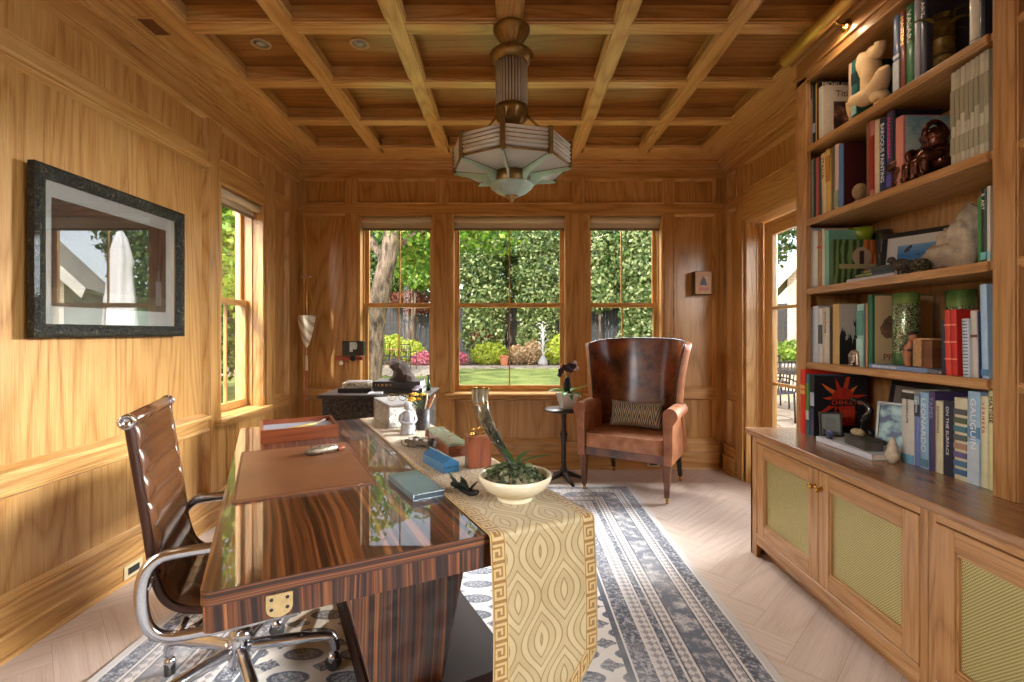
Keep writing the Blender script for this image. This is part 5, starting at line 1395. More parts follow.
def art_trees(o, w, h, d):
    g = G('tree_print'); P = g.coord('Object'); x, y, z = g.sep(P); n_ = g.noise(g.mapping(P, (38, 1, 8)), 1, 3, .6)
    m = ((n_+z*-1.6+.30) > .52)
    facepanel(o, w, .002, d-.002, .002, h-.003, g.bsdf(g.mix(m, srgb(186, 178, 166), srgb(34, 32, 32)), .5))
def art_blue(o, w, h, d):
    g = G('pale_blue_print'); P = g.coord('Object'); n_ = g.noise(P, 14, 2, .6)
    facepanel(o, w, .01, d-.003, .02, h-.004, g.bsdf(g.ramp(n_, [(.4, srgb(120, 162, 178)), (.58, srgb(172, 196, 190)), (.7, srgb(176, 160, 84))]), .5))
def art_marks(o, w, h, d): pass
GY = (150, 150, 158)
bk(0, [
 (805, 812.3, 84, (150, 142, 150), 'grey-lilac book with blue head at far left of the top shelf', dict(bands=[(.78, .97, (40, 66, 110)), (.30, .72, (146, 134, 100))])),
 (812.6, 815.4, 78, (24, 24, 28), 'thin black book second from left on the top shelf', dict(bands=[(.2, .35, (150, 150, 160))])),
 (815.6, 816.8, 83, (180, 140, 74), 'very thin tan book third from left on the top shelf', {}),
 (817, 818.4, 78.5, (26, 24, 26), 'black book whose lettered top shows behind the pale portrait book', dict(art=art_top('MICHELANGELO'), depth=.30)),
 (818.6, 823.6, 87, (196, 186, 170), 'pale grey book with a portrait picture on its cover', dict(art=art_portrait, depth=.235)),
 (848.5, 851.5, 64, (190, 150, 120), 'peach book beside cream torso on the top shelf', {}),
 (851.7, 857, 61, (34, 98, 96), 'teal patterned book just left of the cream torso', dict(bands=[(.1, .3, (150, 190, 180)), (.6, .8, (20, 50, 60))])),
 (893.5, 900, 12, (70, 96, 146), 'blue and white spotted book right of the cream torso', dict(bands=[(.05, .42, (200, 206, 214)), (.46, .5, (220, 224, 230))])),
 (900.3, 906, 8, (128, 48, 28), 'rust red book left of the green book on top shelf', dict(title='MASTERS', tm=GOLD)),
 (906.3, 914, 0, (22, 112, 58), 'bright green book on the top shelf', dict(title='VASARI', tm=INKW)),
 (914.3, 920.4, -6, (150, 148, 166), 'lavender grey book between green book and dark blue book', {}),
 (920.6, 927, -4, (44, 46, 66), 'dark blue book left of the bamboo vase', dict(title='ART', tm=INKW)),
 (969.5, 979, -30, (206, 198, 186), 'white book right of bamboo vase on the top shelf', dict(depth=.26, bands=[(.08, .09, (120, 120, 120))])),
 (979.3, 985, -30, (40, 44, 56), 'dark narrow book at the right end of top shelf', {}),
])
bk(1, [
 (806.8, 808.8, 163, (132, 128, 126), 'thin grey pamphlet at far left of the second shelf', {}),
 (809, 810.8, 160, (58, 52, 42), 'thin brown pamphlet second on the second shelf', {}),
 (811, 813.4, 160, (120, 126, 118), 'thin green-grey pamphlet third on the second shelf', {}),
 (813.6, 815.4, 158, (30, 54, 44), 'thin dark green pamphlet on second shelf left of the pink one', {}),
 (815.6, 818.6, 158, (168, 78, 76), 'thin rose pink pamphlet on the second shelf', {}),
 (818.8, 821.2, 157, (52, 70, 64), 'thin dark teal pamphlet right of the rose pink one', {}),
 (822.5, 827.0, 153, (214, 186, 142), 'cream book leaning left on the second shelf', dict(title='ITALIA', tm=INKBR, lean=-1.6, dy=.004)),
 (827.3, 831.6, 149, (206, 168, 100), 'tan book leaning left beside the cream one on second shelf', dict(lean=-1.6, dy=.004, bands=[(.5, .9, (176, 120, 56))])),
 (831.9, 834.4, 147, (104, 92, 62), 'olive book between tan book and white book on second shelf', dict(lean=-1)),
 (834.6, 839, 144.5, (200, 172, 158), 'pale pink book left of the blue spine on second shelf', dict(bands=[(.05, .3, (150, 150, 120))])),
 (839.3, 844.2, 144.5, (74, 28, 28), 'maroon book with blue spine and broad dark cover on second shelf', dict(depth=.30, bands=[(.0, 1.0, (84, 118, 168))])),
 (866.5, 869.2, 122, (126, 84, 54), 'brown book first right of stone disc bookend', dict(X=1.72)),
 (869.5, 874.4, 121, (186, 108, 100), 'salmon book second right of the stone disc bookend', dict(X=1.72, bands=[(.1, .8, (150, 48, 40))])),
 (874.7, 879.5, 120, (206, 184, 152), 'cream book left of the navy lettered book', dict(X=1.72)),
 (879.8, 886.6, 118, (28, 48, 78), 'navy book with large white lettering on second shelf', dict(X=1.72, title='BAROQUE PAINTING', tm=INKW)),
 (886.9, 892.4, 112, (74, 58, 84), 'purple book with pink lettering on second shelf', dict(X=1.72, title='MANNERISM', tm=PINK, bands=[(.06, .2, (88, 76, 160))])),
 (892.6, 895.2, 110, (26, 26, 48), 'midnight blue book left of broad pink spine', dict(X=1.72)),
 (895.5, 903.4, 117, (198, 128, 112), 'broad pink book with pale blue cover beside bronze sculpture', dict(X=1.72, depth=.27, art=art_blue)),
])
for k in range(8):
    a = 951+4.75*k
    book(1, a, a+4.6, 73-3.3*k, ((186, 178, 152), (176, 166, 140), (192, 184, 160), (180, 172, 150))[k % 4], ('slim beige folio nearest the bronze sculpture', 'second slim beige folio from bronze sculpture', 'third slim beige folio from bronze sculpture', 'fourth slim beige folio from bronze sculpture', 'fifth slim beige folio from bronze sculpture', 'sixth slim beige folio, third from the oak upright', 'seventh slim beige folio, second from the oak upright', 'last slim beige folio against the oak upright')[k], depth=.28, bands=[(.42+.05*(k % 3), .80, (148, 138, 112)), (.12, .30, (160, 150, 124))])
bk(2, [
 (803.6, 805.8, 238, (196, 190, 184), 'thin white book at far left of the third shelf', {}),
 (806, 808.4, 236, (70, 54, 74), 'thin plum book second on the third shelf', {}),
 (808.7, 812.2, 229, (196, 200, 206), 'white book third on the third shelf', {}),
 (812.6, 817.6, 231, (206, 204, 186), 'ivory book fourth on the third shelf', {}),
 (817.8, 821.4, 231.5, (156, 120, 92), 'brown book fifth on the third shelf', dict(bands=[(.7, .74, (190, 60, 50))])),
 (821.7, 824.6, 229, (206, 196, 168), 'cream book left of the mint spine on third shelf', {}),
 (824.8, 828.6, 226.5, (116, 172, 152), 'mint green book left of the jungle cover book', dict(hmax=.30)),
 (828.9, 833.5, 240, (70, 92, 60), 'large book with green and orange jungle cover on third shelf', dict(art=art_jungle, depth=.295)),
 (978, 981.2, 197, (60, 124, 58), 'bright green spine right of the pale rock', {}),
 (981.4, 986.8, 188, (28, 44, 34), 'dark green book with pale lettering right of the pale rock', dict(title='B  ART', tm=INKW, bands=[(.04, .14, (120, 190, 190))])),
 (987, 990.5, 186, (206, 196, 176), 'cream book at the right end of the third shelf', dict(bands=[(.04, .14, (130, 190, 190))])),
])
bk(3, [
 (809, 812.6, 307.5, (136, 140, 140), 'grey book at far left of the fourth shelf', {}),
 (812.9, 818.4, 306, (192, 200, 206), 'pale blue-white book second on the fourth shelf', {}),
 (818.7, 822.6, 308.5, (206, 200, 190), 'white book third on the fourth shelf', dict(bands=[(.35, .7, (80, 76, 72))])),
 (822.9, 829.4, 307.5, (198, 186, 166), 'thick ivory book fourth on the fourth shelf', dict(title='SCULPTURE', tm=INKB, ts=.016)),
 (829.7, 831.8, 307, (52, 52, 36), 'thin dark olive book left of tan spine on fourth shelf', {}),
 (832.6, 839.4, 304, (190, 158, 98), 'tan book with black and white tree cover on fourth shelf', dict(art=art_trees, depth=.25)),
 (857, 863.6, 304.5, (150, 190, 172), 'mint green book in the middle of fourth shelf', dict(bands=[(.0, .45, (170, 206, 190)), (.5, .9, (90, 140, 124))])),
 (863.9, 865.6, 304, (82, 92, 92), 'thin slate book right of the mint green one', {}),
 (865.8, 867.6, 303, (184, 136, 92), 'thin orange-tan book left of the dark green spine', {}),
 (867.9, 872.4, 295, (34, 94, 66), 'dark green book with beige chestnut picture cover', dict(art=art_print, depth=.29)),
 (941.5, 945.4, 320, (44, 50, 66), 'navy book left of the two red books', {}),
 (946.5, 952.0, 310, (206, 58, 40), 'first of two red books, left one, on the fourth shelf', dict(bands=[(.24, .26, (236, 150, 120)), (.5, .52, (236, 150, 120)), (.76, .78, (236, 150, 120))], lean=-1.5, dy=.003)),
 (952.4, 958.6, 309.5, (190, 40, 32), 'second red book with broad red cover left of spiral notebook', dict(bands=[(.24, .26, (236, 150, 120)), (.5, .52, (236, 150, 120)), (.76, .78, (236, 150, 120))], depth=.27, lean=-1.5, dy=.003)),
 (963, 970, 318.5, (186, 196, 204), 'pale blue spiral bound notebook right of the red books', dict(spiral=True, X=1.705, lean=-1.5, depth=.17)),
 (972, 978.5, 310.5, (190, 180, 166), 'beige book right of the spiral notebook', dict(bands=[(.60, .64, (120, 70, 60))], lean=-1.5)),
 (979, 980.6, 311, (40, 54, 92), 'thin navy book left of the tall pale blue book', dict(lean=-1.5)),
 (982, 989, 284, (156, 184, 206), 'tall pale blue book at right end of the fourth shelf', dict(lean=-1.5, depth=.26, bands=[(.03, .1, (90, 130, 170))])),
])
bk(4, [
 (800.3, 805.4, 369.5, (206, 46, 28), 'large red book at the left end of the countertop', dict(depth=.34, X=1.645, bands=[(.62, .68, (220, 170, 90)), (.7, .76, (220, 170, 90))])),
 (805.8, 809.4, 374, (58, 96, 110), 'teal edged book second from left on the countertop', dict(depth=.31, X=1.652, bands=[(.4, .85, (96, 130, 50)), (.25, .4, (190, 196, 190))])),
 (809.8, 814.4, 375.5, (30, 28, 34), 'black book with orange sunburst cover on the countertop', dict(depth=.29, X=1.66, art=art_sunburst, bands=[(0, .45, (70, 70, 88)), (.5, .72, (176, 180, 190))])),
])
bk(4, [
 (902, 914.4, 390.5, (206, 202, 190), 'white book with dark olive marks at left end of countertop row', dict(title='GARDEN LIFE', tm=INKB, ts=.014, bands=[(.0, .12, (110, 170, 196)), (.88, .97, (60, 54, 44))])),
 (914.8, 919.8, 395, (110, 126, 178), 'lavender blue book second in the countertop row', dict(bands=[(.7, .86, (60, 62, 66)), (.88, .98, (150, 170, 160))], title='KOREA', ts=.012)),
 (920.2, 928.6, 392.5, (140, 178, 202), 'sky blue book with large white lettering in the countertop row', dict(title='LEONARDO', tm=INKW, bands=[(.02, .12, (90, 130, 150))])),
 (929, 935, 391.5, (74, 62, 100), 'violet book with grey lettering in the countertop row', dict(title='TAPIES', tm=plain('lilac_ink', srgb(170, 160, 190), .6), depth=.27)),
 (935.4, 943, 401, (200, 192, 156), 'cream book right of the violet one in the countertop row', dict(title='BOTANICALS', tm=INKBR, ts=.013)),
 (943.4, 953.6, 401, (36, 36, 52), 'navy book with silver lettering in the countertop row', dict(title='ON THE SURFACE', tm=INKW, ts=.017)),
 (954.4, 967.6, 398, (206, 198, 164), 'cream book with a column of small coloured labels on countertop', dict(depth=.25, bands=[(.06+.105*k, .13+.105*k, ((70, 104, 140), (80, 120, 150), (110, 100, 140), (170, 130, 110), (90, 96, 92), (70, 120, 130), (96, 100, 76), (90, 90, 90))[k]) for k in range(8)])),
 (968, 980.4, 391.5, (150, 180, 200), 'blue and white marbled book in the countertop row', dict(title='GAUGUIN', tm=INKW, bands=[(.0, .45, (186, 200, 208)), (.5, .62, (96, 140, 176))])),
 (980.8, 988, 396, (208, 200, 160), 'cream book with spaced red letters in the countertop row', dict(title='V E R M E E R', tm=INKR, ts=.014)),
 (988.4, 995.4, 389, (214, 206, 150), 'pale yellow book against the oak upright on the countertop', dict(title='MATISSE', tm=INKB)),
], X=1.73)
# nearer bay
def near(sh, y1, w, h, c, label, **k):
    o = thing('book', label, 'book', (1.715, y1-w/2, FLOORS[sh]+.0004), 0, BKG[5])
    mb = MB(); b = .0025; D = .21
    mb.box(0, b, -w/2, w/2, 0, h); mb.box(b, D, -w/2, -w/2+b, 0, h); mb.box(b, D, w/2-b, w/2, 0, h); mb.build('cover', cov(c), o, bevel=.001)
    mb = MB(); mb.box(b+.0004, D-.004, -w/2+b+.0001, w/2-b-.0001, .003, h-.004); mb.build('pages', PAPER, o)
    if k.get('band'): mb = MB(); mb.box(-.001, 0, -w/2+.001, w/2-.001, h*k['band'][0], h*k['band'][1]); mb.build('spine_label', cov(k['band'][2]), o)
near(1, 1.648, .014, .33, (206, 176, 120), 'cream and orange book just right of the oak upright, second shelf', band=(.1, .4, (190, 170, 150)))
near(1, 1.633, .020, .345, (92, 110, 130), 'grey-blue book at the right edge of photo, second shelf', band=(.05, .6, (60, 76, 96)))
near(2, 1.648, .032, .24, (208, 202, 196), 'white book just right of the oak upright, third shelf', band=(.12, .22, (140, 160, 190)))
near(2, 1.615, .025, .26, (150, 140, 120), 'beige book at the right edge of photo, third shelf')
near(3, 1.648, .020, .30, (30, 60, 40), 'dark green book just right of the oak upright, fourth shelf', band=(.5, .9, (120, 150, 110)))
near(3, 1.627, .022, .29, (40, 84, 54), 'green book at the right edge of photo, fourth shelf')
near(0, 1.648, .03, .30, (60, 44, 40), 'dark book just right of the oak upright, top shelf')
# flat books on shelf three
def flat(label, X, y0, y1, z, d, h, c, title=None, tm=INKW, grp=BKG[2]):
    o = thing('book', label, 'book', (X, (y0+y1)/2, z), 0, grp); L = abs(y1-y0); b = .0022
    mb = MB(); mb.box(0, d, -L/2, L/2, .0004, b); mb.box(0, d, -L/2, L/2, h-b, h); mb.box(0, b, -L/2, L/2, b, h-b); mb.build('cover', cov(c), o, bevel=.001)
    mb = MB(); mb.box(b+.0004, d-.004, -L/2+.003, L/2-.003, b+.0002, h-b-.0002); mb.build('pages', PAPER, o)
    if title: text('title', title, h*.8, tm, o, T(-.0008, L/2-.02, h/2) @ Matrix(((0, 0, -1, 0), (-1, 0, 0, 0), (0, 1, 0, 0), (0, 0, 0, 1))), sx=1.1)
Z3 = FLOORS[2]
flat('white-edged flat book at the bottom of the stack on third shelf', 1.71, 2.45, 2.145, Z3+.0004, .22, .016, (182, 174, 180))
flat('black flat book with yellow-green lettering in the third shelf stack', 1.725, 2.425, 2.165, Z3+.0168, .20, .020, (26, 30, 34), 'HORIZONTES', plain('lime_ink', srgb(196, 206, 90), .6))
flat('dark thin flat book second from top of the third shelf stack', 1.74, 2.39, 2.18, Z3+.0372, .18, .015, (44, 52, 46), 'ARTISTS', GOLD)
flat('small brown flat book topmost in the third shelf stack', 1.75, 2.37, 2.20, Z3+.0526, .16, .012, (70, 56, 40))
flat('blue and pink flat book lying under the carved figure on fourth shelf', 1.70, 2.28, 1.968, FLOORS[3]+.0004, .23, .020, (120, 138, 172), 'BERLIN PAINTERS', INKW, BKG[3])
flat('short grey flat book lying right of the blue one on fourth shelf', 1.70, 1.963, 1.915, FLOORS[3]+.0004, .20, .017, (104, 106, 112), None, INKW, BKG[3])
flat('big white flat book lying on the countertop before the sunburst book', 1.60, 2.52, 2.13, CT+.0004, .26, .026, (206, 208, 214), None, INKB, BKG[4])
# ---- ornaments
def at(X, px, z, name, label, cat, rot=0): return thing(name, label, cat, (X, ypx(px, X), z), rot)
# cream torso of a kneeling figure
PL_ = plain('cream_plaster', srgb(212, 178, 132), .6, var=.08, vscale=12)
o = at(1.76, 874, FLOORS[0]+.022, 'torso_sculpture', 'cream plaster sculpture of a headless kneeling torso on the top shelf', 'sculpture')
mb = MB()
def limb(pts, rs): mb.tube(smoothpath(pts, 5), [rs[min(len(rs)-1, int(i/5))]*(1-(i % 5)/5)+rs[min(len(rs)-1, int(i/5)+1)]*((i % 5)/5) for i in range(5*(len(pts)-1)+1)], 14)
limb([(.0, .015, .085), (-.005, .02, .13), (-.005, .012, .18), (-.005, .03, .235), (0, .045, .275), (0, .04, .300)], [.048, .040, .046, .052, .046, .034])
limb([(-.005, .055, .268), (-.015, .072, .235), (-.02, .070, .205)], [.026, .026, .022])
limb([(0, .0, .275), (-.01, -.03, .262), (-.015, -.055, .270), (-.02, -.068, .292)], [.036, .032, .028, .022])
limb([(0, -.005, .085), (-.01, -.045, .10), (-.02, -.085, .135), (-.03, -.095, .150)], [.046, .042, .032, .022])
limb([(0, .0, .085), (-.02, .045, .075), (-.03, .10, .085)], [.046, .042, .032])
limb([(-.03, .10, .085), (-.025, .108, .045), (-.01, .100, .004)], [.032, .026, .028])
limb([(.01, .0, .08), (.0, -.035, .05), (.0, -.06, .022), (.0, -.02, .012)], [.040, .038, .028, .020])
mb.build('torso', PL_, o)
# bamboo vase
BAM = G('bamboo_bronze'); P = BAM.coord('Object'); x, y, z = BAM.sep(P); n_ = BAM.noise(P, 30, 3, .6)
BAM = BAM.bsdf(BAM.mix(((z*14).fract() < .10), BAM.ramp(n_, [(.3, srgb(62, 50, 26)), (.7, srgb(138, 112, 50))]), srgb(60, 48, 26)), .35, .3)
o = at(1.78, 942, FLOORS[0]+.0004, 'bamboo_vase', 'bronze bamboo stem vase with twigs on the top shelf', 'vase')
mb = MB(); mb.lathe([(0, 0), (.040, 0), (.042, .06), (.045, .065), (.042, .07), (.040, .14), (.044, .145), (.040, .15), (.042, .245), (.036, .245), (.034, .02), (0, .02)], 24); mb.build('stem', BAM, o)
for k in range(12):
    a = k*2.4; mb = MB(); blade(mb, (.03*cos(a), .03*sin(a), .18+.006*k), (cos(a), sin(a), 0), .08, .010, .06-.01*(k % 4), .05, 5); mb.build('leaf', foliage('bronze_leaf', srgb(54, 50, 26), srgb(104, 94, 44), srgb(150, 138, 72)), o)
# stone disc bookend
o = at(1.735, 861.5, FLOORS[1]+.0004, 'bookend', 'pale stone disc bookend between maroon book and brown book', 'bookend')
mb = MB(); mb.box(-.03, .05, -.012, .012, 0, .010); mb.build('foot', STN, o, bevel=.002)
mb = MB(); mb.lathe([(0, -.009), (.040, -.009), (.044, 0), (.040, .009), (0, .009)], 24, M=T(-.002, 0, .052) @ RX(pi/2)); mb.build('disc', plain('tan_stone', srgb(158, 132, 92), .5, var=.25, vscale=40), o)
# bronze sculpture
RB = plain('red_bronze', srgb(92, 50, 34), .22, .65, var=.4, vscale=30, bump=.4, bscale=40)
o = at(1.80, 930, FLOORS[1]+.0004, 'bronze_sculpture', 'dark red bronze sculpture of a coiled beast between pink book and beige folios', 'sculpture')
mb = MB(); mb.prism(rrect(-.07, .07, -.10, .10, .02), 0, .018); mb.build('base', RB, o, bevel=.004)
mb = MB(); mb.ball((0, .0, .09), (.06, .095, .07), 26, 16, fn=lambda d: 1+.10*sin(d.y*9+d.z*5)+.06*sin(d.x*11)); mb.ball((-.03, -.055, .165), (.045, .05, .045), 20, 12, fn=lambda d: 1+.12*sin(d.z*8)); mb.build('body', RB, o)
mb = MB(); mb.ball((-.045, .06, .125), (.036, .04, .036), 16, 10, fn=lambda d: 1+.15*sin(d.y*7)); mb.tube(smoothpath([(-.06, .085, .12), (-.085, .10, .105), (-.09, .115, .09)], 3), [.022, .02, .018, .016, .014, .012, .010], 8); mb.build('head', RB, o)
for k in range(4):
    mb = MB(); y_ = -.07+.045*k; mb.tube(smoothpath([(-.02, y_, .10), (-.075, y_+.01, .075), (-.065, y_+.02, .03), (-.085, y_+.02, .024)], 4), [.022]*5+[.017]*4+[.014]*4, 8); mb.build('limb', RB, o)
mb = MB(); mb.tube([(-.03+.045*cos(q), -.06+.005*sin(q*2), .19+.045*sin(q)) for q in [k*2*pi/24 for k in range(20)]], .011, 8); mb.build('coil', RB, o)
# green bowl and dark pots behind the jungle book
o = at(1.90, 862, FLOORS[2]+.235, 'green_bowl', 'lime green glass bowl resting above the jungle cover book', 'bowl') if False else thing('green_bowl', 'lime green glass bowl on a tall foot behind the jungle cover book', 'bowl', (1.91, 2.63, FLOORS[2]+.0004))
mb = MB(); mb.lathe([(0, 0), (.04, 0), (.042, .01), (.014, .02), (.014, .22), (.03, .235), (.055, .25), (.062, .285), (.064, .315), (.060, .315), (.05, .255), (0, .242)], 28); mb.build('bowl', plain('lime_glass', srgb(130, 146, 30), .15, coat=1), o)
o = thing('dark_pot', 'dark round pot behind jungle cover book right of the green bowl', 'pot', (1.97, 2.535, FLOORS[2]+.0004))
mb = MB(); mb.lathe([(0, 0), (.03, 0), (.036, .10), (.040, .20), (.042, .25), (.034, .285), (.03, .287), (.03, .275), (0, .27)], 24); mb.build('pot', plain('dark_glaze', srgb(40, 42, 34), .25, coat=.6, var=.3), o)
# small framed photo
def photoframe(o, w, h, fw, fcol, mat, art, th=.018):
    mb = MB(); mb.box(-w/2, w/2, 0, th, 0, fw, 'x'); mb.box(-w/2, w/2, 0, th, h-fw, h, 'x'); mb.box(-w/2, -w/2+fw, 0, th, fw, h-fw); mb.box(w/2-fw, w/2, 0, th, fw, h-fw); mb.build('frame', fcol, o, bevel=.002)
    mb = MB(); mb.box(-w/2+fw-.003, w/2-fw+.003, .007, .012, fw-.003, h-fw+.003); mb.build('mat', mat, o)
    m = min(w, h)*.19 if mat is not art else 0
    mb = MB(); mb.box(-w/2+fw+m, w/2-fw-m, .0055, .0068, fw+m, h-fw-m); mb.build('photo', art, o)
    mb = MB(); mb.box(-.02, .02, th, th+.004, .02, h*.7, M=T(0, .0, 0) @ RX(R(0))); mb.build('easel', BLACK, o)
g = G('beach_photo'); P = g.coord('Object'); x, y, z = g.sep(P); n_ = g.noise(P, 30, 2, .5)
PHOTO = g.bsdf(g.mix(n_ > .60, g.ramp(z/.22, [(.3, srgb(150, 140, 120)), (.4, srgb(56, 104, 150)), (.55, srgb(40, 110, 160)), (.75, srgb(110, 150, 180))]), srgb(60, 50, 60)), .4)
o = thing('photo_frame', 'black framed beach photo with white mat standing on third shelf', 'picture frame', (1.905, 2.265, FLOORS[2]+.004), R(-62), tilt=(R(-9), 0))
photoframe(o, .30, .235, .022, BLACK, plain('photo_mat', srgb(200, 192, 178), .8), PHOTO)
# pale rock
PR_ = plain('pale_rock', srgb(176, 158, 134), .85, var=.3, vscale=22, bump=.9, bscale=40)
o = at(1.83, 957, FLOORS[2]+.02, 'rock', 'large pale jagged rock on the third shelf beside the photo frame', 'rock')
mb = MB()
def jag(d): return 1+.12*sin(d.x*7+d.z*3)+.10*sin(d.y*9-d.z*4)+.06*sin(d.z*17+d.y*7)
mb.ball((0, -.045, .10), (.055, .065, .115), 18, 12, fn=jag); mb.ball((0, .03, .055), (.055, .115, .055), 18, 10, fn=jag); mb.ball((0, -.06, .175), (.040, .038, .062), 14, 9, fn=jag); mb.ball((0, .005, .11), (.045, .07, .06), 16, 10, fn=jag)
mb.build('stone', PR_, o)
# cones / birds in front of the frame
for k, (px, xx, lb, c, nm, cat) in enumerate(((900, 1.735, 'small dark metal bird ornament on the flat books\' right, third shelf', srgb(58, 44, 34), 'bird_ornament', 'ornament'), (911, 1.745, 'dark pine cone before the beach photo on third shelf', srgb(50, 40, 32), 'pine_cone', 'pine cone'), (920, 1.755, 'mossy brown pine cone before the beach photo, nearest the rock', srgb(78, 70, 44), 'pine_cone', 'pine cone'))):
    o = at(xx, px, FLOORS[2]+.0004, nm, lb, cat); M_ = plain('cone', c, .5, var=.4, vscale=60)
    mb = MB()
    if k == 0:
        mb.ball((0, 0, .05), (.022, .045, .026), 18, 12); mb.build('body', M_, o); mb = MB(); mb.ball((-.002, .045, .076), (.016, .018, .016), 12, 8); mb.tube([(0, .058, .076), (0, .078, .070)], [.006, .001], 6); mb.build('head', M_, o)
        mb = MB(); mb.tube([(0, -.035, .05), (0, -.09, .06)], [.016, .006], 8, flat=.4); mb.build('tail', M_, o)
        for s in (-1, 1): mb = MB(); mb.tube([(s*.008, 0, .03), (s*.010, 0, 0)], .003, 6); mb.build('leg', M_, o)
    else:
        for j in range(5):
            for i in range(8):
                a = i*pi/4+j*.4; rr = .030*sin(pi*(j+1)/6.2)
                mb.ball((rr*cos(a), rr*sin(a), .012+.011*j), (.011, .011, .007), 6, 4)
        mb.ball((0, 0, .034), (.020, .020, .032), 10, 8); mb.build('cone', M_, o)
# two mosaic vases
g = G('green_mosaic'); P = g.coord('Object'); x, y, z = g.sep(P); vc = g.voro(P, 95, 'DISTANCE_TO_EDGE'); cr = g.noise(P, 40, 2, .6)
mid = z.band(.055, .275)
m1 = g.mix((vc < .10)*1.0, g.ramp(cr, [(.35, srgb(92, 122, 70)), (.65, srgb(176, 184, 140))]), srgb(64, 62, 40))
m2 = g.ramp(g.noise(P, 8, 2, .5), [(.35, srgb(46, 92, 40)), (.65, srgb(128, 150, 80))])
MOS = g.bsdf(g.mix(mid, m2, m1), .22, .35, g.bump(vc, .3, .004), .5, .5)
for px, xx, lb in ((906, 1.79, 'green mosaic cylinder vase left of the carved figure on fourth shelf'), (961, 1.90, 'green mosaic cylinder vase behind the red books on fourth shelf')):
    o = at(xx, px, FLOORS[3]+.0004+(.021 if px == 906 else 0), 'mosaic_vase', lb, 'vase')
    H_ = .325 if px == 906 else .345
    mb = MB(); mb.lathe([(0, 0), (.048, 0), (.051, .004), (.051, H_-.004), (.048, H_), (.045, H_), (.045, .01), (0, .01)], 32); mb.build('vase', MOS, o)
# carved figure on the edge of a wooden box
o = at(1.73, 925, FLOORS[3]+.0208, 'wooden_box', 'carved wooden box with pale front on the flat blue book, fourth shelf', 'box')
mb = MB(); mb.box(-.01, .12, -.045, .040, 0, .115, 'x'); mb.build('box_body', WALNUT, o, bevel=.002)
mb = MB(); mb.box(-.016, -.0102, -.0, .042, .004, .118, 'z'); mb.box(-.018, .125, -.048, .046, .1155, .123, 'y'); mb.build('pale_panel', plain('carved_pale', srgb(172, 128, 84), .6, var=.25, vscale=60, bump=.6), o, bevel=.001)
o = at(1.715, 908.5, FLOORS[3]+.0208, 'carved_figure', 'tiny painted wooden figure leaning against the carved box, fourth shelf', 'figurine')
FIGM = plain('painted_wood', srgb(166, 104, 66), .5, var=.3, vscale=40)
mb = MB(); mb.tube(smoothpath([(0, .0, .0), (.0, .006, .045), (0, .0, .085), (0, -.012, .112)], 4), [.012, .013, .014, .015, .016, .018, .019, .020, .018, .016, .013, .010, .008], 10); mb.ball((0, -.022, .128), (.014, .015, .017), 12, 8); mb.build('body', FIGM, o)
mb = MB(); mb.ball((0, -.018, .140), (.016, .017, .012), 12, 8); mb.build('hair', plain('dark_paint', srgb(50, 26, 20), .5), o)
for s in (-1, 1): mb = MB(); mb.tube(smoothpath([(s*.014, -.004, .105), (s*.018, .012, .078), (s*.006, -.02, .070)], 3), .006, 6); mb.build('arm', plain('dark_coat', srgb(50, 46, 40), .6), o)
# silver figurine in front of the tree cover
o = at(1.695, 850.5, FLOORS[3]+.0004, 'silver_figurine', 'small silvery rounded figurine before the tree cover book', 'figurine')
mb = MB(); mb.ball((.012, 0, .045), (.016, .026, .034), 16, 12, fn=lambda d: 1+.1*sin(d.z*7)); mb.tube(smoothpath([(.012, -.01, .068), (.012, -.03, .055), (.012, -.034, .0)], 4), [.016]*4+[.010]*5, 8); mb.ball((.012, .012, .006), (.014, .018, .008), 10, 6); mb.build('figure', plain('warm_silver', srgb(176, 160, 146), .25, .8), o)
# countertop clutter
o = thing('photo_frame', 'small grey framed print standing before the sunburst book', 'picture frame', (1.668, 2.50, CT+.0268), R(-14), tilt=(R(-6), 0))
photoframe(o, .105, .125, .009, plain('dark_grey_frame', srgb(60, 62, 62), .5), plain('grey_print', srgb(138, 146, 142), .5, var=.06), plain('grey_print2', srgb(128, 136, 132), .5, var=.1, vscale=60), .012)
o = thing('fish_ornament', 'little blue and white fish ornament before the small grey frame', 'ornament', (1.625, 2.45, CT+.0265))
mb = MB(); mb.ball((0, 0, .026), (.010, .030, .020), 14, 10); mb.build('body', plain('fish', srgb(66, 74, 110), .3, var=.8, vscale=50), o)
mb = MB(); mb.hexa([(-.002, .024, .022), (.002, .024, .022), (.002, .046, .008), (-.002, .046, .008), (-.002, .024, .032), (.002, .024, .032), (.002, .048, .044), (-.002, .048, .044)]); mb.build('tail', BLACK, o)
mb = MB(); mb.box(-.008, .008, -.016, .016, 0, .006); mb.build('foot', BLACK, o, bevel=.001)
o = thing('dark_box', 'dark weathered wooden box on the flat white book on countertop', 'box', (1.665, 2.275, CT+.0268), R(-6))
mb = MB(); mb.box(-.04, .04, -.085, .075, 0, .040, 'y'); mb.build('box_body', plain('weathered', srgb(78, 72, 64), .7, var=.3, vscale=40), o, bevel=.003)
mb = MB(); mb.box(-.043, .043, -.088, .078, .0402, .050, 'y'); mb.build('lid', plain('weathered_lid', srgb(64, 58, 50), .6, var=.3, vscale=40), o, bevel=.003)
o = thing('shell', 'pale spiky shell on the dark weathered box on countertop', 'shell', (1.66, 2.30, CT+.0772))
mb = MB(); mb.ball((0, 0, .014), (.020, .030, .015), 16, 10, fn=lambda d: 1+.25*abs(sin(d.x*8+d.y*6))); mb.build('shell', plain('shell_cream', srgb(176, 158, 118), .5, var=.3, vscale=60), o)
o = thing('snake_figurine', 'dark glossy rearing snake figurine behind the weathered box', 'figurine', (1.80, 2.44, CT+.0268))
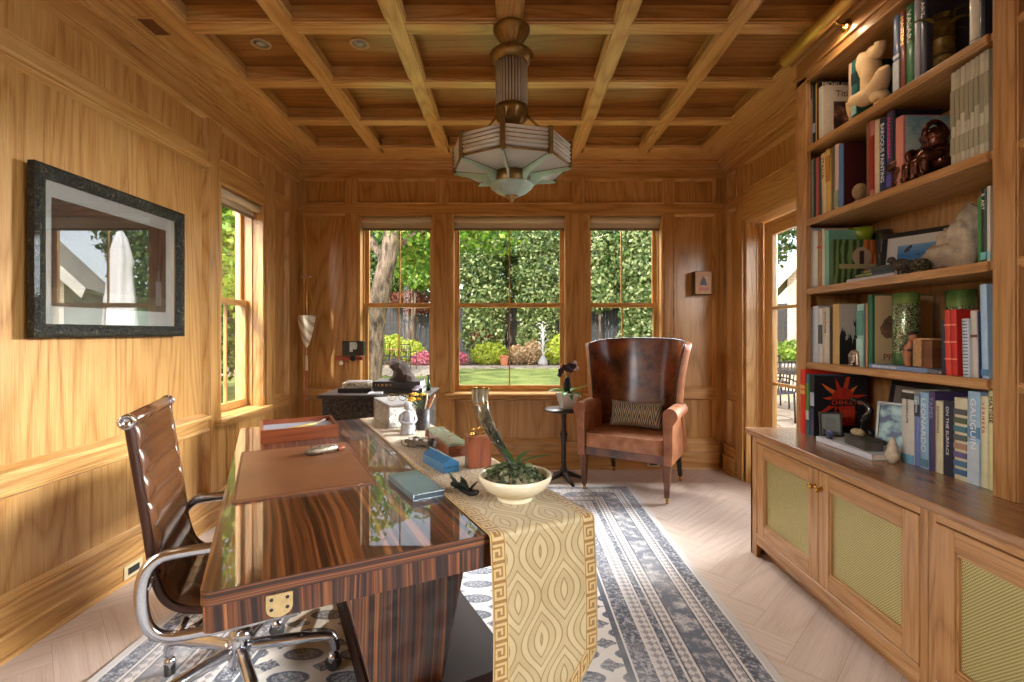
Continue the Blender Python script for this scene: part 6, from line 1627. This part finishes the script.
mb = MB(); pts = smoothpath([(0, .05, .012), (-.04, .0, .012), (0, -.05, .012), (.045, .0, .016), (.02, .035, .05), (-.005, .0, .10), (.0, -.03, .145), (-.01, -.012, .185), (-.03, .02, .195)], 6); N = len(pts)
mb.tube(pts, [.008+.012*sin(pi*min(1, i/N*1.05)) for i in range(N)], 10); mb.build('body', plain('jet', srgb(24, 26, 26), .12, coat=1), o)
mb = MB(); mb.ball((-.038, .030, .196), (.016, .022, .011), 12, 8); mb.build('head', plain('jet2', srgb(30, 30, 28), .15, coat=1), o)
o = thing('photo_frame', 'large dark picture frame leaning at the back of the countertop', 'picture frame', (1.94, 2.31, CT+.003), R(-90), tilt=(R(-10), 0))
photoframe(o, .42, .32, .024, BLACK, plain('grey_mat', srgb(120, 110, 98), .7, var=.1), plain('brown_photo', srgb(92, 80, 66), .5, var=.3, vscale=18))
o = thing('photo_frame', 'silver framed photo leaning left of the countertop book row', 'picture frame', (1.81, 2.275, CT+.003), R(-52), tilt=(R(-14), 0))
g = G('teal_photo'); P = g.coord('Object'); n_ = g.noise(P, 18, 2, .5); tealp = g.bsdf(g.ramp(n_, [(.40, srgb(44, 62, 96)), (.47, srgb(120, 156, 160)), (.6, srgb(176, 206, 200))]), .4)
photoframe(o, .155, .235, .014, plain('antique_silver', srgb(110, 106, 98), .35, .8, var=.3), tealp, tealp)
o = at(1.66, 892.5, CT+.0004, 'seashell', 'pale upright cream seashell leaning on the white spine of book row', 'shell')
mb = MB(); mb.lathe([(0, 0), (.012, .0), (.024, .02), (.026, .04), (.018, .065), (.020, .07), (.012, .09), (.013, .094), (.004, .112), (0, .114)], 16, rf=lambda a, z: 1+.12*sin(6*a+z*80)); mb.build('shell', plain('shell_white', srgb(206, 190, 164), .4, var=.25, vscale=50), o)
# ---------------------------------------------------------------- the garden
import numpy as np
GZ = -.06
nr = np.random.default_rng(11)
def leafmesh(name, pts, nrm, size, mat, parent=None, elong=1.7, jitter=.8):
    """one quad leaf per point"""
    n = len(pts)
    d = nrm+nr.normal(0, jitter, (n, 3)); d /= np.linalg.norm(d, axis=1)[:, None]+1e-9
    r = nr.normal(0, 1, (n, 3)); a = np.cross(d, r); a /= np.linalg.norm(a, axis=1)[:, None]+1e-9
    b = np.cross(d, a)
    s = size*nr.uniform(.6, 1.3, (n, 1))
    P = np.stack([pts-a*s*elong*.5, pts+b*s*.5-a*s*.05, pts+a*s*elong*.5, pts-b*s*.5-a*s*.05], 1).reshape(-1, 3)
    me = bpy.data.meshes.new(name)
    me.vertices.add(4*n); me.vertices.foreach_set('co', P.astype(np.float32).ravel())
    me.loops.add(4*n); me.loops.foreach_set('vertex_index', np.arange(4*n, dtype=np.int32))
    me.polygons.add(n); me.polygons.foreach_set('loop_start', np.arange(0, 4*n, 4, dtype=np.int32)); me.polygons.foreach_set('loop_total', np.full(n, 4, dtype=np.int32))
    me.update(calc_edges=True); me.validate()
    me.materials.append(mat)
    o = bpy.data.objects.new(name, me); COL.objects.link(o)
    if parent: o.parent = parent
    return o
def blobs(n, centers, fill=.35):
    """points near the surface of a union of ellipsoids (cx,cy,cz,rx,ry,rz)"""
    c = np.array(centers, float); w = c[:, 3]*c[:, 5]+c[:, 4]*c[:, 5]; w /= w.sum()
    k = nr.choice(len(c), n, p=w); d = nr.normal(0, 1, (n, 3)); d /= np.linalg.norm(d, axis=1)[:, None]
    r = 1-fill*nr.random((n, 1))**1.5
    lump = 1+.12*np.sin(d[:, :1]*7+k[:, None])*np.sin(d[:, 2:]*9)
    return c[k, :3]+d*c[k, 3:]*r*lump, d
def shrub(name, label, cat, x, y, cs, n, size, mat, group=None, stem=.05, stemh=.4, elong=1.7):
    o = thing(name, label, cat, (x, y, GZ), 0, group)
    p, d = blobs(int(n*1.7), cs); p[:, 2] = np.maximum(p[:, 2], .02)
    leafmesh('foliage', p, d, size*.70, mat, o, elong)
    mb = MB()
    mb.tube([(0, 0, 0), (.02, 0, stemh)], [stem, stem*.7], 8)
    for c in cs[:4]: mb.tube([(0.01, 0, stemh*.7), (c[0]*.6, c[1]*.6, c[2])], [stem*.6, stem*.25], 6)
    mb.build('stem', BARKM, o)
    return o
g = G('tree_bark'); P = g.coord('Object'); n_ = g.noise(g.mapping(P, (1, 1, .25)), 9, 4, .65)
BARKM = g.bsdf(g.ramp(n_, [(.38, srgb(58, 48, 40)), (.62, srgb(156, 136, 118))]), .9, 0, g.bump(n_, 1, .06))
LA = foliage('leaf_bright', srgb(72, 122, 34), srgb(120, 164, 54), srgb(186, 206, 96))
LB = foliage('leaf_mid', srgb(38, 74, 28), srgb(72, 114, 44), srgb(132, 158, 84))
LC = foliage('leaf_pale', srgb(46, 74, 34), srgb(100, 128, 66), srgb(198, 208, 148))
LD = foliage('leaf_dark', srgb(22, 46, 22), srgb(40, 74, 32), srgb(78, 108, 52))
LY = foliage('leaf_yellow', srgb(140, 168, 40), srgb(186, 204, 66), srgb(226, 226, 120))
LR = foliage('leaf_red', srgb(84, 44, 40), srgb(130, 72, 58), srgb(176, 120, 96))
LP = foliage('petal_pink', srgb(186, 70, 100), srgb(216, 120, 146), srgb(236, 180, 190))
LT = foliage('dried_bloom', srgb(150, 118, 84), srgb(196, 164, 124), srgb(226, 206, 172))
def ground(name, x0, x1, y0, y1, z, m, kind='structure', thick=.05):
    mb = MB(); mb.box(x0, x1, y0, y1, z-thick, z); o = mb.build(name, m); o['kind'] = kind; return o
g = G('lawn'); P = g.coord('Object'); n_ = g.noise(P, 1.1, 3, .6); n2 = g.noise(P, 60, 2, .6)
LAWN = g.bsdf(g.mix(.5, g.ramp(n_, [(.38, srgb(86, 112, 44)), (.62, srgb(186, 194, 112))]), g.ramp(n2, [(.3, srgb(80, 110, 40)), (.7, srgb(176, 190, 104))])), .9, 0, g.bump(n2, .8, .03))  # broad pale mottling paints sunlight patches into the grass colour
ground('lawn', -30, 30, 4.95, 45, GZ, LAWN)
g = G('flagstone'); P = g.coord('Object'); vc = g.voro(P, 1.6, 'DISTANCE_TO_EDGE'); n_ = g.noise(P, 3, 4, .6)
STONE = g.bsdf(g.mix(vc < .025, g.ramp(n_, [(.3, srgb(176, 160, 140)), (.7, srgb(214, 200, 182))]), srgb(120, 108, 92)), .85)
ground('path', -2.2, 12, 18.4, 19.9, GZ+.02, STONE, thick=.06)
ground('patio', -12, -2.2, 15.3, 20.0, GZ+.02, STONE, thick=.06)
ground('terrace', 2.3, 12, -2, 10.2, GZ+.02, STONE, thick=.06)
ground('planting_bed', -14, 14, 20.0, 22, GZ+.03, plain('soil', srgb(84, 66, 52), .95, var=.3, vscale=6), thick=.07)
# side yard to the left
# fence
FEN = plain('fence_boards', srgb(62, 64, 66), .8, var=.25, vscale=8)
o = thing('board_fence', 'tall dark grey vertical board fence at the back of the garden', 'fence', (0, 22.2, GZ))
mb = MB(); x = -13.0
while x < 13.0: mb.box(x, x+.135, 0, .025, .05, 2.72+rng.uniform(-.01, .01)); x += .15
mb.build('boards', FEN, o); mb = MB()
for z in (.5, 1.5, 2.4): mb.box(-13, 13, .03, .08, z, z+.10, 'x')
mb.build('rails', FEN, o)
# big trunk left
o = thing('tree', 'large tree with pale mottled leaning trunk seen through the left garden window', 'tree', (-3.55, 12.6, GZ))
mb = MB(); pts = smoothpath([(-.15, 0, -.05), (-.05, 0, .6), (.03, 0, 1.6), (.22, 0, 2.7), (.42, 0, 3.6), (.60, .1, 5.2)], 6)
mb.tube(pts, [.36, .33, .31, .30, .29, .285]+[.28-.003*i for i in range(len(pts)-6)], 14); mb.tube(smoothpath([(.05, 0, 1.75), (-.30, .05, 2.3), (-.46, .05, 3.2), (-.5, 0, 5)], 5), [.17]*5+[.15]*6+[.13]*5, 10); mb.build('trunk', BARKM, o)
mb = MB()
for q in (((.42, 0, 3.5), (1.3, .6, 4.2), (2.5, 1.0, 4.4)), ((.5, .05, 4.4), (1.6, -.3, 4.9), (3.0, -.2, 4.7)), ((.3, 0, 3.2), (-.6, .5, 4.4), (-1.4, .7, 5.2))): mb.tube(smoothpath(q, 4), [.12, .11, .10, .09, .08, .07, .06, .05, .04], 8)
mb.build('branches', BARKM, o)
p, d = blobs(5200, [(1.2, .6, 4.4, 1.6, 1.2, .9), (2.6, .8, 4.3, 1.5, 1.2, .8), (-1.0, .6, 5.0, 1.7, 1.2, 1.2), (.8, 1.2, 3.5, .8, .6, .5), (3.6, .2, 5.0, 1.3, 1, .8)], .8); leafmesh('crown', p, d, .11, LA, o)
# screening trees along the fence
def col(*c): return list(c)
trees = [
 ('dense_tree', 'pale leaved bushy evergreen filling left half of the middle window', -1.15, 21.2, [(0, 0, 1.5, 1.0, .7, 1.3), (.1, 0, 2.9, 1.05, .7, 1.1), (-.2, 0, 4.1, 1.0, .7, 1.0), (.2, .1, 5.2, .9, .7, .9)], 6500, .15, LC),
 ('dense_tree', 'bushy pale green evergreen filling right half of the middle window', 1.15, 21.2, [(0, 0, 1.2, .9, .7, 1.1), (.2, 0, 2.6, 1.1, .7, 1.1), (.1, 0, 3.9, 1.15, .7, 1.0), (0, .1, 5.2, 1.0, .7, .9)], 6500, .15, LC),
 ('leafy_tree', 'darker green tree behind the bushy evergreens in the middle window', .2, 23.4, [(0, 0, 3.6, 2.0, .9, 1.3), (.6, 0, 5.4, 2.2, .9, 1.3), (-1.4, 0, 5.6, 1.6, .9, 1.2)], 5200, .16, LB),
 ('magnolia', 'broad leaved pale magnolia filling the right garden window beyond wing chair', 5.7, 21.0, [(0, 0, 1.3, 1.0, .7, 1.2), (.1, 0, 2.7, 1.1, .7, 1.1), (-.1, 0, 4.2, 1.1, .7, 1.1), (.2, 0, 5.4, 1.1, .7, 1)], 5200, .19, LC),
 ('magnolia', 'second pale magnolia at the left side of the right garden window', 4.0, 21.4, [(0, 0, 2.9, .75, .6, .6), (0, 0, 3.7, .85, .6, .9), (-.2, 0, 5.0, 1.0, .7, .9)], 3600, .19, LC),
 ('leafy_tree', 'dark tree behind the magnolias in the right garden window', 4.9, 23.6, [(0, 0, 3.8, 1.9, .9, 1.3), (.2, 0, 5.6, 2.3, .9, 1.3)], 4200, .17, LB),
 ('leafy_tree', 'bright green leafy tree at right side of the left garden window', -4.1, 20.2, [(0, 0, 4.3, .8, .7, .9), (.4, 0, 5.3, 1.1, .8, .9), (.3, 0, 3.6, .55, .5, .45)], 3600, .15, LA),
 ('leafy_tree', 'mid green tree behind the fence in the left garden window', -6.2, 23.6, [(0, 0, 4.0, 1.6, .9, 1.0), (1.3, 0, 4.2, 1.3, .8, 1.0), (0, 0, 5.6, 2.3, .9, 1.2)], 4600, .16, LB),
 ('leafy_tree', 'pale green tree far behind the leaning trunk at far left', -8.4, 22.8, [(0, 0, 3.2, 1.4, .9, 1.2), (.2, 0, 5.2, 1.6, .9, 1.3)], 3000, .17, LC),
 ('japanese_maple', 'reddish leaved maple at the fence in the left garden window', -4.6, 21.6, [(0, 0, 2.9, 1.0, .6, .32), (.5, 0, 2.5, .7, .5, .3)], 1500, .12, LR),
 ('dark_hedge', 'tall dark hedge of trees far behind the garden fence', 0, 27.5, [(-9, 0, 4, 4, 1, 4), (-3, 0, 4.2, 4, 1, 4.4), (3, 0, 4.2, 4, 1, 4.4), (9, 0, 4, 4, 1, 4), (-6, 0, 7, 5, 1, 2.4), (1, 0, 7.4, 5, 1, 2.4), (7, 0, 7, 5, 1, 2.4)], 12000, .30, LB)]
for nm, lb, x, y, cs, n, sz, m in trees: shrub(nm, lb, 'hedge' if nm == 'dark_hedge' else 'tree', x, y, cs, n, sz, m, 'trees along the garden fence', .09, .8)
shr = [
 ('yellow_shrub', 'yellow-green shrub before the fence left of the window muntin', -5.35, 20.6, [(0, 0, .75, .75, .4, .5), (.4, 0, .9, .5, .4, .4)], 1300, .10, LY),
 ('yellow_shrub', 'yellow-green shrub before the fence right of the window muntin', -4.25, 20.3, [(0, 0, .65, .6, .4, .45), (.35, 0, .5, .4, .35, .35)], 1100, .10, LY),
 ('fern', 'bright green fern clump in the garden bed behind lawn', -.95, 20.5, [(0, 0, .45, .75, .4, .5), (.45, 0, .5, .4, .35, .45)], 2200, .085, LY),
 ('red_shrub', 'dark reddish shrub above the bright green fern clump', -1.25, 20.9, [(0, 0, 1.25, .55, .3, .35)], 500, .12, LR),
 ('dried_hydrangea', 'tan dried hydrangea left of the pair behind terracotta pot', .30, 20.5, [(0, 0, .45, .38, .3, .42)], 800, .10, LT),
 ('dried_hydrangea', 'taller tan dried hydrangea left of the garden sculpture', .95, 20.5, [(0, 0, .55, .42, .3, .52)], 900, .10, LT),
 ('hosta', 'yellow-green hosta right of the garden sculpture', 1.95, 20.6, [(0, 0, .6, .5, .35, .55), (.2, 0, 1.0, .4, .3, .3)], 900, .13, LY),
 ('flowering_shrub', 'pink flowering shrub in the left garden window by patio', -3.65, 20.0, [(0, 0, .30, .45, .3, .30)], 700, .09, LP),
 ('flowering_shrub', 'pink flowers at left edge of the middle garden window', -2.15, 20.2, [(0, 0, .28, .42, .3, .28)], 650, .09, LP),
 ('flowering_shrub', 'pale flowering shrub low in the right garden window', 4.3, 20.2, [(0, 0, .35, .5, .3, .3)], 600, .09, LT)]
for nm, lb, x, y, cs, n, sz, m in shr: shrub(nm, lb, 'shrub', x, y, cs, n, sz, m, 'shrubs in the garden bed', .03, .3)
side = [
 ('leafy_tree', 'bright leafy tree close outside the left side window', -4.9, 7.6, [(0, 0, 2.6, .9, 1.0, 1.1), (0, .5, 3.8, 1.2, 1.2, 1.0)], 3200, .12, LA),
 ('leafy_tree', 'dark green tree beyond the left side window', -7.0, 10.8, [(0, 0, 1.6, 1.0, 1.5, 1.5), (0, 0, 3.4, 1.4, 1.7, 1.6)], 3600, .14, LB),
 ('leafy_tree', 'pale tree standing farther left past the side window', -6.2, 9.0, [(0, 0, 1.2, .8, 1.0, 1.2), (0, 0, 3.0, 1.0, 1.2, 1.2)], 2800, .13, LC)]
for nm, lb, x, y, cs, n, sz, m in side: shrub(nm, lb, 'tree', x, y, cs, n, sz, m, 'trees outside the side window', .08, .8)
# terracotta pot, sculpture, patio furniture
o = thing('terracotta_pot', 'square terracotta pot in front of the fern at garden path', 'pot', (-.24, 19.95, GZ+.03))
mb = MB(); mb.hexa([(-.13, -.13, 0), (.13, -.13, 0), (.13, .13, 0), (-.13, .13, 0), (-.17, -.17, .34), (.17, -.17, .34), (.17, .17, .34), (-.17, .17, .34)]); mb.box(-.19, .19, -.19, .19, .34, .40); mb.build('pot', plain('terracotta', srgb(188, 116, 84), .8, var=.1), o, bevel=.01)
o = thing('garden_sculpture', 'pale stone urn with tall wispy white metal sculpture in garden bed', 'sculpture', (1.36, 19.9, GZ+.03))
mb = MB(); mb.lathe([(0, 0), (.19, 0), (.21, .10), (.17, .22), (.10, .32), (.07, .40), (0, .40)], 20); mb.build('urn', STN, o)
PALE = plain('pale_metal', srgb(206, 206, 204), .5)
for k in range(16):
    a = k*2.4; mb = MB(); q = rng.uniform(.10, .26); h = .5+.075*k
    mb.tube(smoothpath([(0, 0, .38), (.05*cos(a), .05*sin(a), h), (q*cos(a), q*sin(a), h+.18), (q*1.2*cos(a+.6), q*1.2*sin(a+.6), h+.10)], 3), .016, 5); mb.build('frond', PALE, o)
def patio_chair(x, y, rz, lb, s=1.0):
    o = thing('patio_chair', lb, 'chair', (x, y, GZ+.02), rz, 'iron patio chairs')
    for sx in (-.22, .22):
        for sy in (-.2, .2): mb = MB(); mb.tube([(sx, sy, 0), (sx*.95, sy*.95, .44 if sy < 0 else .45)], .014, 6); mb.build('leg', IRON, o)
        mb = MB(); mb.tube(smoothpath([(sx, -.19, .45), (sx, -.19, .64), (sx, .05, .66), (sx, .22, .62)], 3), .013, 6); mb.build('arm', IRON, o)
    mb = MB(); mb.prism(rrect(-.23, .23, -.22, .22, .05), .44, .475); mb.build('seat', plain('slate_cushion', srgb(66, 72, 84), .8), o, bevel=.008)
    mb = MB()
    for k in range(7): mb.tube([(-.21+.07*k, .21, .46), (-.21+.07*k, .27, .92)], .009, 5)
    mb.tube([(-.23, .27, .92), (.23, .27, .92)], .014, 6); mb.tube([(-.23, .21, .46), (-.23, .27, .92)], .013, 6); mb.tube([(.23, .21, .46), (.23, .27, .92)], .013, 6); mb.build('backrest', IRON, o)
def patio_table(x, y, lb, r=.5, m=None):
    o = thing('patio_table', lb, 'table', (x, y, GZ+.02), .3)
    mb = MB(); mb.lathe([(0, .70), (r, .70), (r, .73), (0, .73)], 28); mb.build('table_top', m or IRON, o)
    for k in range(4): a = k*pi/2; mb = MB(); mb.tube([(r*.75*cos(a), r*.75*sin(a), 0), (r*.5*cos(a), r*.5*sin(a), .70)], .016, 6); mb.build('leg', m or IRON, o)
patio_chair(-3.75, 17.8, R(160), 'black iron patio chair right of the muntin in left garden window')
patio_chair(-4.75, 18.6, R(40), 'black iron patio chair left of the muntin in left garden window')
patio_table(-4.25, 18.4, 'wooden round patio table in the left garden window', .45, plain('teak', srgb(150, 112, 80), .6))
o = thing('planter_box', 'dark square planter at the foot of the leaning tree', 'planter', (-4.75, 16.6, GZ+.02))
mb = MB(); mb.box(-.17, .17, -.17, .17, 0, .36); mb.box(-.19, .19, -.19, .19, .361, .40); mb.build('box', plain('dark_planter', srgb(78, 66, 58), .7), o, bevel=.01)
patio_table(4.55, 7.9, 'black iron patio table outside the glazed door', .55)
patio_chair(3.95, 7.25, R(200), 'black iron patio chair nearest the glazed door'); patio_chair(4.75, 8.75, R(-10), 'black iron patio chair beyond the table outside glazed door')
# garden wall and hedge beyond the terrace
g = G('cream_brick'); bt = g.n.new('ShaderNodeTexBrick'); bt.offset = .5
P = g.coord('Object'); x, y, z = g.sep(P); g.link(g.comb(x+y, z, 0.0), bt.inputs['Vector']); bt.inputs['Scale'].default_value = 1
bt.inputs['Brick Width'].default_value = .22; bt.inputs['Row Height'].default_value = .075; bt.inputs['Mortar Size'].default_value = .008
bt.inputs['Color1'].default_value = srgb(218, 204, 182); bt.inputs['Color2'].default_value = srgb(196, 180, 156); bt.inputs['Mortar'].default_value = srgb(178, 166, 146)
BRICK = g.bsdf(bt.outputs[0], .85)
o = thing('garden_wall', 'low cream brick garden wall with coping beyond the terrace', 'wall', (6.9, 10.4, GZ), R(-12)); 
mb = MB(); mb.box(-2.6, 2.5, -.12, .12, 0, .62); mb.build('brickwork', BRICK, o); mb = MB(); mb.box(-2.64, 2.54, -.17, .17, .62, .69, 'x'); mb.build('coping', STN, o, bevel=.01)
shrub('clipped_hedge', 'low green hedge above the cream brick garden wall', 'hedge', 6.6, 10.9, [(-1.2, 0, .85, 1.1, .3, .45), (.4, 0, .85, 1.1, .3, .45), (1.6, 0, .8, .8, .3, .4)], 2400, .09, LA)
shrub('leafy_tree', 'dark tree beside the cream brick wing outside glazed door', 'tree', 8.2, 15.4, [(-.6, 0, 3.2, 1.0, .8, 1.3), (-.4, 0, 4.8, 1.5, .9, 1.3), (-.9, 0, 1.6, .9, .8, 1.3)], 4200, .14, LB, None, .1, .9)
o = thing('house_wing', 'cream brick wing with white steep gable outside the glazed door', 'building', (6.62, 11.5, GZ), R(-30))
mb = MB(); mb.prism([(0, 0), (4.6, 0), (4.6, 2.75), (2.3, 5.3), (0, 2.75)], -4, 0, M=RX(pi/2)); mb.build('brick_wall', BRICK, o)
WT = plain('white_trim', srgb(232, 228, 218), .6)
for s in (0, 1):
    mb = MB(); a = (-.40, 2.36) if not s else (5.0, 2.36)
    b = (2.3, 5.42)
    dx, dz = b[0]-a[0], b[1]-a[1]; L = math.hypot(dx, dz); nx, nz = (-dz/L, dx/L) if not s else (dz/L, -dx/L)
    P4 = [a, b, (b[0], b[1]+.16), (a[0]+nx*.10, a[1]+nz*.10)]
    mb.hexa([(P4[0][0], -.35, P4[0][1]), (P4[1][0], -.35, P4[1][1]), (P4[1][0], 4.2, P4[1][1]), (P4[0][0], 4.2, P4[0][1]), (P4[3][0], -.35, P4[3][1]), (P4[2][0], -.35, P4[2][1]), (P4[2][0], 4.2, P4[2][1]), (P4[3][0], 4.2, P4[3][1])]); mb.build('roof_slope', WT if False else plain('roof_shingle', srgb(206, 196, 180), .9), o)
    mb = MB(); mb.hexa([(P4[0][0], -.40, P4[0][1]-.18), (P4[1][0], -.40, P4[1][1]-.18), (P4[1][0], -.34, P4[1][1]-.18), (P4[0][0], -.34, P4[0][1]-.18), (P4[3][0], -.40, P4[3][1]), (P4[2][0], -.40, P4[2][1]), (P4[2][0], -.34, P4[2][1]), (P4[3][0], -.34, P4[3][1])]); mb.build('fascia', WT, o)
# closed parasol
o = thing('garden_umbrella', 'closed white garden umbrella on the terrace mirrored in the framed picture', 'umbrella', (3.25, 9.0, GZ+.02))
mb = MB(); mb.tube([(0, 0, .05), (0, 0, 3.3)], .025, 10); mb.build('pole', plain('teak_pole', srgb(150, 110, 76), .5), o)
mb = MB(); mb.lathe([(.03, 3.25), (.10, 3.1), (.20, 2.65), (.17, 2.55), (.22, 2.0), (.26, 1.2), (.24, 1.0)], 24, rf=lambda a, z: 1+.16*sin(6*a+z), cap=False); mb.build('canopy', plain('white_canvas', srgb(226, 226, 230), .8), o, solid=.004)
mb = MB(); mb.lathe([(0, 0), (.25, 0), (.24, .08), (.05, .10), (.04, .2), (0, .2)], 24); mb.build('base', STN, o)
SKY, SUN, FILL_RIGHT, EXPO = .235, 2.5, 190, 0.9
KB, KL, KR, KS, CAN, PIC = 780, 320, 118, 200, 3, 1.6
# ---------------------------------------------------------------- camera, light, colour
cd = bpy.data.cameras.new('camera'); cam = bpy.data.objects.new('camera', cd); COL.objects.link(cam)
cam.location = (0, 0, 1.3); cam.rotation_euler = (pi/2, 0, 0)
cd.sensor_width = 36; cd.lens = 482/1024*36; cd.shift_x = 2/1024; cd.shift_y = -8/1024
cd.clip_start = .02; cd.clip_end = 200
SC.camera = cam
wd = bpy.data.worlds.new('World'); SC.world = wd; wd.use_nodes = True
nt = wd.node_tree; bg = nt.nodes['Background']
sk = nt.nodes.new('ShaderNodeTexSky'); sk.sky_type = 'NISHITA'; sk.sun_disc = False
sk.sun_elevation = R(38); sk.sun_rotation = R(200); sk.air_density = 1.0; sk.dust_density = 2.0
hs = nt.nodes.new('ShaderNodeHueSaturation'); hs.inputs['Saturation'].default_value = .35; nt.links.new(sk.outputs[0], hs.inputs['Color']); nt.links.new(hs.outputs[0], bg.inputs[0]); bg.inputs[1].default_value = SKY
sd = bpy.data.lights.new('sun', 'SUN'); sd.energy = SUN; sd.angle = R(.6); sd.color = (1, .93, .82)
so = bpy.data.objects.new('sun', sd); COL.objects.link(so)
dirv = Vector((.40, .90, -.62)).normalized()
so.rotation_euler = dirv.to_track_quat('-Z', 'Y').to_euler()
def area(name, loc, look, sx, sy, e, col=(1, 1, 1), spread=None):
    l = bpy.data.lights.new(name, 'AREA'); l.shape = 'RECTANGLE'; l.size = sx; l.size_y = sy; l.energy = e; l.color = col
    if spread: l.spread = spread
    o = bpy.data.objects.new(name, l); COL.objects.link(o); o.location = loc
    o.rotation_euler = (Vector(look)-Vector(loc)).to_track_quat('-Z', 'Y').to_euler(); return o
FILL_DAY = (1, .985, .95)
area('fill_garden_windows', (0, 7.5, 4.75), (0, 1.5, .4), 5.0, 1.5, KB, FILL_DAY)  # added lamp, hidden above the garden windows to brighten the room
area('fill_side_window', (XL-1.3, 3.7, 3.5), (-1.2, 3.5, .2), 1.6, 1.2, KL, FILL_DAY)  # added lamp outside the left side window, strengthens its light indoors
area('fill_glazed_door', (XR+2.4, 4.45, 2.6), (XL, 2.5, 1.0), 1.6, 1.6, KR, (.90, .95, 1), R(52))  # added lamp out of sight beyond the door, lights the left wall
area('fill_rear_left', (XL-1.4, -.7, 2.8), (1.5, 1.7, .4), 1.8, 1.5, KS, (.94, .97, 1))  # added fill lamp outside the assumed left rear window, aimed at the cabinets
area('fill_rear_right', (XR+1.5, -1.0, 2.7), (-2, 1.5, .8), 2.2, 1.8, FILL_RIGHT, (.86, .94, 1), R(110))  # added fill lamp outside the made-up right rear window
def spot(name, loc, look, e, col, ang=100, r=.04):
    l = bpy.data.lights.new(name, 'SPOT'); l.energy = e; l.color = col; l.spot_size = R(ang); l.spot_blend = .8; l.shadow_soft_size = r
    o = bpy.data.objects.new(name, l); COL.objects.link(o); o.location = loc
    o.rotation_euler = (Vector(look)-Vector(loc)).to_track_quat('-Z', 'Y').to_euler(); return o
WARM = (1, .80, .56)
for k, (x, y) in enumerate(((-.892, 2.86), (-1.48, 2.86), (.892, 1.71), (-.892, 1.71), (-1.48, .56), (-.3, .56), (.892, .56), (.3, -.6), (-.9, -.6))):  # first two sit in the ceiling fittings, the rest are added unseen fill
    spot('downlight_and_fill_lamp', (x, y, ZP-.03), (x, y, 0), CAN, WARM, 130, .05)
area('picture_light_lamp', (1.55, 2.40, 2.80), (1.85, 2.40, 1.6), .03, .56, PIC, WARM)
vs = SC.view_settings; vs.view_transform = 'Standard'; vs.look = 'None'; vs.gamma = 1; vs.use_curve_mapping = False; vs.exposure = EXPO
cy_ = SC.cycles
cy_.use_denoising = True; cy_.max_bounces = 8; cy_.diffuse_bounces = 4; cy_.glossy_bounces = 4; cy_.transparent_max_bounces = 12; cy_.transmission_bounces = 4
cy_.sample_clamp_indirect = 6; cy_.caustics_reflective = False; cy_.caustics_refractive = False
